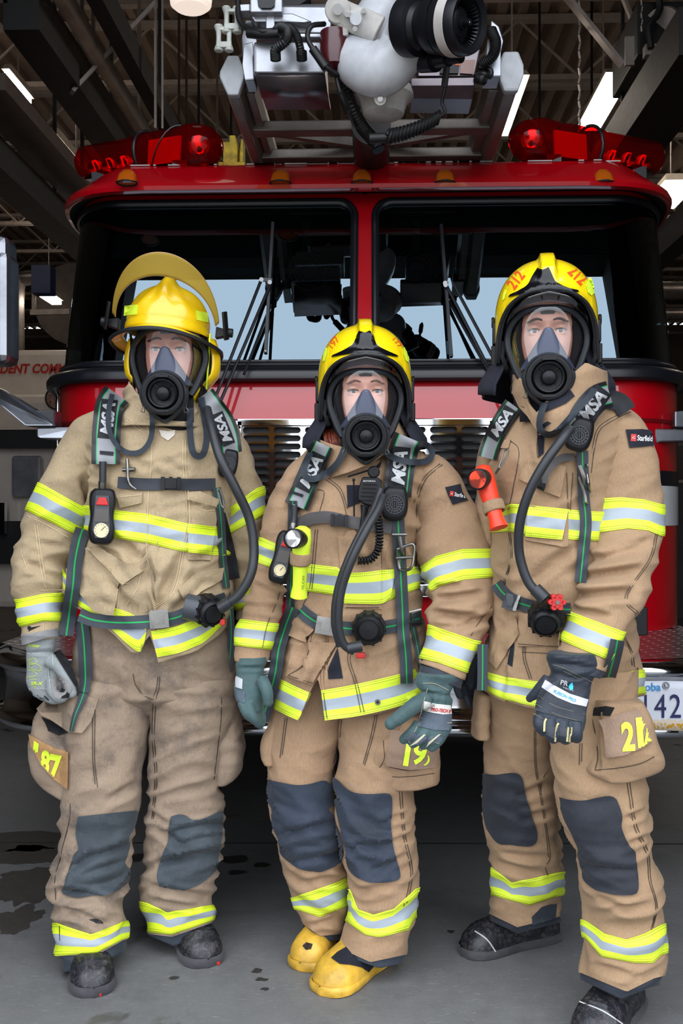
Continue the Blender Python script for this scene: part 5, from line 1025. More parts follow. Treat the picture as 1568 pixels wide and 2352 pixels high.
SLr = Loft([(940, 478, 512), (958, 472, 530), (990, 475, 553), (1030, 482, 572), (1080, 492, 590), (1130, 500, 603), (1180, 508, 609), (1230, 515, 609), (1280, 528, 604), (1330, 530, 596), (1380, 530, 588), (1420, 530, 584)], 2.90, [(940, .03), (975, .075), (1420, .06)], .07, .85, [(940, .003), (1000, .005), (1250, .009), (1420, .006)], (), 3)
HL = Loft([(1395, 190, 528), (1450, 182, 535), (1520, 165, 540), (1570, 160, 542), (1610, 168, 535), (1640, 200, 500)], 2.84, [(1395, .13), (1500, .155), (1590, .12), (1640, .04)], [(1395, .13), (1650, .13)], .82, [(1395, .002), (1650, .006)], [(345, 1500, 350, 1640, 7, .010), (310, 1560, 345, 1625, 9, .008), (300, 1500, 330, 1600, 14, .008)], 4)
LLl = Loft([(1500, 172, 348), (1570, 155, 352), (1640, 151, 352), (1720, 153, 334), (1790, 154, 326), (1835, 150, 324), (1880, 143, 312), (1930, 134, 301), (1985, 122, 300), (2030, 117, 298), (2065, 121, 292), (2100, 128, 286), (2150, 131, 287), (2195, 138, 282), (2215, 142, 278)], [(1520, 2.84), (1950, 2.82), (2215, 2.725)], [(1520, .09), (1570, .138), (1800, .115), (1950, .115), (2215, .085)], [(1570, .11), (2215, .10)], .85, [(1570, .006), (1800, .008), (1900, .010), (2080, .012), (2130, .006), (2215, .006)], [(140, 2050, 270, 2072, 9, .010), (150, 2085, 250, 2130, 8, .008), (210, 1970, 300, 1935, 9, .008), (250, 1840, 315, 1800, 9, .006), (160, 2000, 215, 1960, 8, .008)], 5)
LLr = Loft([(1500, 350, 535), (1570, 344, 545), (1640, 345, 543), (1720, 341, 522), (1790, 339, 504), (1840, 339, 506), (1900, 336, 510), (1960, 333, 508), (2020, 330, 498), (2070, 334, 493), (2110, 341, 491), (2150, 346, 488), (2165, 352, 486)], [(1520, 2.85), (2165, 2.885)], [(1500, .08), (1570, .138), (1800, .105), (2165, .085)], [(1570, .11), (2165, .10)], .85, [(1570, .006), (1800, .008), (1900, .010), (2080, .012), (2110, .006), (2165, .005)], [(345, 2030, 470, 2060, 8, .009), (350, 1900, 420, 1940, 9, .009), (370, 1980, 500, 1950, 9, .009), (345, 1870, 390, 1900, 8, .007), (365, 2070, 450, 2085, 7, .006)], 6)
HL.hip = True
# trousers
m = M(); HL.sheet(m, nu=50, nv=110, cap1=True); LLl.sheet(m, bot=ln((130, 2197), (225, 2192), (283, 2160)), nu=120, nv=96); LLr.sheet(m, bot=ln((345, 2146), (395, 2152), (490, 2118)), nu=110, nv=96); trL = m.build('trousers', tanLp, pL, sharp=0); trLm = m
tgTL = Target(m)
def hemcuff(loft, top, bot, par, mt_, off=-.004):
    m = M(); loft.sheet(m, top=top, bot=bot, nu=8, nv=80, off=off); m.build('hem_cuff', mt_, par, solid=.004, sharp=0); return m
hcs = [hemcuff(LLl, ln((135, 2186), (225, 2184), (283, 2150)), ln((155, 2232), (215, 2224), (275, 2190)), trL, cuffn), hemcuff(LLr, ln((345, 2135), (395, 2143), (490, 2108)), ln((345, 2150), (400, 2174), (493, 2130)), trL, cuffn)]
def band(loft, top, bot, par, mt_, nu=10, nv=110, off=.0035, nm='reflective_band', **kw):
    m = M(); loft.sheet(m, top=top, bot=bot, nu=nu, nv=nv, off=off, **kw); o = m.build(nm, mt_, par, sharp=0, solid=.002); return m
b1 = band(LLl, ln((130, 2121), (209, 2147), (285, 2116)), ln((139, 2195), (224, 2188), (281, 2158)), trL, bandL); b2 = band(LLr, ln((339, 2075), (383, 2097), (481, 2079)), ln((350, 2142), (394, 2147), (490, 2114)), trL, bandL)
z4 = Z(50, 1550, 2.703)
def knee(pts, par, mt_, tg, name='knee_patch'):
    m = M(); P2 = [(p.x, p.y) for p in spline([(x, y, 0) for x, y in pts + pts[:1]], len(pts) * 4)][:-1]; decal(m, P2, tg, .005, .003, step=4.5); m.build(name, mt_, par, sharp=50); return m
k1 = knee(z4((350, 880), (430, 885), (520, 895), (590, 890), (650, 878), (712, 842), (700, 920), (680, 970), (660, 1010), (665, 1080), (640, 1170), (670, 1210), (668, 1250), (640, 1305), (580, 1345), (520, 1365), (430, 1372), (350, 1385), (280, 1372), (245, 1345), (265, 1300), (270, 1260), (310, 1180), (320, 1120), (350, 1080), (335, 1000), (340, 930)), trL, kneeL, tgTL)
k2 = knee(z4((925, 880), (975, 866), (1020, 875), (1060, 900), (1120, 895), (1180, 870), (1238, 845), (1243, 900), (1238, 1020), (1225, 1080), (1218, 1120), (1215, 1180), (1190, 1230), (1120, 1290), (1040, 1328), (960, 1325), (870, 1318), (838, 1260), (850, 1190), (870, 1120), (905, 1040), (910, 960)), trL, kneeL, tgTL)
tgTL.addm(k1).addm(k2).addm(b1).addm(b2)
sm = M(); seams(sm, [z4((690, -10), (705, 60), (760, 130), (820, 155)), z4((845, 10), (835, 90), (815, 160), (808, 400), (825, 600), (818, 740), (805, 900)), z4((857, 10), (850, 90), (832, 160), (822, 400), (838, 600), (830, 740), (815, 900)), z4((300, 800), (295, 900), (250, 1080), (235, 1150), (205, 1260), (210, 1400)), z4((440, 215), (440, 520), (455, 680)), z4((455, 215), (452, 520), (470, 700)), z4((1240, 140), (1235, 300), (1205, 560), (1195, 650)), z4((345, 1095), (300, 1190), (262, 1330)), z4((235, 1650), (232, 1560))], tgTL); sm.build('seam_stitching', stitchd, trL)
# cargo pockets
PkL = Loft([(1625, 96, 190), (1660, 80, 215), (1700, 72, 222), (1760, 76, 222), (1800, 105, 224), (1822, 150, 222)], 2.84, [(1625, .05), (1700, .10), (1822, .08)], [(1625, .05), (1700, .10), (1822, .06)], .5, .006, [(100, 1690, 190, 1720, 9, .012)], 7)
m = M(); PkL.sheet(m, nu=36, nv=70, cap0=True, cap1=True); pkL = m.build('cargo_pocket', tanLp, trL, sharp=0); tgp = Target(m); 
m = M(); decal(m, z4((90, 210), (150, 150), (380, 125), (475, 150), (430, 290), (375, 362), (290, 355), (180, 280), (120, 250)), tgp.addm(trLm), .012, .006, step=9, dmax=.3, flat=.35); m.build('pocket_flap', tanLp, trL, sharp=50); flm = m
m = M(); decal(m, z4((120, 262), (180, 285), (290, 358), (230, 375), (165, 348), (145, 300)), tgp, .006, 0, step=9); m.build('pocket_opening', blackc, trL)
m = M(); decal(m, z4((55, 370), (130, 420), (200, 455), (293, 478), (288, 710), (200, 650), (120, 560), (60, 440)), tgp, .006, .004, step=9, dmax=.3); tagL = m; m.build('number_tag', tanLa, trL, sharp=50); tg2 = Target(m)
m = M(); tdecal(m, '7', (50 + 207 / 2.703, 1550 + 580 / 2.703), 62, 4, tg2, .003, bold=.045, width=27, skew=.12); tdecal(m, '8', (50 + 145 / 2.703, 1550 + 540 / 2.703), 52, 6, tg2, .003, bold=.045, width=22, skew=.35); tdecal(m, '1', (50 + 85 / 2.703, 1550 + 470 / 2.703), 38, 6, tg2, .003, bold=.045, width=12, skew=.6); m.build('tag_number', limem, trL)
PkR = Loft([(1598, 508, 535), (1640, 504, 545), (1700, 500, 556), (1740, 496, 556), (1780, 492, 545), (1792, 492, 530)], 2.88, [(1598, .05), (1700, .09), (1792, .07)], .07, .7, .005, (), 8)
m = M(); PkR.sheet(m, nu=30, nv=50, cap0=True, cap1=True); m.build('cargo_pocket', tanLp, trL, sharp=0); tgp = Target(m); m = M(); decal(m, z4((1240, 130), (1290, 140), (1325, 200), (1305, 300), (1270, 290), (1235, 200)), tgp, .006, .005, step=8, flat=.3); m.build('pocket_flap', tanLp, trL, sharp=50)
# coat
hemL = ln((143, 1362), (170, 1392), (221, 1425), (262, 1458), (300, 1500), (320, 1502), (333, 1476), (340, 1450), (352, 1478), (362, 1524), (409, 1510), (455, 1494), (500, 1462), (522, 1440), (538, 1395))
m = M(); TL.sheet(m, bot=hemL, nu=110, nv=180, cap0=True); SLl.sheet(m, nu=90, nv=80, cap0=True); SLr.sheet(m, nu=80, nv=70, cap0=True); coatL = m.build('coat', tanL, pL, sharp=0, solid=.003); cmL = m
ColL = Loft([(868, 296, 462), (890, 290, 462), (920, 283, 462), (950, 275, 470), (985, 262, 478)], [(868, 2.74), (985, 2.76)], [(868, .075), (985, .13)], [(868, .10), (985, .14)], .9, .005, (), 9)
m = M(); ColL.sheet(m, top=ln((285, 862), (300, 885), (345, 940), (375, 966), (430, 968), (445, 945), (465, 915), (470, 880)), nu=24, nv=90); m.build('collar', tanL, coatL, sharp=0, solid=.006); colm = m
tgL = Target(cmL, colm)
for lo, a, b in ((TL, ln((190, 1160), (267, 1172), (336, 1180), (424, 1201), (496, 1209), (530, 1212)), ln((190, 1228), (267, 1237), (336, 1247), (420, 1267), (484, 1274), (530, 1276))), (SLl, ln((80, 1104), (93, 1110), (200, 1169)), ln((62, 1173), (183, 1232))), (SLl, ln((43, 1376), (99, 1364), (147, 1362)), ln((51, 1439), (99, 1427), (145, 1427))), (SLr, ln((511, 1178), (590, 1121)), ln((518, 1230), (608, 1182))), (SLr, ln((530, 1362), (590, 1346)), ln((527, 1404), (585, 1392)))):
    tgL.addm(band(lo, a, b, coatL, bandL, nv=130))
z1 = Z(30, 880, 2.613)
def dband(polytop, polybot, par, mt_, tg, off=.0065):
    m = M(); n = 60; rows = []; uvs = []
    A, _ = resample(polytop, 1); B, _ = resample(polybot, 1); acc = 0; prev = None
    for i in range(n + 1):
        a = A[int(i / n * (len(A) - 1))]; b = B[int(i / n * (len(B) - 1))]; r = []
        for j in range(9):
            x, y = lerp(a[0], b[0], j / 8), lerp(a[1], b[1], j / 8); ray, h = tg.cast(x, y); r.append((ray, h[1] if h else None))
        rows.append(r)
    ts = sorted(t for r in rows for _, t in r if t); md = ts[len(ts) // 2]; out = []
    for r in rows: out.append([CAM + ray * ((t if t and abs(t - md) < .2 else md) - off) for ray, t in r])
    for i, r in enumerate(out):
        if i: acc += (r[4] - out[i - 1][4]).length
        uvs.append([(acc, 1 - j / 8) for j in range(9)])
    m.grid(out, uvs=uvs); m.build('reflective_band', mt_, par, sharp=0); return m
tgL.addm(dband(z1((295, 1110), (340, 1180), (400, 1240), (500, 1305), (600, 1345), (720, 1390), (800, 1470)), z1((300, 1232), (350, 1300), (410, 1345), (500, 1400), (600, 1485), (680, 1560), (757, 1612), (785, 1560), (798, 1500)), coatL, bandL, tgL))
tgL.addm(dband(z1((825, 1490), (960, 1465), (1050, 1435), (1130, 1405), (1258, 1375)), z1((865, 1645), (990, 1620), (1080, 1585), (1150, 1550), (1262, 1445)), coatL, bandL, tgL))
def pocket(pts, par, mt_, tg, th=.007, nm='pocket_flap', off=.002, flat=.0, step=8):
    m = M(); decal(m, pts, tg, off, th, step=step, flat=flat); m.build(nm, mt_, par, sharp=60); return m
for pts, th in ((z1((330, 1040), (455, 985), (640, 1200), (600, 1405), (480, 1370), (330, 1150)), .010), (z1((452, 1000), (510, 975), (640, 1060), (780, 1125), (655, 1212), (560, 1110)), .016), (z1((1045, 655), (1120, 648), (1235, 700), (1215, 745), (1160, 745), (1045, 700)), .010), (z1((1050, 700), (1230, 745), (1215, 860), (1185, 1065), (1050, 1060)), .006), (z1((620, 670), (775, 655), (770, 720), (640, 750)), .008), (z1((990, 1235), (1100, 1130), (1260, 1110), (1250, 1180), (1030, 1320)), .010)):
    tgL.addm(pocket(pts, coatL, tanL, tgL, th, off=.001))
tgL.addm(dband(z1((1043, 842), (1218, 862)), z1((1050, 1015), (1190, 1030)), coatL, bandL, tgL, .005))
sm = M(); seams(sm, [z1((800, 230), (830, 420), (810, 700), (800, 1000), (820, 1110)), z1((1020, 340), (1020, 500), (1045, 800), (1010, 1000), (950, 1250), (800, 1370)), z1((1035, 340), (1035, 500), (1060, 800), (1025, 1000), (965, 1250), (815, 1375)), z1((690, 210), (780, 280)), z1((680, 225), (775, 292)), z1((800, 200), (940, 240), (1080, 232)), z1((85, 795), (200, 850), (330, 925)), z1((130, 850), (150, 1000), (180, 1180), (200, 1230)), z1((145, 850), (165, 1000), (195, 1180)), z1((60, 820), (50, 1000), (85, 1120)), z1((640, 1220), (620, 1400)), z1((765, 1150), (740, 1240), (680, 1330)), z1((460, 1005), (650, 1200), (775, 1132)), z1((160, 1245), (300, 1240)), z1((575, 690), (770, 670)), z1((180, 1440), (182, 1490)), z1((1050, 720), (1150, 765), (1210, 760))], tgL, 1.3); sm.build('seam_stitching', stitchl, coatL)
m = M(); decal(m, z1((875, 280), (930, 290), (972, 282), (970, 310), (930, 345), (890, 320)), tgL, .003, .001, step=6); m.build('collar_emblem', pm('pale_emblem', srgb(196, 188, 176), .6), coatL)
m = M(); decal(m, z1((165 / 1, 1455), (100, 1468), (92, 1490), (100, 1485)), tgL, .003, 0, 6); m.cyl(hp(67, 1442, .005, tgL), hp(67, 1442, .001, tgL), .005); m.build('snap_button', blackc, coatL)
# grey wristlet and gloves
WL = Loft([(1440, 55, 140), (1465, 56, 136), (1482, 58, 128), (1500, 62, 120)], 2.73, .055, .055, .9, .004, (), 11)
m = M(); WL.sheet(m, ya=1438, yb=1478, top=ln((55, 1458), (135, 1442)), bot=ln((57, 1481), (100, 1468), (133, 1462)), nu=10, nv=50, off=.003); m.build('sleeve_wristlet', leather('wristlet_grey', srgb(128, 128, 128), .85, .15), coatL, solid=.004)
PG = Loft([(1462, 60, 132), (1480, 60, 127), (1497, 64, 122), (1506, 62, 124), (1520, 60, 133), (1545, 60, 146), (1570, 62, 150), (1590, 70, 140), (1600, 82, 128)], 2.72, [(1462, .035), (1497, .028), (1520, .032), (1600, .024)], [(1462, .035), (1600, .026)], .85, .003, [(66, 1499, 126, 1497, 4, .004)], 12)
gL, gm, hnd = glove(pL, PG, [([(118, 1560, 2.70), (120, 1588, 2.69), (138, 1604, 2.68), (152, 1596, 2.68)], (.016, .013)), ([(100, 1570, 2.73), (102, 1594, 2.72), (120, 1606, 2.71), (136, 1606, 2.71)], (.016, .013)), ([(86, 1570, 2.76), (90, 1592, 2.75), (108, 1602, 2.74), (124, 1604, 2.74)], (.015, .012)), ([(74, 1565, 2.79), (80, 1586, 2.78), (96, 1596, 2.77), (110, 1600, 2.77)], (.014, .011)), ([(112, 1515, 2.70), (136, 1532, 2.69), (155, 1560, 2.68), (165, 1592, 2.68)], (.020, .0145))], greyg, 2.72, label='grey suede glove')
z7 = Z(40, 1430, 7.84); tgG = Target(gm)
m = M(); decal(m, z7((600, 1050), (660, 960), (760, 950), (880, 1020), (960, 1110), (980, 1200), (950, 1270), (880, 1280), (850, 1200), (800, 1080), (730, 1060), (720, 1150), (780, 1230), (800, 1330), (760, 1390), (680, 1350), (620, 1220)), tgG, .002, .001, 5); m.build('thumb_lining', greyd, gL)
m = M(); decal(m, z7((650, 540), (760, 480), (900, 640), (1010, 860), (1090, 1100), (1100, 1240), (1050, 1060), (920, 830), (740, 640)), tgG, .003, .001, 6, dmax=.08); m.build('black_gusset', blackc, gL); m = M(); decal(m, z7((730, 1070), (790, 1090), (850, 1190), (890, 1300), (940, 1290), (930, 1350), (800, 1370), (790, 1290), (740, 1170)), tgG, .0025, 0, 5); m.build('black_gusset', blackc, gL)
m = M(); seams(m, [z7((205, 730), (250, 650), (320, 645), (350, 725), (205, 730)), z7((215, 760), (360, 750), (435, 860), (330, 862), (215, 800), (215, 760)), z7((190, 860), (240, 850), (330, 900), (345, 950), (205, 985)), z7((170, 700), (235, 625)), z7((170, 1000), (190, 960))], tgG, .9, .0022); tdecal(m, 'SR-X', z7((350, 1095))[0], 8, 3, tgG, .0028, width=28, shear=.2, bold=.03); tdecal(m, 'HexArmor', z7((290, 1018))[0], 3.4, 3, tgG, .0028, width=18, shear=.2); tdecal(m, '8180', z7((300, 1160))[0], 3.5, 3, tgG, .0028, width=9); tdecal(m, 'Armor', z7((290, 410))[0], 8, 5, tgG, .0028, width=30, shear=.2, bold=.02); m.build('glove_print', pm('lime_print', srgb(190, 215, 60), .6, var=0), gL)
m = M(); seams(m, [z7((550, 730), (560, 900), (590, 1190)), z7((630, 560), (650, 900)), z7((200, 1190), (590, 1200)), z7((165, 560), (400, 550), (620, 520))], tgG, .8, .002); m.build('glove_stitching', pm('glove_thread', srgb(190, 190, 186), .8, var=0), gL)
m = M(); 
for a in (((350, 1310), (420, 1370)), ((480, 1320), (560, 1400)), ((225, 1230), (270, 1290))): seams(m, [z7(*a)], tgG, 2.5, .002)
m.build('finger_slot', blackc, gL)
WR = Loft([(1370, 535, 582), (1440, 530, 575), (1490, 520, 560), (1540, 514, 548), (1575, 516, 545)], 2.93, .035, .035, .9, .003, (), 13)
gR, gmr, hnd2 = glove(pL, WR, [([(520 + 8 * i, 1560, 2.90 + .02 * i), (518 + 8 * i, 1590, 2.89 + .02 * i), (524 + 6 * i, 1606 - 3 * i, 2.88 + .02 * i)], .012) for i in range(4)] + [([(545, 1500, 2.89), (556, 1530, 2.88), (552, 1560, 2.87)], .014)], blackc, 2.9, vox=.004, label='dark glove behind the coat')
ftL = []
o1, mb1 = boot(pL, fl(200, 2170), fl(216, 2291), bootb, bootsole, LLl, wd=1.06); o2, mb2 = boot(pL, fl(405, 2128), fl(478, 2222), bootb, bootsole, LLr, wd=1.06)
for o_, q in ((o1, (228, 2287)), (o2, (500, 2215))):
    m = M(); m.box(P(q[0], q[1] - 4, HC * F / (q[1] - CY) - .002), (.014, .012, .008)); m.build('sole_tab', redp, o_, bevel=.001)
body_of(pL, HML, [TL, SLl, SLr, HL, LLl, LLr], hnd + hnd2, skinL); eye_parts(pL, HML, iris, browm)
m = M(); hood_mesh(m, 1.06); m.xf(HML); m.build('hood', blackc, pL, solid=.004)

# left mask
mkL = mask('breathing mask worn by the left firefighter under the amber face shield', posL, HML)
# traditional helmet
HHL = HML @ Matrix.Translation((-.014, 0, .03)) @ Matrix.Rotation(radians(5), 4, 'Y') @ Matrix.Translation((0, 0, -.03))
hlL = thing('helmet', 'yellow traditional helmet with raised amber face shield and black brim', 'helmet', posL)
m = M(); rows = []
for i in range(40):
    t = i / 39; r = []
    for j in range(128):
        az = 2 * pi * j / 128; el = pi / 2 * (1 - t); k = cos(el) ** .82; x = .112 * sin(az) * k; y = -.135 * cos(az) * k; z = .048 + .128 * sin(el) ** .9; n_ = Vector((x / .112, y / .135, (z - .04) / .13)).normalized() if t > 0 else Vector((0, 0, 1))
        front = clamp(-y / .09 + .7, 0, 1.2); pk = .022 * exp(-(x / .016) ** 2) * clamp((z - .105) / .05) * (1 if y < .1 else .5); f1 = .004 * exp(-((abs(x) - (.008 + (.172 - z) * .75)) / .013) ** 2) * clamp((z - .07) / .04) * clamp(-y / .03)
        r.append(Vector((x, y, z)) + n_ * (pk + f1 - .003 * exp(-((z - .072) / .004) ** 2)))
    rows.append(r)
m.grid(rows, closed=True, cap0=True); m.flip(); m.xf(HHL); m.build('shell', yelL, hlL, solid=.004, sharp=60); tgH = Target(m)
m = M(); rows = []
for e, dz in ((0, .0), (.012, -.004), (.027, -.010), (.034, -.014)):
    rows.append([Vector(((.112 + e) * sin(a), -(.135 + e * (1 if cos(a) > 0 else 2.2)) * cos(a) , .050 + dz - .022 * sin(a) ** 2 - .030 * clamp(-cos(a)))) for a in [2 * pi * j / 96 for j in range(96)]])
m.grid(rows, closed=True); m.xf(HHL); m.build('brim', yelL, hlL, solid=.004); m = M(); m.tube([(p.x, p.y, p.z) for p in rows[-1] + rows[-1][:1]], .0055, 8, caps=False, flat=.8); m.xf(HHL); m.build('brim_edge', rubd, hlL)
m = M()
for pts in (((286, 702), (317, 700), (315, 722), (284, 725)), ((449, 713), (476, 719), (478, 741), (452, 735))): decal(m, pts, tgH, .001, .001, 5)
m.build('reflective_trim', limem, hlL)
m = M(); rows = []; 
for j in range(61):
    ph = lerp(-1.42, 1.42, j / 60); r = []
    for i in range(9):
        t = i / 8; q = abs(ph) / 1.42; tt = t * (1 - .25 * q ** 4); r.append(Vector((lerp(.132, .140, t) * sin(ph), -.03 - lerp(.135, .150, tt) * cos(ph) , .050 + lerp(.118, .172, tt) * cos(ph) ** .8)))
    rows.append(r)
m.grid(rows); m.xf(HHL); m.build('face_shield', amberv, hlL, solid=.002)
m = M(); m.tube([r[-1] for r in rows], .0014, 6); m.tube([r[0] for r in rows], .0014, 6); m.xf(HHL); m.build('shield_edge', pm('amber_edge', srgb(170, 130, 90), .3, var=0), hlL)
for sg in (-1, 1):
    m = M(); m.prism([(sg * .128, -.02, .050), (sg * .160, -.02, .058), (sg * .160, -.02, .074), (sg * .128, -.02, .080)], (0, .03, 0)); m.bar((sg * .160, -.03, .045), (sg * .150, -.05, .115), .006, .02); m.cyl((sg * .158, -.02, .066), (sg * .174, -.02, .066), .012, n=12); m.xf(HHL); m.build('shield_bracket', plast, hlL, bevel=.002)
m = M(); rows = []
for i in range(12):
    z = lerp(.035, -.135, i / 11); rows.append([Vector(((.112 + .012 * sin(i * .4) - .045 * clamp((-.06 - z) / .07)) * sin(az), -(.120 + .02 * clamp(-z / .1)) * cos(az) * (1 if cos(az) < 0 else .5), z)) for az in [lerp(1.05, 2 * pi - 1.05, j / 40) for j in range(41)]])
m.grid(rows); m.xf(HML); m.build('ear_curtain', [yelL], hlL, solid=.004); m = M(); m.grid([[Vector((p.x * .95, p.y * .95, p.z)) for p in r] for r in rows]); m.xf(HML); m.build('curtain_lining', blackc, hlL)
for sg in (-1, 1):
    m = M(); m.grid([[Vector((sg * (.104 - .01 * t), -.05 + dx, lerp(.045, -.10, t))) for dx in (0, .02)] for t in (0, .3, .6, 1)]); m.xf(HML); m.build('chin_strap', blackc if sg < 0 else limem, hlL, solid=.003)
# ---------------------------------------------------------------- air pack, left
def airpack(label, pos, bx, by0, by1, d, r=.078):
    T = thing('breathing_apparatus', label, 'air pack', pos)
    m = M(); m.lathe([(.001, 0), (.02, .0), (.025, -.03), (.05, -.05), (r, -.10), (r, -.50), (.05, -.55), (.001, -.57)], P(bx, by0, d), (0, .03, 1), 28); m.build('air_cylinder', plast2, T)
    m = M(); a = P(bx, by0 + 20, d - .09); b = P(bx, by1, d - .09); m.bar(a, b, .22, .02, up=(0, 1, 0)); m.build('back_plate', plast, T, bevel=.008); return T
def msa(par, c, ang, hpx, wpx, tg, skew=0, off=.004, shear=.25, box=None):
    ca, sa = cos(radians(ang)), sin(radians(ang)); bw, bh = (box or (wpx * 1.12, hpx * 1.25)); m = M()
    poly = [(c[0] + x * ca - (y + x * skew) * sa, c[1] + x * sa + (y + x * skew) * ca) for x, y in ((-bw / 2, -bh / 2), (bw / 2, -bh / 2), (bw / 2, bh / 2), (-bw / 2, bh / 2))]
    decal(m, poly, tg, off * .6, 0, 7); m.build('logo_panel', padk, par); m = M(); tdecal(m, 'MSA', c, hpx, ang, tg, off + .002, width=wpx, shear=shear, bold=.035, skew=skew); m.build('logo_lettering', pads, par)
apL = airpack('black air pack harness worn by the left firefighter, gauge at his right chest', P(360, 1000, 2.95), 370, 985, 1350, 3.08)
tgA = Target(cmL, colm)
m = M(); strap(m, [(268, 905), (252, 930), (245, 980), (243, 1030), (243, 1066)], lambda t: lerp(66, 66, t), tgL, .022, .018, cols=7, smooth=14); m.build('shoulder_strap', padm, apL, sharp=60); padl = m; tgS = Target(m)
sp_ = [o for o in apL.children if o.name.startswith('shoulder_strap')][-1]; msa(sp_, (247, 962), -84, 30, 76, tgS, box=(90, 38))
m = M(); decal(m, z1((520, 405), (603, 412), (600, 435), (520, 425)), tgS, .003, 0, 6); m.build('name_slot', padk, sp_)
m = M(); strap(m, [(470, 905), (492, 935), (512, 965), (525, 1000), (530, 1040)], lambda t: lerp(46, 52, t), tgL, .022, .018, cols=7, smooth=14); m.build('shoulder_strap', padm, apL, sharp=60); padr = m; tgS2 = Target(m); sp2 = [o for o in apL.children if o.name.startswith('shoulder_strap')][-1]; msa(sp2, (512, 985), -112, 22, 66, tgS2, box=(78, 29))
tgL.addm(padl).addm(padr)
# straps
m = M(); strap(m, [(190, 1215), (182, 1240), (172, 1290), (168, 1340), (160, 1400), (152, 1460)], 34, tgL, .016, .003, smooth=12); m.build('pull_strap', webg, apL)
m = M(); strap(m, [(270, 1108), (330, 1112), (385, 1112), (440, 1113), (495, 1112)], 27, tgL, .008, .003, smooth=8); m.build('chest_strap', webp, apL); cs_ = m
m = M(); strap(m, [(182, 1412), (215, 1424), (270, 1430), (340, 1428), (400, 1420), (450, 1400), (520, 1375)], 31, tgL, .010, .003, smooth=10); m.build('waist_belt', webg, apL); wb_ = m
m = M(); strap(m, [(184, 1415), (190, 1450), (194, 1500), (196, 1560), (192, 1590)], lambda t: 31 if t < .8 else 26, Target(cmL, trLm), .016, .003, smooth=12); m.build('belt_tail', webg, apL)
m = M(); strap(m, [(196, 1580), (186, 1610), (172, 1645), (163, 1680)], lambda t: lerp(22, 9, t), Target(trLm, flm), .010, .003, smooth=12); m.build('belt_tail', webg, apL)
tgC = Target(cs_, wb_)
def buckle(par, c, w, h, tg, mt_, ang=0, nm='buckle', th=.012, inner=True):
    ca, sa = cos(radians(ang)), sin(radians(ang)); q = lambda x, y: (c[0] + x * ca - y * sa, c[1] + x * sa + y * ca); m = M(); decal(m, [q(-w / 2, -h / 2), q(w / 2, -h / 2), q(w / 2, h / 2), q(-w / 2, h / 2)], tg, .001, th, 30, flat=.7); m.build(nm, mt_, par, bevel=.0015)
    t2 = Target(m)
    if inner:
        m = M(); decal(m, [q(-w * .22, -h * .25), q(w * .22, -h * .25), q(w * .22, h * .25), q(-w * .22, h * .25)], t2, .0005, .003, 30, flat=.5); m.build(nm + '_button', mt_, par, bevel=.001)
    return t2
def clip(par, c, w, h, tg, ang=0):
    ca, sa = cos(radians(ang)), sin(radians(ang)); q = lambda x, y: (c[0] + x * ca - y * sa, c[1] + x * sa + y * ca); m = M()
    for x0, x1, hh in ((-.5, -.30, 1), (-.28, .28, .8), (.30, .5, .95)): decal(m, [q(x0 * w, -hh * h / 2), q(x1 * w, -hh * h / 2), q(x1 * w, hh * h / 2), q(x0 * w, hh * h / 2)], tg, .002, .009, 30, flat=.7)
    decal(m, [q(-.1 * w, -.5 * h), q(.1 * w, -.5 * h), q(.06 * w, -.2 * h), q(-.06 * w, -.2 * h)], tg, .003, .009, 30, flat=.7); m.build('strap_clip', plast, par, bevel=.001)
clip(apL, (392, 1110), 46, 30, tgC); buckle(apL, (366, 1422), 42, 42, tgC, steelc, -5); buckle(apL, (348, 1424), 10, 40, tgC, steelc, -5, inner=False, th=.006)
m = M(); pts = [hp(292, 1070, .014, tgL), hp(290, 1100, .018, tgL), hp(296, 1114, .022, tgC.addm(cmL)), hp(308, 1124, .014, tgC)]; m.tube([hp(292, 1055, .008, tgL), hp(293, 1075, .016, tgL), hp(294, 1100, .018, tgL), hp(300, 1115, .022, tgC), hp(312, 1124, .018, tgC)], .0045, 10, n_s=16, mat=0); m.cyl(hp(282, 1079, .012, tgL), hp(310, 1078, .012, tgL), .0055); m.build('hook_fastener', steelc, coatL)
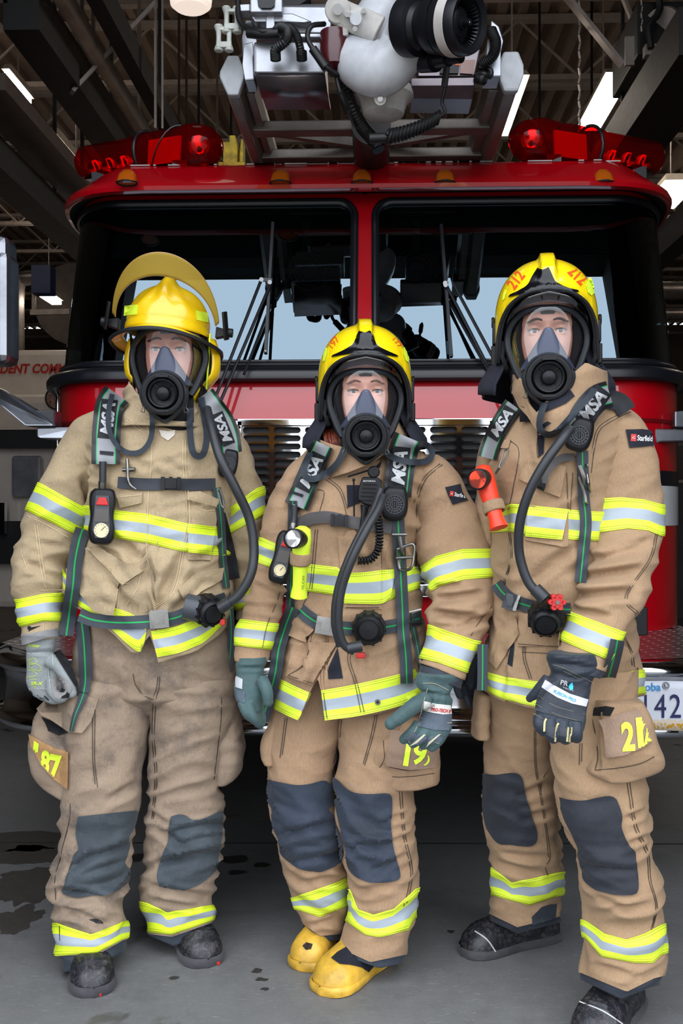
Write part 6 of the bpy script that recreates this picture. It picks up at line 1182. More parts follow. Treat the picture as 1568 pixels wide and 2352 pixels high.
# gauge console
def console(par, c, w, h, ang, tg, lift=.03, red=True, gauge=True):
    ca, sa = cos(radians(ang)), sin(radians(ang)); r0, hh = tg.cast(*c); dd = (hh[1] if hh else 2.6) * r0.dot(FW) - lift; q = lambda x, y, o=0: P(c[0] + x * ca - y * sa, c[1] + x * sa + y * ca, dd - o); s = dd / F
    m = M(); ol = [(-.30, -.5), (.30, -.5), (.46, -.42), (.5, -.25), (.44, 0), (.5, .25), (.44, .42), (.25, .5), (-.25, .5), (-.44, .42), (-.5, .25), (-.44, 0), (-.5, -.25), (-.46, -.42)]
    O = [(p.x, p.y) for p in spline([(x, y, 0) for x, y in ol + ol[:1]], 56)][:-1]
    m.grid([[q(x * w * k, y * h * (1 - (1 - k) * w / h), z) for x, y in O] for k, z in ((.9, -.022), (1, -.012), (1.0, .006), (.9, .016), (.78, .019))], closed=True, cap0=True, cap1=True); m.build('gauge_console', plast, par, sharp=70); con = [o for o in par.children if o.name.startswith('gauge_console')][-1]
    m = M(); O2 = [(-.24, -.37), (.24, -.37), (.30, .05), (.32, .25), (.20, .39), (-.20, .39), (-.32, .25), (-.30, .05)]; m.prism([q(x * w, y * h, .018) for x, y in O2][::-1], FW * -.004); m.build('console_face', plast2, con, bevel=.001)
    m = M(); m.prism([q(x * w, y * h, .022) for x, y in ((-.14, -.34), (.14, -.34), (.24, -.20), (-.24, -.20))][::-1], FW * -.005); m.build('alarm_button', redp, con, bevel=.002)
    m = M(); m.prism([q(x * w, y * h, .0225) for x, y in ((-.25, -.13), (.25, -.13), (.26, .10), (-.26, .10))][::-1], FW * -.002); m.build('display_screen', pm('screen_dark', srgb(58, 54, 52), .15, coat=1, var=.1), con)
    ctr = q(0, .25 * h, .022); m = M(); m.cyl(ctr, ctr - FW * .002, w * .27 * s, n=32); m.build('gauge_dial', pm('dial_cream', srgb(220, 205, 165), .35, var=.05), con)
    m = M()
    for k in range(11):
        a = -2.2 + 4.4 * k / 10; u = RT * sin(a) + Vector((0, 0, cos(a))); m.bar(ctr - FW * .0025 + u * w * .2 * s, ctr - FW * .0025 + u * w * .24 * s, .0009, .0008)
    u = RT * .7 + Vector((0, 0, .7)); m.bar(ctr - FW * .003, ctr - FW * .003 + u * w * .2 * s, .001, .001); m.build('dial_marks', blackc, con); return con
console(apL, (234, 1186), 62, 128, 2, tgL, .035)
m = M(); m.tube([hp(236, 1060, .012, tgL), hp(236, 1095, .03, tgL), hp(235, 1125, .036, tgL)], .0095, 14, n_s=10); m.build('gauge_hose', hose, apL); m = M(); m.cyl(hp(235, 1106, .036, tgL), hp(235, 1126, .038, tgL), .0105); m.build('hose_ferrule', steelc, apL)
def on(pts, tg, d=2.6): return [hp(a, b, c, tg, d) for a, b, c in pts]
m = M(); m.tube([P(475, 940, 2.66), P(485, 980, 2.60), P(505, 1050, 2.56), P(540, 1120, 2.56), P(572, 1190, 2.58), P(583, 1260, 2.58), P(575, 1320, 2.57), P(545, 1370, 2.57), P(505, 1395, 2.58)], .0125, 14, n_s=70); m.tube([P(530, 1382, 2.575), P(505, 1397, 2.58)], .016, 14); m.build('air_hose', hose, apL)
def regball(par, c, r, tg, dirv, lift=.03, red=None):
    r0, h = tg.cast(*c); o = CAM + r0 * ((h[1] if h else 2.6) - lift); ax = Vector(dirv).normalized(); m = M()
    m.lathe([(r * .7, -.045), (r * .95, -.03), (r, -.01), (r * 1.0, .012), (r * .97, .016), (r * .90, .017), (r * .88, .024), (r * .84, .030), (r * .70, .034), (r * .68, .030), (r * .60, .031), (r * .56, .036), (.001, .037)], o, ax, 40, cap0=True); 
    for k in range(12):
        a = 2 * pi * k / 12; u = ax.orthogonal().normalized(); w = ax.cross(u); q = o + (u * cos(a) + w * sin(a)) * r * .97; m.bar(q - ax * .02, q + ax * .02, .008, .006)
    m.build('regulator_valve', plast, par, sharp=45); return o, ax
o, ax = regball(apL, (478, 1402), .040, tgL, (.55, -.8, -.25), .045)
m = M(); m.cyl(o + Vector((-.01, 0, -.0)), o + Vector((-.06, 0, .01)), .035); m.build('regulator_mount', plast2, apL); m = M(); m.box(o + Vector((.038, .0, -.030)), (.014, .02, .016)); m.build('red_latch', redp, apL, bevel=.002)
# speaker unit on the right strap
def speaker(par, c, w, h, ang, tg, lift=.02):
    ca, sa = cos(radians(ang)), sin(radians(ang)); r0, hh = tg.cast(*c); dd = (hh[1] if hh else 2.6) * r0.dot(FW) - lift; s = dd / F; q = lambda x, y, o=0: P(c[0] + x * ca - y * sa, c[1] + x * sa + y * ca, dd - o)
    O = [(p.x, p.y) for p in spline([(x, y, 0) for x, y in [(-.28, -.5), (.28, -.5), (.42, -.38), (.5, -.05), (.46, .3), (.25, .48), (-.25, .48), (-.46, .3), (-.5, -.05), (-.42, -.38), (-.28, -.5)]], 48)][:-1]; m = M(); m.grid([[q(x * w * k, y * h * k, z) for x, y in O] for k, z in ((.92, -.015), (1, -.005), (1, .008), (.88, .018), (.70, .020))], closed=True, cap0=True, cap1=True); m.build('voice_amplifier', plast, par, sharp=60); sp = [o for o in par.children if o.name.startswith('voice_amplifier')][-1]
    m = M(); ctr = q(0, .02 * h, .021); R_ = w * .34 * s
    for rr in (1, .72, .45): m.tube([ctr + RT * (R_ * rr * cos(a)) + Vector((0, 0, R_ * rr * sin(a))) for a in [2 * pi * j / 30 for j in range(31)]], .0012, 6, caps=False)
    for k in range(16): a = 2 * pi * k / 16; m.bar(ctr + RT * (R_ * .45 * cos(a)) + Vector((0, 0, R_ * .45 * sin(a))), ctr + RT * (R_ * cos(a)) + Vector((0, 0, R_ * sin(a))), .0014, .0014)
    for k in range(3): m.bar(ctr + RT * (R_ * .4 * (k - 1) * .6) + Vector((0, 0, -R_ * .3)), ctr + RT * (R_ * .4 * (k - 1) * .6) + Vector((0, 0, R_ * .3)), .0014, .0014)
    m.build('speaker_grille', plast2, sp); m = M(); m.cyl(ctr + FW * .0005, ctr - FW * .0006, R_ * 1.02, n=32); m.build('speaker_recess', blackc, sp); return sp
speaker(apL, (524, 1065), 44, 66, 12, tgL, .03)
m = M(); pts = [P(501, 1130, 2.60), P(508, 1160, 2.60), P(514, 1165, 2.60), P(514, 1150, 2.60), P(504, 1122, 2.60), P(499, 1128, 2.60)]; m.tube(pts, .0022, 8, n_s=30); m.build('snap_ring', steelc, apL)
m = M(); strap(m, [(498, 1120), (508, 1200), (512, 1280), (520, 1350)], 18, Target(cmL), .012, .003, smooth=8); m.build('pull_strap', webg, apL); m = M(); strap(m, [(505, 1180), (525, 1260), (538, 1330)], 26, Target(cmL), .008, .004, smooth=8); m.build('side_pad', padk, apL)
m = M(); strap(m, [(510, 1320), (528, 1400), (530, 1480), (522, 1560)], 16, None, 0, .003, dfix=[(0, 2.72), (1, 2.80)]); m.build('pull_strap', webg, apL)
# hanging mask neck strap, left man
m = M(); strap(m, [(345, 930), (350, 970), (345, 1010), (325, 1036), (295, 1040), (268, 1022), (250, 985), (250, 940), (258, 905)], 12, tgL, .018, .003, smooth=6, st=5); m.build('neck_strap', webm, mkL); m = M(); strap(m, [(437, 935), (436, 985), (442, 1035), (455, 1048), (468, 1040), (475, 1000), (468, 950), (462, 912)], 15, tgL, .020, .003, smooth=6, st=5); m.build('neck_strap', webm, mkL)
# ================================================================= MIDDLE FIREFIGHTER
pW = thing('firefighter', 'middle firefighter in tan turnout gear, shortest, with teal gloves and yellow rubber boots', 'person', floor_pt(815, 2195), 'firefighters')
HMW, posW = headframe(839, 897, 2.60, yaw=0, s=1.0)
foldsW = [(700, 1420, 760, 1470, 9, .009), (700, 1450, 690, 1540, 9, .009), (840, 1240, 900, 1330, 10, .006), (760, 1480, 700, 1600, 10, .008), (880, 1100, 950, 1180, 12, .008), (930, 1180, 960, 1300, 10, .008), (820, 1440, 830, 1560, 12, .006)]
TW = Loft([(1000, 762, 905), (1015, 742, 935), (1035, 708, 965), (1060, 690, 988), (1100, 678, 990), (1160, 668, 968), (1220, 670, 962), (1280, 675, 960), (1340, 678, 965), (1400, 668, 970), (1450, 655, 975), (1500, 643, 985), (1560, 632, 992), (1640, 625, 995)], [(1000, 2.76), (1640, 2.78)], [(1000, .05), (1035, .10), (1100, .15), (1200, .17), (1400, .165), (1640, .18)], [(1000, .08), (1100, .15), (1640, .17)], .80, .006, foldsW, 21)
SWl = Loft([(1045, 693, 722), (1062, 672, 722), (1100, 642, 712), (1150, 618, 702), (1200, 603, 692), (1250, 592, 680), (1300, 580, 668), (1350, 567, 656), (1400, 555, 646), (1440, 547, 634), (1490, 541, 620), (1515, 540, 615)], [(1045, 2.74), (1300, 2.72), (1515, 2.66)], [(1045, .03), (1080, .07), (1515, .052)], [(1045, .03), (1080, .07), (1515, .052)], .85, [(1045, .003), (1250, .006), (1340, .010), (1400, .008), (1510, .003)], [(575, 1340, 650, 1370, 8, .008), (560, 1390, 640, 1400, 8, .007)], 22)
SWr = Loft([(1045, 950, 1005), (1062, 940, 1028), (1090, 935, 1050), (1120, 942, 1070), (1160, 950, 1090), (1200, 953, 1106), (1250, 957, 1119), (1300, 966, 1128), (1350, 982, 1133), (1395, 984, 1135), (1430, 986, 1128), (1460, 980, 1108), (1490, 970, 1092), (1520, 962, 1080), (1558, 955, 1066)], [(1045, 2.74), (1200, 2.72), (1400, 2.62), (1558, 2.52)], [(1045, .03), (1080, .07), (1400, .075), (1558, .06)], [(1045, .03), (1080, .08), (1558, .06)], .85, [(1045, .003), (1250, .005), (1340, .009), (1430, .010), (1470, .004), (1558, .002)], [(1010, 1375, 1100, 1365, 9, .012), (1000, 1410, 1090, 1420, 9, .014), (1060, 1440, 1125, 1420, 8, .010), (1000, 1350, 1060, 1345, 8, .008)], 23)
HW = Loft([(1440, 655, 975), (1540, 630, 980), (1600, 635, 965), (1640, 650, 940), (1660, 670, 920)], 2.82, [(1440, .12), (1570, .13), (1660, .05)], .13, .82, .003, (), 24); HW.hip = True
LWl = Loft([(1540, 630, 790), (1600, 622, 790), (1650, 618, 790), (1700, 613, 782), (1760, 612, 768), (1800, 614, 768), (1850, 619, 770), (1900, 628, 777), (1940, 640, 788), (1990, 654, 798), (2030, 668, 803), (2070, 680, 800), (2110, 694, 792), (2150, 702, 782), (2165, 706, 778)], [(1600, 2.80), (1900, 2.79), (2165, 2.86)], [(1600, .11), (1850, .105), (1920, .11), (2165, .075)], [(1600, .11), (2165, .09)], .85, [(1600, .004), (1850, .007), (2050, .009), (2165, .005)], [(640, 1920, 760, 1890, 9, .008), (660, 1980, 770, 1960, 9, .007), (690, 2030, 790, 2020, 8, .007), (705, 2125, 770, 2118, 6, .006)], 25)
LWr = Loft([(1540, 778, 970), (1600, 778, 965), (1650, 778, 958), (1700, 776, 955), (1760, 768, 953), (1800, 767, 948), (1850, 771, 950), (1900, 776, 952), (1960, 784, 953), (2020, 798, 955), (2060, 801, 955), (2100, 796, 953), (2150, 786, 944), (2180, 777, 937), (2215, 774, 928)], [(1600, 2.76), (1900, 2.74), (2215, 2.72)], [(1600, .12), (1850, .105), (1920, .11), (2215, .09)], [(1600, .11), (2215, .10)], .85, [(1600, .004), (1850, .007), (2030, .009), (2120, .006), (2215, .005)], [(885, 1885, 945, 1870, 7, .006), (890, 1935, 950, 1915, 7, .006), (790, 1950, 890, 1940, 9, .007), (820, 2050, 900, 2030, 9, .007), (860, 2000, 940, 1960, 8, .006)], 26)
m = M(); HW.sheet(m, nu=50, nv=110, cap1=True); LWl.sheet(m, bot=ln((697, 2124), (735, 2150), (778, 2146)), nu=120, nv=96); LWr.sheet(m, bot=ln((774, 2175), (850, 2210), (936, 2192)), nu=120, nv=96); trW = m.build('trousers', tanW, pW, sharp=0); trWm = m; tgT = Target(m)
hemcuff(LWl, ln((696, 2116), (735, 2140), (778, 2137)), ln((706, 2142), (735, 2163), (776, 2160)), trW, cuffn); hemcuff(LWr, ln((774, 2168), (850, 2204), (936, 2186)), ln((775, 2190), (871, 2224), (931, 2212)), trW, cuffn)
b1 = band(LWl, ln((678, 2060), (735, 2041), (803, 2014)), ln((690, 2092), (735, 2107), (794, 2082)), trW, bandM); b2 = band(LWr, ln((803, 2044), (822, 2090), (857, 2102), (905, 2089), (955, 2041)), ln((783, 2108), (837, 2147), (874, 2153), (939, 2136), (953, 2109)), trW, bandM)
z5 = Z(530, 1550, 2.933)
k1 = knee(z5((255, 705), (340, 725), (440, 742), (530, 735), (620, 712), (660, 730), (680, 775), (683, 870), (655, 905), (690, 950), (700, 985), (725, 1040), (745, 1100), (755, 1150), (758, 1210), (740, 1260), (680, 1300), (600, 1328), (520, 1318), (450, 1300), (390, 1260), (338, 1210), (330, 1150), (310, 1080), (282, 1000), (275, 900), (250, 830)), trW, kneeW, tgT)
k2 = knee(z5((690, 690), (730, 715), (780, 765), (850, 797), (950, 803), (1050, 798), (1080, 815), (1086, 850), (1086, 920), (1078, 1000), (1085, 1080), (1092, 1150), (1115, 1240), (1135, 1310), (1138, 1370), (1090, 1393), (1010, 1398), (940, 1400), (870, 1375), (820, 1340), (790, 1290), (775, 1220), (760, 1120), (735, 1020), (712, 900), (700, 800)), trW, kneeW, tgT)
tgT.addm(k1).addm(k2).addm(b1).addm(b2)
PkWl = Loft([(1628, 640, 662), (1660, 618, 655), (1700, 600, 652), (1735, 598, 645), (1748, 606, 640)], 2.78, .06, .06, .7, .004, (), 27); m = M(); PkWl.sheet(m, nu=24, nv=40, cap0=True, cap1=True); m.build('cargo_pocket', tanW, trW, sharp=0)
PkW = Loft([(1635, 866, 960), (1660, 872, 985), (1700, 850, 1000), (1740, 842, 1004), (1772, 836, 1006), (1788, 862, 1000), (1796, 880, 975)], 2.74, [(1635, .08), (1700, .115), (1796, .09)], .06, .5, .004, [(855, 1720, 850, 1780, 6, .006)], 28)
m = M(); PkW.sheet(m, nu=36, nv=70, cap0=True, cap1=True); m.build('cargo_pocket', tanW, trW, sharp=0); tgp = Target(m); pkWm = m
m = M(); decal(m, z5((1075, 370), (1250, 385), (1400, 430), (1385, 560), (1365, 625), (1210, 640), (1040, 612), (1055, 500)), tgp, .008, .004, 8); m.build('number_tag', tagm, trW, sharp=50); t2 = Target(m)
z8 = Z(860, 1480, 6.533)
m = M(); tdecal(m, '1', z8((490, 1650))[0], 54, 9, t2, .003, width=12); tdecal(m, '9', z8((675, 1640))[0], 54, 11, t2, .003, width=31, bold=.03); tdecal(m, ')', z8((790, 1750))[0], 24, 22, t2, .003, width=10, bold=.03); m.build('tag_number', limem, trW)
sm = M(); seams(sm, [z5((1130, 720), (1145, 900), (1165, 1100), (1210, 1300), (1200, 1420), (1165, 1560)), z5((1150, 720), (1160, 900), (1180, 1100), (1222, 1290), (1215, 1420), (1185, 1540)), z5((365, 290), (330, 560)), z5((380, 290), (345, 540)), z5((990, 250), (960, 400), (900, 610)), z5((975, 250), (940, 420), (890, 600)), z5((745, 300), (730, 450), (690, 600), (690, 690))], tgT); sm.build('seam_stitching', stitchd, trW); sm = M(); seams(sm, [[(884, 1640), (880, 1700), (882, 1742), (866, 1768), (845, 1776)], [(866, 1770), (900, 1784), (950, 1783), (998, 1776)], [(893, 1762), (945, 1770), (996, 1756)]], tgp, 1.5); sm.build('pocket_piping', stitchd, trW)
# coat
hemW = ln((615, 1618), (628, 1632), (655, 1645), (686, 1656), (700, 1620), (717, 1577), (728, 1560), (736, 1572), (741, 1620), (747, 1654), (800, 1648), (867, 1641), (920, 1624), (960, 1602), (1000, 1590))
m = M(); TW.sheet(m, bot=hemW, nu=120, nv=190, cap0=True); SWl.sheet(m, nu=80, nv=70, cap0=True); SWr.sheet(m, bot=ln((955, 1520), (1005, 1536), (1068, 1563)), nu=100, nv=90, cap0=True); coatW = m.build('coat', tanW, pW, sharp=0, solid=.003); cmW = m; tgW = Target(m)
zB = Z(530, 940, 2.613)
ClW = Loft([(975, 735, 915), (1000, 728, 930), (1030, 725, 925), (1075, 735, 915), (1100, 745, 905)], [(975, 2.70), (1100, 2.72)], [(975, .11), (1100, .15)], [(975, .10), (1100, .12)], .9, .004, (), 29)
m = M(); ClW.sheet(m, top=ln((728, 1008), (760, 1020), (800, 1030), (840, 1030), (870, 1012), (895, 990), (918, 965)), bot=ln((730, 1080), (757, 1098), (800, 1085), (850, 1065), (880, 1045), (900, 1040), (918, 1030)), nu=26, nv=90, off=.004); colW = m.build('collar', tanW, coatW, sharp=0, solid=.006); tgW.addm(m); tgcol = Target(m)
m = M(); decal(m, [(805, 1045), (845, 1030), (868, 1045), (862, 1050), (833, 1062)], tgcol, .003, .001, 6); m.build('collar_fastener', blackc, coatW)
m = M(); decal(m, zB((695, 455), (775, 455), (775, 560), (700, 590)), tgW, .002, .001, 8); m.build('hook_strip', navyc, coatW); m = M(); decal(m, zB((705, 400), (860, 350), (905, 310), (895, 350), (700, 410)), tgW, .003, 0, 7); m.build('hook_strip', navyc, coatW); m = M(); decal(m, zB((640, 1430), (672, 1615), (585, 1620), (580, 1560)), tgW, .002, .001, 8); m.build('hook_strip', navyc, coatW)
for lo, a, b in ((SWl, ln((601, 1235), (637, 1250), (690, 1270)), ln((591, 1292), (631, 1307), (680, 1322))), (SWl, ln((549, 1421), (634, 1432)), ln((543, 1483), (622, 1493))), (SWr, ln((964, 1302), (1000, 1277), (1062, 1261), (1119, 1260)), ln((966, 1330), (989, 1358), (1010, 1347), (1066, 1330), (1127, 1326))), (SWr, ln((985, 1435), (1004, 1441), (1089, 1470)), ln((957, 1510), (1005, 1521), (1071, 1545))), (TW, ln((668, 1288), (705, 1295), (778, 1303), (785, 1316), (900, 1308), (965, 1300)), ln((668, 1350), (695, 1357), (778, 1368), (785, 1385), (880, 1386), (895, 1378), (965, 1350)))): tgW.addm(band(lo, a, b, coatW, bandM, nv=140))
tgW.addm(dband(zB((285, 1612), (380, 1660), (482, 1705)), zB((245, 1788), (320, 1830), (404, 1868)), coatW, bandM, tgW)); tgW.addm(dband(zB((540, 1688), (750, 1650), (1008, 1590), (1105, 1558)), zB((562, 1868), (780, 1838), (1030, 1775), (1180, 1700)), coatW, bandM, tgW))
for pts, th in ((zB((675, 770), (700, 730), (740, 720), (800, 800), (850, 890), (720, 875)), .006), (zB((895, 770), (950, 795), (900, 950), (840, 910)), .006), (zB((400, 1240), (500, 1320), (450, 1400), (340, 1360)), .012), (zB((380, 1400), (640, 1400), (490, 1655), (335, 1600)), .008), (zB((640, 760), (900, 770), (905, 1200), (680, 1190)), .004)): tgW.addm(pocket(pts, coatW, tanW, tgW, th, off=.001))
tgW.addm(dband(zB((650, 985), (800, 978), (905, 965), (990, 962)), zB((680, 1165), (800, 1168), (905, 1165), (960, 1120)), coatW, bandM, tgW, .008))
sm = M(); seams(sm, [zB((580, 410), (660, 480), (700, 600)), zB((570, 420), (650, 490), (690, 620), (688, 700)), zB((520, 480), (560, 500), (530, 620)), zB((505, 720), (490, 900), (470, 1080), (430, 1180)), zB((520, 720), (505, 900), (485, 1080)), zB((1270, 330), (1170, 420), (1120, 560), (1115, 740)), zB((1255, 325), (1155, 415), (1100, 560)), zB((730, 1400), (700, 1500), (745, 1650), (780, 1820)), zB((745, 1400), (715, 1500), (760, 1650), (800, 1820)), zB((300, 1000), (290, 1120), (220, 1290), (190, 1430)), zB((1568, 1180), (1480, 1290), (1440, 1360)), zB((350, 1600), (490, 1645)), zB((490, 1340), (440, 1520), (340, 1600)), zB((640, 1400), (560, 1560)), zB((900, 780), (905, 950)), zB((690, 1190), (890, 1190)), zB((540, 1700), (560, 1860)), zB((555, 1700), (578, 1860))], tgW, 1.4); sm.build('seam_stitching', stitchd, coatW)
m = M(); o_ = hp(867, 1613, .008, tgW); m.cyl(o_, o_ + FW * .004, .007, n=18, mat=0); m.cyl(o_ - FW * .001, o_, .003, n=10, mat=1); m.build('grommet', [steelc, blackc], coatW)
def patch(par, pts, tc, tg, ang):
    m = M(); decal(m, pts, tg, .003, .0015, 7); m.build('shoulder_patch', navyc, par); t2 = Target(m); (cx, cy), w = tc
    ca, sa = cos(radians(ang)), sin(radians(ang)); q = lambda x, y: (cx + x * ca - y * sa, cy + x * sa + y * ca); m = M(); decal(m, [q(-w * .38, -w * .13), q(-w * .18, -w * .13), q(-w * .18, w * .13), q(-w * .38, w * .13)], t2, .0012, 0, 8); m.build('patch_emblem', redp, par)
    m = M(); tdecal(m, 'Starfield', q(w * .14, 0), w * .21, ang, t2, .0022, width=w * .56, bold=.02); seams(m, [[q(-w * .28 + w * .06 * cos(a), w * .065 * sin(a)) for a in [.6 + .6 * i for i in range(9)]]], t2, 1.2, .003); m.build('patch_lettering', pm('white_thread', srgb(225), .8, var=0), par)
patch(coatW, zB((1285, 468), (1375, 448), (1390, 500), (1422, 545), (1330, 572), (1305, 520)), ((1050, 1136), 46), tgW, 10)
# wristlets + gloves
m = M(); SWr.sheet(m, top=ln((952, 1524), (1008, 1536), (1067, 1560)), bot=ln((948, 1546), (1000, 1562), (1058, 1582)), nu=10, nv=60, off=-.004); m.build('sleeve_cuff', cuffn, coatW, solid=.004); m = M(); SWl.sheet(m, top=ln((540, 1498), (615, 1506)), bot=ln((539, 1520), (613, 1526)), nu=8, nv=50, off=-.003); m.build('sleeve_cuff', cuffn, coatW, solid=.004)
PW = Loft([(1545, 955, 1045), (1558, 952, 1048), (1578, 960, 1044), (1592, 972, 1032), (1606, 968, 1036), (1625, 966, 1037), (1655, 962, 1038), (1680, 955, 1030), (1692, 958, 1022)], [(1545, 2.50), (1692, 2.46)], [(1545, .040), (1592, .026), (1650, .028), (1692, .022)], [(1545, .040), (1692, .024)], .85, .004, [(970, 1590, 1035, 1600, 4, .005), (990, 1600, 985, 1620, 4, .004), (1010, 1602, 1008, 1622, 4, .004)], 31)
gW, gWm, hw1 = glove(pW, PW, [([(962, 1662, 2.45), (946, 1682, 2.44), (927, 1698, 2.45)], (.0150, .0130)), ([(982, 1672, 2.45), (970, 1692, 2.44), (948, 1708, 2.45)], (.0145, .0125)), ([(1004, 1676, 2.455), (994, 1698, 2.445), (972, 1712, 2.46)], (.0140, .0120)), ([(1022, 1674, 2.46), (1010, 1698, 2.45), (992, 1717, 2.455)], (.0135, .0118)), ([(980, 1606, 2.45), (950, 1622, 2.43), (925, 1642, 2.42), (897, 1662, 2.42)], (.022, .0165))], teal, 2.48, label='teal suede glove')
tgg = Target(gWm); m = M(); decal(m, z8((745, 852), (940, 895), (1138, 915), (1152, 1042), (1030, 1050), (880, 1030), (722, 992)), tgg, .002, .001, 5); lab = m; m.build('glove_label', pm('label_cream', srgb(206, 204, 198), .6, var=.08), gW); t3 = Target(lab); m = M(); tdecal(m, 'PRO-TECH 8', z8((995, 990))[0], 8.5, 6, t3, .0018, width=46, shear=.2, bold=.04); m.build('label_lettering', redp, gW)
m = M(); decal(m, z8((710, 1000), (880, 1045), (1160, 1050), (1160, 1180), (1110, 1290), (900, 1285), (640, 1222), (665, 1120)), tgg, .002, .001, 5); m.build('knuckle_panel', tealp, gW); m = M(); decal(m, z8((560, 1330), (690, 1360), (530, 1480), (465, 1410)), tgg, .002, 0, 5, dmax=.05); m.build('knuckle_panel', tealp, gW); m = M(); decal(m, z8((745, 1380), (800, 1400), (650, 1520), (590, 1500)), tgg, .002, 0, 5, dmax=.05); m.build('knuckle_panel', tealp, gW); m = M(); decal(m, z8((850, 1370), (910, 1380), (790, 1480), (730, 1460)), tgg, .002, 0, 5, dmax=.05); m.build('knuckle_panel', tealp, gW); m = M(); decal(m, z8((965, 1370), (1035, 1400), (960, 1500), (890, 1460)), tgg, .002, 0, 5, dmax=.05); m.build('knuckle_panel', tealp, gW)
m = M(); decal(m, z8((740, 1350), (770, 1355), (640, 1480), (510, 1540), (620, 1450)), tgg, .003, 0, 5, dmax=.05); m.build('finger_gusset', pm('gusset_cream', srgb(190, 184, 160), .8), gW); m = M(); decal(m, z8((960, 1350), (1000, 1345), (890, 1440), (770, 1550), (810, 1470)), tgg, .003, 0, 5, dmax=.05); m.build('finger_gusset', pm('gusset_cream', srgb(190, 184, 160), .8), gW)
m = M(); seams(m, [z8((795, 660), (740, 850), (690, 1050), (630, 1250), (590, 1320)), z8((700, 1105), (900, 1165), (1160, 1180)), z8((720, 585), (900, 590), (1110, 690)), z8((460, 1400), (530, 1480)), z8((880, 1460), (970, 1495))], tgg, .9, .003); m.build('glove_stitching', pm('tan_thread', srgb(180, 170, 140), .8, var=0), gW)
PW2 = Loft([(1508, 545, 612), (1525, 541, 612), (1550, 541, 608), (1580, 540, 608), (1610, 545, 606), (1630, 555, 606)], [(1508, 2.64), (1630, 2.62)], .030, .030, .85, .004, [(545, 1535, 610, 1535, 4, .004)], 32)
gW2, gWm2, hw2 = glove(pW, PW2, [([(556, 1612, 2.60), (566, 1638, 2.59), (580, 1652, 2.60)], (.0145, .0115)), ([(570, 1616, 2.60), (580, 1645, 2.59), (592, 1662, 2.60)], (.0145, .0115)), ([(582, 1618, 2.62), (590, 1648, 2.61), (598, 1666, 2.62)], (.014, .011)), ([(594, 1612, 2.64), (600, 1640, 2.63), (603, 1658, 2.63)], (.013, .011)), ([(600, 1560, 2.60), (612, 1585, 2.58), (616, 1612, 2.58)], (.018, .014))], teal, 2.6, label='teal suede glove')
tg2_ = Target(gWm2); m = M(); decal(m, [(541, 1552), (557, 1560), (556, 1583), (541, 1578)], tg2_, .002, .001, 5, dmax=.05); m.build('glove_label', pads, gW2); m = M(); decal(m, [(541, 1582), (562, 1590), (562, 1615), (546, 1610)], tg2_, .002, 0, 5, dmax=.05); m.build('knuckle_panel', tealp, gW2)
# boots
bf1, bm1 = boot(pW, fl(775, 2160), fl(692, 2231), booty, booty, LWl, shaft=navyc, wd=1.0, yellow=True); bf2, bm2 = boot(pW, fl(895, 2188), fl(738, 2287), booty, booty, LWr, shaft=navyc, wd=1.12, yellow=True)
tb = Target(bm1); m = M(); decal(m, [(694, 2172), (703, 2164), (718, 2168), (714, 2180), (702, 2182)], tb, .001, 0, 4); m.build('scuff_mark', pm('scuff', srgb(50, 38, 28), .9, var=.4, vs=90), bf1)
tb = Target(bm2); m = M(); decal(m, [(760, 2200), (775, 2186), (800, 2172), (835, 2170), (872, 2195), (862, 2215), (846, 2233), (830, 2222), (805, 2216), (780, 2214)], tb, .002, .001, 6); m.build('boot_upper', navyc, bf2)
body_of(pW, HMW, [TW, SWl, SWr, HW, LWl, LWr], hw1 + hw2, skinW, True); eye_parts(pW, HMW, iris, browW)
random.seed(7); m = M()
for i in range(70):
    a = random.uniform(0, 1); x = lerp(752, 800, a) + random.uniform(-4, 4); m.tube([P(x - 10, 985, 2.68), P(x - 6, 1010, 2.645 + random.uniform(-.01, .01)), P(x + random.uniform(-2, 12), 1040, 2.64)], .0022, 5, n_s=6)
m.build('hair', pm('auburn_hair', srgb(120, 52, 34), .5, var=.3, vs=120), pW)
m = M(); hood_mesh(m, 1.0, .12); m.xf(HMW); m.build('hood', blackc, pW, solid=.003)
mkW = mask('breathing mask worn by the middle firefighter', posW, HMW)
hlW, shW = gallet('shiny yellow helmet on the middle firefighter with black front plate', posW, HMW)
def front_plate(hl, sh, pts):
    t = Target(sh); P2 = [(p.x, p.y) for p in spline([(x, y, 0) for x, y in pts + pts[:1]], len(pts) * 4)][:-1]; m = M(); decal(m, P2, t, .002, .003, 5); m.build('front_plate', gloss, hl, sharp=50); return t
zw = Z(690, 720, 4.752)
tw_ = front_plate(hlW, shW, zw((645, 192), (670, 200), (700, 210), (735, 198), (762, 192), (790, 250), (825, 330), (870, 370), (960, 415), (1050, 455), (1058, 470), (1000, 467), (900, 440), (800, 428), (700, 425), (600, 430), (450, 455), (342, 473), (348, 458), (450, 410), (530, 365), (570, 335), (610, 260)))
m = M(); decal(m, zw((1118, 375), (1138, 370), (1165, 430), (1180, 500), (1172, 535), (1142, 515), (1118, 440)), tw_, .002, .001, 3, dmax=.2); m.build('reflective_sticker', limem, hlW); m = M(); decal(m, zw((280, 372), (298, 380), (293, 440), (272, 515), (246, 525), (256, 440)), tw_, .002, .001, 3, dmax=.2); m.build('reflective_sticker', limem, hlW)
m = M(); tdecal(m, '199', zw((1070, 305))[0], 18, 50, tw_, .002, width=24, bold=.02); tdecal(m, '197', zw((362, 312))[0], 16, -48, tw_, .002, width=28, bold=.02); m.build('helmet_number', oran, hlW)
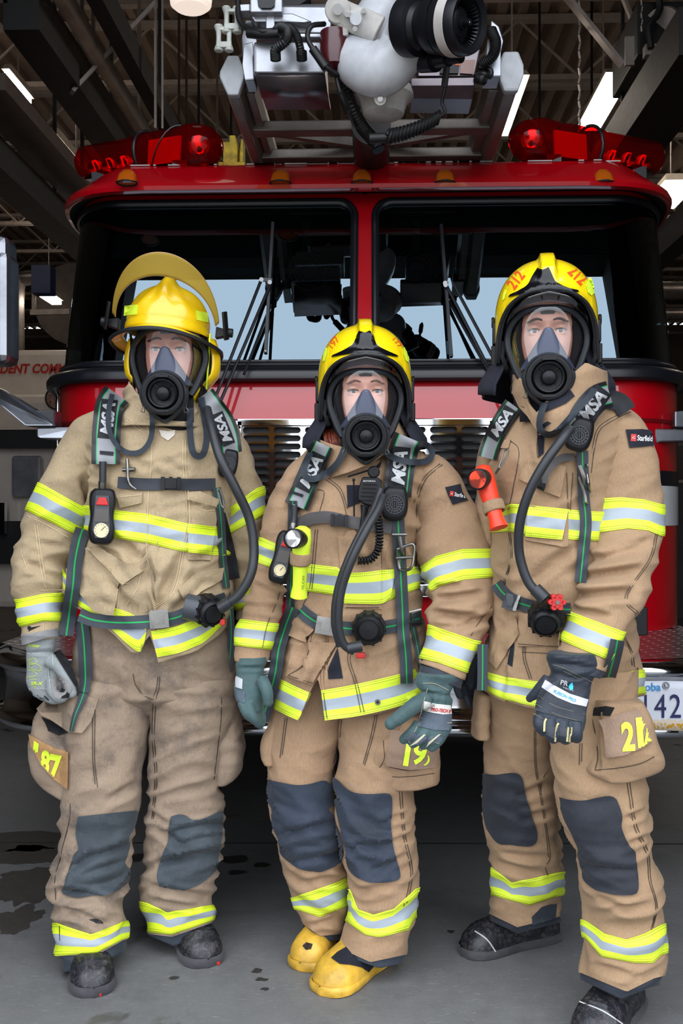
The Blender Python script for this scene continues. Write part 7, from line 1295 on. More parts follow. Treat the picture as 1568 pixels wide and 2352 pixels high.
# air pack, middle
apW = airpack('black air pack harness worn by the middle firefighter, with belt regulator at waist centre', P(820, 1120, 2.9), 830, 1090, 1420, 3.04, .07)
m = M(); strap(m, [(742, 1020), (730, 1045), (712, 1085), (694, 1130), (680, 1162)], lambda t: lerp(50, 56, t), tgW, .020, .016, cols=7, smooth=14); m.build('shoulder_strap', padm, apW, sharp=60); pa = m; s1_ = [o for o in apW.children if o.name.startswith('shoulder_strap')][-1]
m = M(); strap(m, [(938, 1005), (928, 1030), (920, 1070), (915, 1110), (912, 1140)], lambda t: lerp(68, 64, t), tgW, .022, .016, cols=7, smooth=14); m.build('shoulder_strap', padm, apW, sharp=60); pb = m; s2_ = [o for o in apW.children if o.name.startswith('shoulder_strap')][-1]
msa(s1_, (714, 1084), -64, 28, 76, Target(pa), box=(92, 36)); msa(s2_, (917, 1074), -84, 32, 78, Target(pb), box=(96, 42)); tgW.addm(pa).addm(pb)
m = M(); decal(m, zB((370, 490), (435, 512), (430, 528), (368, 506)), Target(pa), .003, 0, 6); m.build('name_slot', padk, s1_)
m = M(); strap(m, [(682, 1205), (712, 1192), (752, 1188), (790, 1196), (830, 1203), (900, 1212)], 28, tgW, .014, .003, smooth=10); m.build('chest_strap', webb, apW); c1 = m
m = M(); strap(m, [(688, 1400), (705, 1415), (730, 1430), (770, 1440), (830, 1445), (900, 1438), (970, 1418)], 31, tgW, .012, .003, smooth=10); m.build('waist_belt', webg, apW); c2 = m
m = M(); strap(m, [(914, 1192), (916, 1240), (920, 1320), (924, 1400), (926, 1450), (932, 1510), (934, 1570)], 29, tgW, .016, .003, smooth=14); m.build('pull_strap', webg, apW); c3 = m
m = M(); strap(m, [(672, 1395), (655, 1440), (640, 1490), (632, 1545), (618, 1600), (603, 1655)], lambda t: 30, Target(cmW, trWm), .030, .003, smooth=16); m.build('belt_tail', webg, apW)
m = M(); strap(m, [(945, 1420), (955, 1470), (968, 1540), (975, 1575)], 14, Target(cmW), .010, .003, smooth=8); m.build('belt_tail', webg, apW)
m = M(); strap(m, [(672, 1150), (670, 1230), (668, 1330), (665, 1395)], 20, tgW, .006, .003, smooth=10); m.build('pull_strap', webg, apW)
tc_ = Target(c1, c2, c3); clip(apW, (779, 1196), 40, 30, tc_, 3); buckle(apW, (748, 1438), 46, 40, tc_, steelc, 10)
m = M(); q = [(912, 1262), (948, 1250), (950, 1275), (943, 1305), (920, 1308), (914, 1285)]; pts = [hp(*p, .012, tc_) for p in q + q[:1]]; m.tube(pts, .0042, 8, n_s=40); m.tube([hp(910, 1282, .014, tc_), hp(948, 1280, .014, tc_)], .004, 8); m.tube([hp(900, 1228, .012, tc_), hp(934, 1228, .012, tc_)], .0035, 8); m.tube([hp(917, 1232, .016, tc_), hp(922, 1262, .018, tc_), hp(925, 1272, .014, tc_)], .006, 8, n_s=8); m.build('strap_buckle_ring', steelc, apW)
m = M(); q = [(942, 1405), (965, 1400), (968, 1430), (945, 1435)]; m.tube([hp(*p, .012, tc_) for p in q + q[:1]], .003, 8); m.build('strap_slider', steelc, apW)
console(apW, (650, 1280), 50, 122, 14, tgW, .055)
m = M(); m.tube([hp(676, 1160, .01, tgW), hp(675, 1195, .03, tgW), hp(668, 1218, .04, tgW)], .0085, 12, n_s=8); m.build('gauge_hose', hose, apW); m = M(); m.cyl(hp(674, 1202, .034, tgW), hp(670, 1220, .04, tgW), .0095); m.build('hose_ferrule', steelc, apW)
speaker(apW, (906, 1157), 62, 78, 4, tgW, .03)
m = M(); m.tube([P(880, 1140, 2.50), P(868, 1170, 2.47), P(840, 1220, 2.44), P(806, 1290, 2.43), P(783, 1360, 2.44), P(777, 1430, 2.45), P(788, 1478, 2.46), P(812, 1496, 2.47)], .0105, 14, n_s=60); m.tube([P(796, 1490, 2.465), P(830, 1484, 2.47)], .014, 14); m.build('air_hose', hose, apW); m = M(); m.tube([P(874, 1125, 2.53), P(858, 1170, 2.50), P(828, 1225, 2.47), P(797, 1290, 2.46), P(774, 1360, 2.47), P(768, 1430, 2.48), P(780, 1484, 2.49)], .0095, 12, n_s=50); m.build('air_hose', hose, apW)
regball(apW, (847, 1442), .043, tgW, (-.02, -1, -.05), .035); m = M(); q = hp(828, 1505, .025, tgW); m.box(q, (.024, .02, .014)); m.build('red_latch', redp, apW, bevel=.003)
m = M(); strap(m, [(792, 1028), (776, 1062), (748, 1088), (720, 1100), (702, 1095), (698, 1075), (712, 1040)], 15, tgW, .02, .003, smooth=6, st=5); m.build('neck_strap', webm, mkW); m = M(); strap(m, [(880, 1025), (892, 1045), (925, 1058), (960, 1062), (985, 1055), (992, 1038), (980, 1022), (962, 1018)], 14, tgW, .022, .003, smooth=6, st=5); m.build('neck_strap', webm, mkW)
# radio microphone
rm = thing('radio_microphone', 'black radio speaker microphone clipped to the middle firefighter’s chest', 'radio', hp(842, 1150, .03, tgW))
dR = proj(hp(845, 1130, .035, tgW))[2]; q3 = lambda x, y, o=0: P(x, y, dR - o)
m = M(); m.prism([q3(*p) for p in ((832, 1095), (868, 1097), (878, 1105), (877, 1120), (860, 1165), (838, 1160), (820, 1148), (822, 1125))][::-1], FW * .028); m.cyl(q3(858, 1084, .0), q3(858, 1084, -.01), .016); m.build('casing', plast, rm, bevel=.004)
m = M()
for i in range(5): y = 1112 + 9 * i; m.bar(q3(833 - i * 1.5, y, .002), q3(866 - i * 3, y + 1, .002), .004, .002, up=(0, 0, 1))
m.build('speaker_slots', blackc, rm); m = M(); flat_text(m, 'MOTOROLA', q3(848, 1105, .001), .0042, RT, (0, 0, 1), .0015, width=.032, bold=.02); m.build('maker_lettering', pads, rm)
m = M(); m.tube([q3(812, 1103), q3(813, 1190, -.02)], .0022, 8); m.ball(q3(812, 1102), .004); m.build('antenna', plast, rm)
m = M(); m.tube([q3(836, 1163), q3(832, 1200), q3(822, 1250, -.01), q3(812, 1290, -.01)], .006, 10, n_s=16); m.lathe([(.012, 0), (.009, -.02), (.006, -.04)], q3(838, 1160, -.01), (.1, 0, 1), 16); base = spline([q3(866, 1180, -.01), q3(871, 1220), q3(868, 1262), q3(850, 1285), q3(822, 1288, -.01)], 200); pts = []
for i, p in enumerate(base):
    a = 2 * pi * 20 * i / 199; t = (base[min(i + 1, 199)] - base[max(i - 1, 0)]).normalized(); u = t.cross(FW).normalized(); pts.append(p + u * .0085 * cos(a) + FW * .0085 * sin(a))
m.tube(pts, .0030, 6); m.build('coiled_cord', plast, rm)
def flashlight(label, pos, head, tail, r, mt_, tg, lensm, tip=None):
    T = thing('flashlight', label, 'flashlight', pos); hd = P(*head); tl = P(*tail); m = M(); ax = (tl - hd).normalized(); L = (tl - hd).length
    m.lathe([(r * .5, -.032), (r * .95, -.025), (r * 1.1, .0), (r, .05), (r * .92, .06), (r * .85, L * .55), (r * .8, L * .8), (r * .95, L * .92), (r * 1.0, L * .99), (r * .6, L)], hd, ax, 24, cap0=True, cap1=True); m.build('body', mt_, T, sharp=50)
    fd = (Vector((-.35, -1, .05)) if lensm else Vector((-.45, -1, -.1))).normalized(); m = M(); m.lathe([(r * .9, 0), (r * 1.05, .02), (r * 1.15, .04), (r * 1.15, .058), (r * 1.0, .060), (r * .95, .052)], hd, fd, 28); m.build('bezel', plast, T)
    m = M(); m.lathe([(.003, .030), (r * .5, .040), (r * .95, .054)], hd, fd, 28, cap0=True); m.build('reflector', mir, T); m = M(); m.lathe([(.001, .055), (r * .98, .055)], hd, fd, 28); m.build('lens', thin_glass('torch_lens' + label[:4], (.95, .95, .95) if lensm else (.9, .25, .15), 1.5), T); return T
fW = flashlight('neon yellow right-angle flashlight on the middle firefighter’s chest', P(690, 1300, 2.5), (693, 1238, 2.52), (686, 1372, 2.56), .022, limem, tgW, True)
m = M(); m.lathe([(.0255, -.016), (.027, -.012), (.027, .012), (.0255, .016)], P(690, 1282, 2.535), (P(686, 1372, 2.56) - P(693, 1238, 2.52)).normalized(), 24); m.build('holder_strap', tanW, fW, solid=.003); m = M(); flat_text(m, 'PELICAN', P(696, 1338, 2.525), .006, (.05, 0, 1), (-1, 0, .05), .002, width=.034); m.build('body_lettering', blackc, fW)
# ================================================================= RIGHT FIREFIGHTER
pR = thing('firefighter', 'right firefighter in tan turnout gear, tallest, with navy gloves and black boots', 'person', floor_pt(1330, 2260), 'firefighters')
HMR, posR = headframe(1257, 757, 2.47, yaw=-9, s=1.03, roll=0)
foldsR = [(1330, 1250, 1200, 1345, 12, .008), (1160, 1160, 1150, 1350, 12, .005), (1240, 1370, 1180, 1440, 10, .006), (1200, 1010, 1240, 1130, 12, .005), (1300, 1180, 1350, 1300, 12, .006), (1160, 1480, 1150, 1600, 9, .006)]
TR = Loft([(900, 1196, 1400), (925, 1184, 1415), (950, 1172, 1440), (985, 1150, 1440), (1060, 1120, 1420), (1150, 1134, 1395), (1230, 1138, 1385), (1300, 1130, 1385), (1360, 1133, 1400), (1420, 1130, 1445), (1480, 1121, 1456), (1530, 1115, 1463), (1580, 1112, 1467), (1650, 1112, 1470)], [(900, 2.60), (1650, 2.62)], [(900, .08), (950, .12), (1060, .165), (1300, .175), (1650, .18)], [(900, .10), (1060, .16), (1650, .17)], .80, .005, foldsR, 41)
SR = Loft([(932, 1385, 1425), (948, 1372, 1452), (975, 1362, 1474), (1005, 1356, 1490), (1045, 1352, 1502), (1090, 1350, 1510), (1140, 1350, 1516), (1200, 1352, 1518), (1235, 1354, 1514), (1270, 1350, 1508), (1310, 1341, 1500), (1350, 1331, 1488), (1390, 1317, 1470), (1420, 1307, 1450), (1445, 1298, 1434), (1475, 1287, 1418), (1505, 1276, 1403), (1530, 1270, 1392), (1560, 1262, 1380)], [(932, 2.58), (1200, 2.52), (1350, 2.42), (1560, 2.30)], [(932, .03), (975, .08), (1200, .085), (1560, .06)], [(932, .03), (975, .08), (1560, .06)], .85, [(932, .003), (1200, .004), (1290, .008), (1390, .009), (1430, .003), (1560, .002)], [(1350, 1290, 1480, 1260, 10, .012), (1330, 1330, 1460, 1310, 10, .013), (1320, 1370, 1450, 1360, 10, .012), (1310, 1395, 1400, 1420, 8, .008), (1400, 1260, 1500, 1240, 9, .007)], 42)
HR = Loft([(1500, 1122, 1462), (1580, 1120, 1455), (1620, 1130, 1430), (1650, 1150, 1400)], 2.62, [(1500, .12), (1580, .12), (1650, .04)], .13, .82, .003, (), 43); HR.hip = True
LRl = Loft([(1530, 1120, 1280), (1600, 1118, 1275), (1650, 1118, 1268), (1700, 1117, 1266), (1750, 1111, 1268), (1800, 1107, 1274), (1850, 1106, 1280), (1900, 1110, 1284), (1945, 1122, 1287), (1990, 1128, 1289), (2040, 1130, 1288), (2080, 1129, 1286), (2110, 1122, 1290), (2128, 1120, 1290)], [(1600, 2.66), (1900, 2.78), (2128, 2.86)], [(1600, .11), (1850, .11), (2128, .09)], [(1600, .11), (2128, .10)], .85, [(1600, .004), (1850, .006), (2000, .008), (2128, .004)], [(1190, 1830, 1270, 1800, 8, .006), (1200, 1880, 1280, 1860, 8, .006), (1135, 1980, 1230, 2010, 9, .007), (1140, 1960, 1260, 1970, 8, .005)], 44)
LRr = Loft([(1530, 1262, 1458), (1600, 1262, 1455), (1650, 1264, 1450), (1700, 1266, 1455), (1760, 1268, 1468), (1830, 1280, 1487), (1880, 1288, 1491), (1930, 1310, 1493), (1975, 1332, 1501), (2020, 1338, 1512), (2060, 1341, 1517), (2110, 1343, 1520), (2160, 1343, 1521), (2205, 1340, 1518), (2240, 1334, 1509), (2268, 1333, 1506), (2300, 1338, 1500)], [(1600, 2.52), (1900, 2.47), (2300, 2.46)], [(1600, .11), (1850, .11), (2300, .095)], [(1600, .11), (2300, .10)], .85, [(1600, .004), (1850, .006), (2050, .008), (2230, .007), (2300, .003)], [(1440, 1880, 1485, 1865, 7, .006), (1450, 1940, 1495, 1920, 7, .006), (1370, 2100, 1480, 2080, 9, .006), (1350, 2060, 1450, 2090, 9, .006), (1360, 2220, 1460, 2245, 8, .007), (1340, 1990, 1450, 2000, 9, .005)], 45)
m = M(); HR.sheet(m, nu=50, nv=110, cap1=True); LRl.sheet(m, bot=ln((1118, 2096), (1188, 2130), (1290, 2104)), nu=120, nv=96); LRr.sheet(m, bot=ln((1332, 2234), (1439, 2278), (1502, 2247)), nu=130, nv=96); trR = m.build('trousers', tanR, pR, sharp=0); trRm = m; tgT = Target(m)
cuffk = leather('hem_suede_black', srgb(34, 40, 50)); hemcuff(LRl, ln((1116, 2088), (1188, 2124), (1290, 2096)), ln((1121, 2112), (1188, 2144), (1287, 2118)), trR, cuffk); hemcuff(LRr, ln((1332, 2227), (1439, 2272), (1502, 2240)), ln((1333, 2250), (1425, 2295), (1493, 2268)), trR, cuffk)
b1 = band(LRl, ln((1128, 1992), (1174, 2029), (1230, 2016), (1286, 2004)), ln((1134, 2057), (1216, 2080), (1286, 2057)), trR, bandM); b2 = band(LRr, ln((1343, 2114), (1387, 2144), (1439, 2158), (1480, 2144), (1520, 2123)), ln((1343, 2155), (1380, 2197), (1457, 2212), (1500, 2212), (1520, 2193)), trR, bandM)
z6 = Z(1020, 1550, 2.861)
k1 = knee(z6((262, 645), (330, 657), (400, 648), (460, 642), (500, 660), (518, 700), (530, 770), (545, 830), (562, 870), (575, 930), (600, 1000), (612, 1060), (600, 1105), (565, 1128), (500, 1126), (430, 1115), (370, 1112), (325, 1075), (300, 1040), (275, 990), (262, 900), (258, 780)), trR, kneeR, tgT)
k2 = knee(z6((760, 805), (840, 822), (920, 825), (1000, 808), (1080, 796), (1125, 812), (1145, 850), (1168, 920), (1165, 1000), (1185, 1060), (1220, 1130), (1252, 1160), (1262, 1240), (1276, 1360), (1272, 1420), (1240, 1445), (1130, 1447), (1050, 1430), (980, 1405), (920, 1350), (908, 1280), (885, 1200), (880, 1130), (850, 1060), (810, 990), (785, 930)), trR, kneeR, tgT)
tgT.addm(k1).addm(k2).addm(b1).addm(b2)
m = M(); decal(m, z6((600, 1565), (640, 1525), (700, 1505), (738, 1505), (730, 1600), (580, 1645), (575, 1590)), tgT, .003, .002, 7); m.build('heel_patch', cuffk, trR)
PkR2 = Loft([(1600, 1355, 1462), (1640, 1352, 1480), (1700, 1352, 1494), (1735, 1340, 1508), (1752, 1330, 1500), (1765, 1345, 1460), (1772, 1362, 1420)], 2.46, [(1600, .10), (1700, .135), (1772, .11)], .05, .5, .003, [(1375, 1640, 1372, 1770, 6, .006)], 46)
m = M(); PkR2.sheet(m, nu=36, nv=70, cap0=True, cap1=True); m.build('cargo_pocket', tanR, trR, sharp=0); tgp = Target(m)
m = M(); decal(m, z6((1030, 297), (1150, 260), (1272, 222), (1320, 320), (1362, 435), (1300, 482), (1180, 528), (1062, 548), (1050, 420)), tgp, .010, .005, 8, dmax=.2); m.build('number_tag', tagm, trR, sharp=50); t2 = Target(m)
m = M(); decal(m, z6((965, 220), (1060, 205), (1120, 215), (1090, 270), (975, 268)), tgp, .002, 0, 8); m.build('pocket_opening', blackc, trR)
m = M(); tdecal(m, '2', z6((1207, 405))[0], 68, -4, t2, .003, width=30, bold=.04); tdecal(m, '1', z6((1285, 380))[0], 70, -5, t2, .003, width=14, bold=.04); tdecal(m, '2', z6((1328, 372))[0], 62, -6, t2, .003, width=18, bold=.04, skew=-.5); m.build('tag_number', limem, trR)
PkR3 = Loft([(1590, 1090, 1125), (1640, 1086, 1122), (1690, 1084, 1122)], 2.66, .06, .06, .7, .003, (), 47); m = M(); PkR3.sheet(m, nu=20, nv=40, cap0=True, cap1=True); m.build('cargo_pocket', tanR, trR, sharp=0)
sm = M(); seams(sm, [z6((1190, 625), (1215, 800), (1250, 1000), (1330, 1180), (1345, 1350), (1390, 1520), (1360, 1680)), z6((1210, 625), (1232, 800), (1265, 990), (1342, 1170), (1358, 1350), (1400, 1520), (1372, 1660)), z6((600, 360), (605, 600), (640, 800), (680, 1050), (695, 1200), (665, 1260), (680, 1320)), z6((590, 360), (595, 600), (630, 800), (670, 1050), (683, 1200)), z6((700, 600), (640, 700), (635, 800)), z6((905, 450), (900, 570)), z6((890, 450), (885, 590)), z6((1000, 640), (1150, 620), (1290, 600), (1400, 520))], tgT); sm.build('seam_stitching', stitchd, trR); sm = M(); seams(sm, [[(1358, 1640), (1368, 1700), (1372, 1740), (1366, 1768)], [(1366, 1769), (1420, 1764), (1470, 1754), (1502, 1738)], [(1336, 1740), (1350, 1758), (1364, 1768)]], tgp, 1.8); sm.build('pocket_piping', stitchd, trR)
hemR = ln((1108, 1585), (1135, 1602), (1160, 1613), (1164, 1600), (1168, 1614), (1200, 1622), (1228, 1628), (1350, 1630), (1400, 1620), (1440, 1609), (1470, 1600))
m = M(); TR.sheet(m, bot=hemR, nu=120, nv=180, cap0=True); SR.sheet(m, bot=ln((1265, 1492), (1330, 1520), (1395, 1545)), nu=110, nv=96, cap0=True)
SRr = Loft([(990, 1118, 1150), (1050, 1098, 1140), (1150, 1090, 1135), (1300, 1096, 1135), (1450, 1100, 1130)], 2.72, [(990, .04), (1050, .06), (1450, .05)], .06, .85, .004, (), 48); SRr.sheet(m, nu=40, nv=50, cap0=True)
coatR = m.build('coat', tanR, pR, sharp=0, solid=.003); cmR = m; tgR = Target(m)
CRr = Loft([(830, 1185, 1385), (870, 1180, 1385), (920, 1178, 1390), (960, 1185, 1385), (1010, 1200, 1350)], [(830, 2.53), (1010, 2.52)], [(830, .10), (930, .13), (1010, .15)], [(830, .10), (1010, .12)], .9, .004, (), 49)
m = M(); CRr.sheet(m, top=ln((1183, 862), (1195, 870), (1215, 930), (1232, 948), (1270, 900), (1310, 862), (1345, 832), (1385, 850)), bot=ln((1178, 905), (1190, 935), (1214, 960), (1228, 985), (1236, 1000), (1300, 985), (1340, 950), (1400, 905)), nu=30, nv=100, off=.004); m.build('collar', tanR, coatR, sharp=0, solid=.006); tgR.addm(m)
z9 = Z(1120, 560, 4.752); z3 = Z(1030, 880, 2.914)
m = M(); decal(m, z9((865, 1515), (900, 1590), (948, 1660), (850, 1740), (640, 1830), (575, 1800), (575, 1735), (740, 1620)), tgR, .003, .001, 7); m.build('hook_strip', navyc, coatR); m = M(); decal(m, z3((590, 300), (660, 255), (685, 265), (640, 300), (635, 470), (600, 500)), tgR, .002, .001, 7); m.build('hook_strip', navyc, coatR); m = M(); decal(m, z3((430, 1660), (395, 1880), (425, 1900), (440, 1760)), tgR, .002, 0, 7); m.build('hook_strip', navyc, coatR)
for lo, a, b in ((SR, ln((1353, 1146), (1425, 1142), (1480, 1147), (1519, 1158)), ln((1354, 1225), (1442, 1213), (1490, 1218), (1517, 1230))), (SR, ln((1311, 1405), (1430, 1450)), ln((1286, 1470), (1395, 1515))), (TR, ln((1140, 1172), (1171, 1158), (1213, 1160), (1334, 1173), (1395, 1176)), ln((1140, 1222), (1167, 1220), (1210, 1229), (1325, 1240), (1395, 1243))), (TR, ln((1112, 1542), (1162, 1556), (1232, 1565), (1366, 1563), (1462, 1539)), ln((1108, 1580), (1135, 1597), (1161, 1608), (1168, 1609), (1228, 1623), (1350, 1625), (1400, 1615), (1440, 1604), (1470, 1595)))): tgR.addm(band(lo, a, b, coatR, bandM, nv=160))
for pts, th in ((z3((540, 500), (625, 510), (785, 560), (745, 765), (630, 720), (470, 640)), .009), (z3((530, 815), (800, 855), (800, 1090), (760, 1095), (510, 1050)), .006), (z3((470, 1530), (600, 1560), (760, 1600), (750, 1760), (460, 1760)), .007), (z3((450, 1560), (470, 1680), (320, 1915), (275, 1860), (330, 1650)), .006), (z3((375, 380), (415, 385), (400, 440), (350, 435)), .004)): tgR.addm(pocket(pts, coatR, tanR, tgR, th, off=.001))
tgR.addm(dband(z3((528, 815), (700, 835), (800, 850)), z3((510, 1025), (660, 1040), (760, 1048)), coatR, bandM, tgR, .006))
sm = M(); seams(sm, [z3((1220, 190), (1080, 260), (1010, 320), (975, 450), (955, 600)), z3((1200, 180), (1070, 245), (995, 310), (960, 440)), z3((410, 380), (470, 460), (430, 700), (400, 850)), z3((600, 310), (590, 420), (595, 500)), z3((410, 1000), (425, 1160), (370, 1350)), z3((400, 1000), (415, 1160), (360, 1350)), z3((790, 600), (800, 840)), z3((830, 600), (815, 850)), z3((1385, 1010), (1340, 1180), (1180, 1430), (1270, 1560)), z3((1400, 1010), (1352, 1185), (1195, 1430), (1285, 1550)), z3((1170, 1680), (1230, 1800), (1245, 1900)), z3((1160, 1680), (1215, 1790), (1230, 1890)), z3((465, 1745), (735, 1765)), z3((490, 1800), (690, 1810)), z3((495, 1760), (500, 1850), (540, 1980)), z3((510, 1760), (515, 1850), (555, 1980)), z9((840, 1320), (700, 1500), (560, 1620), (490, 1700), (480, 1780)), z9((290, 1450), (250, 1600), (330, 1750), (430, 1800)), z3((1110, 1960), (1150, 2130)), z3((1125, 1955), (1165, 2125))], tgR, 1.4); sm.build('seam_stitching', stitchd, coatR)
patch(coatR, z3((1185, 310), (1290, 308), (1362, 320), (1380, 415), (1300, 425), (1210, 432)), ((1472, 1006), 62), tgR, 3)
m = M(); SR.sheet(m, top=ln((1260, 1482), (1272, 1490), (1330, 1515), (1396, 1540)), bot=ln((1255, 1508), (1268, 1515), (1320, 1540), (1386, 1562)), nu=10, nv=60, off=-.003); m.build('sleeve_cuff', cuffk, coatR, solid=.004)
# navy glove, fingers curled down
zg = Z(1180, 1460, 4.041)
PR = Loft([(1498, 1258, 1362), (1512, 1256, 1370), (1530, 1258, 1372), (1550, 1262, 1368), (1565, 1252, 1358), (1585, 1246, 1354), (1610, 1238, 1352), (1640, 1230, 1345), (1662, 1224, 1342), (1680, 1228, 1338)], [(1498, 2.29), (1680, 2.27)], [(1498, .045), (1550, .032), (1600, .030), (1680, .022)], [(1498, .045), (1680, .026)], .85, .003, [(1262, 1548, 1360, 1562, 4, .005), (1290, 1560, 1286, 1575, 4, .003), (1262, 1520, 1365, 1536, 5, .005)], 51)
gR_, gRm, hr1 = glove(pR, PR, [([(1238, 1645, 2.262), (1238, 1664, 2.252), (1246, 1676, 2.262), (1250, 1680, 2.285)], (.0150, .0130)), ([(1262, 1652, 2.258), (1264, 1682, 2.246), (1270, 1694, 2.258), (1272, 1694, 2.285)], (.0150, .0135)), ([(1292, 1656, 2.256), (1294, 1686, 2.246), (1298, 1697, 2.260), (1300, 1694, 2.285)], (.0150, .0135)), ([(1323, 1655, 2.256), (1324, 1684, 2.246), (1324, 1694, 2.260), (1322, 1690, 2.285)], (.0150, .0130)), ([(1262, 1560, 2.27), (1244, 1578, 2.275), (1228, 1594, 2.285), (1216, 1604, 2.295)], (.018, .010))], navyg, 2.27, label='dark navy glove with grey knuckle panels')
tgg = Target(gRm); m = M(); decal(m, zg((255, 482), (450, 590), (662, 660), (650, 790), (640, 800), (430, 760), (190, 690), (215, 560)), tgg, .0015, .001, 5); m.build('knuckle_panel', navyp, gR_); m = M(); decal(m, zg((295, 830), (380, 850), (375, 960), (300, 920)), tgg, .0015, 0, 5, dmax=.05); m.build('knuckle_panel', navyp, gR_); m = M(); decal(m, zg((425, 850), (490, 860), (490, 940), (420, 930)), tgg, .0015, 0, 5, dmax=.05); m.build('knuckle_panel', navyp, gR_)
m = M(); decal(m, zg((290, 410), (400, 475), (520, 540), (688, 592), (668, 658), (540, 630), (400, 572), (255, 478)), tgg, .0025, .001, 5); m.build('glove_label', pm('label_white', srgb(214, 214, 222), .55, var=.04), gR_); t3 = Target(m); m = M(); tdecal(m, 'FUSION PRO', zg((472, 560))[0], 8, 24, t3, .0015, width=56, bold=.03); m.build('label_lettering', pm('label_blue', srgb(70, 160, 200), .5, var=0), gR_)
m = M(); tdecal(m, 'PR', zg((468, 440))[0], 11, 14, tgg, .004, width=18, bold=.03); tdecal(m, 'TECH', zg((500, 495))[0], 3.2, 20, tgg, .004, width=26); m.build('glove_print', pads, gR_); m = M(); decal(m, zg((505, 475), (520, 450), (540, 430), (550, 470), (548, 500), (520, 505)), tgg, .003, 0, 5); m.build('flame_mark', pm('flame_blue', srgb(60, 190, 235), .5, var=0), gR_)
m = M()
for a in (((300, 770), (285, 800), (280, 890)), ((415, 812), (395, 850), (382, 985)), ((505, 850), (500, 900), (492, 985)), ((535, 850), (530, 900), (515, 990))): seams(m, [zg(*a)], tgg, 4.5, .003)
m.build('finger_gusset', pm('gusset_yellow', srgb(196, 186, 134), .8), gR_)
m = M(); seams(m, [zg((215, 550), (400, 660), (660, 725)), zg((190, 630), (420, 740), (640, 800)), zg((180, 720), (270, 775)), zg((360, 270), (480, 310), (740, 440)), zg((460, 330), (600, 400))], tgg, .9, .003); m.build('glove_stitching', pm('olive_thread', srgb(120, 116, 96), .8, var=0), gR_)
PR2 = Loft([(1500, 1062, 1120), (1540, 1056, 1110), (1580, 1058, 1096)], 2.74, .03, .03, .85, .003, (), 52); g3, g3m, hr2 = glove(pR, PR2, [([(1062 + 9 * i, 1572, 2.72 + .01 * i), (1070 + 8 * i, 1600, 2.71 + .01 * i), (1078 + 6 * i, 1618, 2.71 + .01 * i)], .011) for i in range(4)] + [([(1060, 1540, 2.70), (1050, 1570, 2.69), (1056, 1596, 2.69)], .013)], navyg, 2.7, vox=.004, label='dark navy glove behind the middle firefighter')
# boots
q1, qm1 = boot(pR, fl(1275, 2152), fl(1062, 2196), bootb, bootsole, LRl, wd=1.0); q2, qm2 = boot(pR, fl(1450, 2300), fl(1352, 2408), bootb, bootsole, LRr, wd=1.15)
for ob, mm, a, b_ in ((q1, qm1, (1090, 2138), (1138, 2186)), (q2, qm2, (1330, 2300), (1430, 2352))):
    t = Target(mm); m = M(); seams(m, [[a, ((a[0] + b_[0]) / 2 + 4, (a[1] + b_[1]) / 2 - 4), b_]], t, 3, .002); m.build('boot_piping', pads, ob)
t = Target(qm2); m = M(); tdecal(m, 'PRO SERIES', (1345, 2322), 10, 22, t, .002, width=52); m.build('boot_lettering', plast2, q2)
body_of(pR, HMR, [TR, SR, SRr, HR, LRl, LRr], hr1 + hr2, skinR); eye_parts(pR, HMR, irisb, browm, look=(.05, 0))
m = M(); hood_mesh(m, 1.04); m.xf(HMR); m.build('hood', navyc, pR, solid=.004)
mkR = mask('breathing mask worn by the right firefighter, turned slightly aside', posR, HMR)
hlR, shR = gallet('glossy yellow helmet with orange 212 on the right firefighter', posR, HMR)
tr_ = front_plate(hlR, shR, z9((545, 262), (570, 270), (597, 282), (635, 268), (662, 255), (690, 310), (735, 405), (790, 445), (870, 480), (980, 512), (978, 530), (900, 532), (800, 525), (640, 523), (520, 530), (400, 545), (240, 578), (245, 555), (340, 510), (430, 450), (475, 370), (505, 320)))
m = M(); decal(m, z9((1090, 380), (1122, 362), (1142, 400), (1160, 480), (1156, 540), (1128, 565), (1085, 530), (1066, 450)), tr_, .002, .001, 3, dmax=.2); m.build('reflective_sticker', limem, hlR); m = M(); decal(m, z9((190, 500), (205, 520), (185, 600), (165, 625), (165, 570)), tr_, .002, .001, 4, dmax=.2); m.build('reflective_sticker', limem, hlR)
m = M(); tdecal(m, '212', z9((990, 335))[0], 31, 44, tr_, .002, width=44, bold=.03); tdecal(m, '212', z9((302, 392))[0], 26, -52, tr_, .002, width=42, bold=.03); m.build('helmet_number', oran, hlR)
# air pack, right
apR = airpack('black air pack harness worn by the right firefighter, regulator with red knob at the waist', P(1250, 1030, 2.75), 1260, 1000, 1360, 2.86, .07)
m = M(); strap(m, [(1178, 930), (1160, 955), (1140, 990), (1126, 1025), (1118, 1052)], lambda t: lerp(44, 42, t), tgR, .018, .014, cols=7, smooth=14); m.build('shoulder_strap', padm, apR, sharp=60); pa = m; s1_ = [o for o in apR.children if o.name.startswith('shoulder_strap')][-1]
m = M(); strap(m, [(1400, 905), (1372, 915), (1345, 945), (1325, 985), (1315, 1015)], lambda t: lerp(62, 62, t), tgR, .026, .020, cols=7, smooth=16); m.build('shoulder_strap', padm, apR, sharp=60); pb = m; s2_ = [o for o in apR.children if o.name.startswith('shoulder_strap')][-1]
m = M(); strap(m, [(1395, 915), (1425, 925), (1440, 945)], 44, tgR, .010, .014, cols=5, smooth=8); m.build('pad_edge', padk, s2_)
msa(s1_, (1151, 972), -58, 24, 68, Target(pa), box=(82, 30)); msa(s2_, (1360, 932), -54, 32, 76, Target(pb), box=(92, 42)); tgR.addm(pa).addm(pb)
m = M(); strap(m, [(1138, 1340), (1155, 1362), (1180, 1380), (1215, 1392), (1250, 1398), (1310, 1400)], 30, tgR, .010, .003, smooth=10); m.build('waist_belt', webg, apR); c1 = m
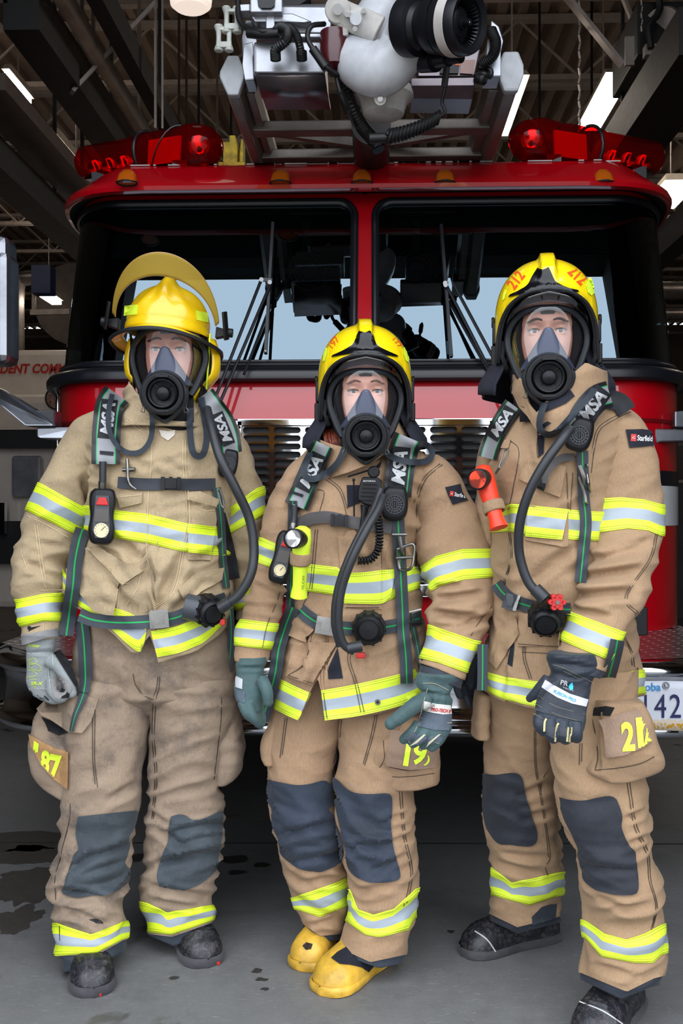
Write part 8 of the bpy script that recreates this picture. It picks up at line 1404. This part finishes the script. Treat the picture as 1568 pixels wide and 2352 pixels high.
m = M(); strap(m, [(1337, 1035), (1338, 1080), (1340, 1140), (1345, 1200), (1340, 1260), (1332, 1338)], 27, Target(cmR), .012, .003, smooth=14); m.build('pull_strap', webg, apR); c2 = m
m = M(); strap(m, [(1318, 1050), (1290, 1052), (1268, 1068), (1252, 1090), (1248, 1110)], 18, tgR, .016, .003, smooth=6); m.build('chest_strap', webb, apR); m = M(); decal(m, z3((590, 640), (650, 620), (650, 690), (635, 725), (585, 700)), tgR, .010, .006, 9, flat=.5); m.build('strap_clip', plast, apR)
m = M(); strap(m, [(1418, 1470), (1412, 1500), (1400, 1545), (1385, 1590), (1375, 1610)], 33, Target(cmR), .020, .003, smooth=12); m.build('belt_tail', webg, apR)
m = M(); strap(m, [(1108, 1480), (1108, 1540), (1107, 1586)], 24, None, 0, .003, dfix=[(0, 2.50), (1, 2.50)]); m.build('belt_tail', webg, apR)
tc_ = Target(c1, c2); buckle(apR, (1171, 1383), 32, 36, tc_, plast2, 18); buckle(apR, (1186, 1385), 8, 38, tc_, steelc, 18, inner=False, th=.008)
m = M(); q = [(1328, 1095), (1342, 1135), (1346, 1155), (1356, 1150), (1352, 1118), (1348, 1090)]; m.tube([hp(*p, .014, tc_) for p in q], .004, 8, n_s=30); m.tube([hp(1318, 1066, .012, tc_), hp(1350, 1068, .012, tc_)], .0035, 8); m.tube([hp(1330, 1070, .014, tc_), hp(1340, 1095, .02, tc_), hp(1342, 1112, .016, tc_)], .006, 8, n_s=8); m.build('strap_buckle_ring', steelc, apR)
speaker(apR, (1330, 998), 62, 80, 18, tgR, .04)
m = M(); m.tube([P(1310, 985, 2.33), P(1290, 1010, 2.31), P(1250, 1065, 2.30), (P(1215, 1130, 2.31)), P(1194, 1200, 2.33), P(1192, 1270, 2.35), P(1212, 1335, 2.35), P(1245, 1372, 2.34)], .0115, 14, n_s=70); m.tube([P(1228, 1352, 2.345), P(1252, 1376, 2.335)], .016, 14); m.build('air_hose', hose, apR)
o, ax = regball(apR, (1252, 1420), .040, tgR, (-.12, -.9, -.4), .045); m = M(); c_ = P(1276, 1382, 2.33); 
for k in range(6): a = 2 * pi * k / 6; m.cyl(c_ + RT * (.015 * cos(a)) + Vector((0, 0, .015 * sin(a))), c_ + RT * (.015 * cos(a)) + Vector((0, 0, .015 * sin(a))) - FW * .018, .0062, n=10)
m.cyl(c_, c_ - FW * .018, .015, n=20); m.build('red_knob', redp, apR, bevel=.001); m = M(); m.cyl(c_ - FW * .018, c_ - FW * .021, .005, n=12); m.build('knob_screw', steelc, apR); m = M(); m.cyl(c_ + FW * .03, c_, .016); m.build('knob_stem', plast, apR)
m = M(); strap(m, [(1250, 925), (1240, 960), (1240, 985), (1255, 998), (1275, 994), (1300, 970), (1330, 935), (1358, 905), (1365, 892)], 15, tgR, .022, .003, smooth=6, st=5); m.build('neck_strap', webm, mkR)
m = M(); m.box(P(1462, 1425, 2.66), (.045, .05, .075)); m.tube([P(1455, 1395, 2.66), P(1460, 1410, 2.66)], .008, 8); m.build('side_unit', plast, apR, bevel=.006)
console(apR, (1108, 1130), 30, 110, 6, Target(), .0) if False else None
fR = flashlight('orange right-angle flashlight clipped to the right firefighter’s chest', P(1120, 1150, 2.48), (1112, 1098, 2.49), (1146, 1214, 2.45), .023, pm('torch_orange', srgb(240, 62, 30), .4, var=.05), tgR, False)
m = M(); m.lathe([(.0265, -.014), (.028, -.010), (.028, .010), (.0265, .014)], P(1133, 1165, 2.472), (P(1146, 1214, 2.45) - P(1112, 1098, 2.49)).normalized(), 24); m.build('holder_strap', tanR, fR, solid=.003)
m = M(); m.tube([P(1166, 1030, 2.42), P(1156, 1038, 2.41), P(1150, 1058, 2.40), P(1145, 1075, 2.39), P(1156, 1062, 2.40), P(1165, 1045, 2.41), P(1166, 1030, 2.42)], .0022, 8, n_s=40); m.tube([P(1146, 1075, 2.39), P(1138, 1088, 2.40)], .003, 8); m.build('lanyard_hook', steelc, fR)
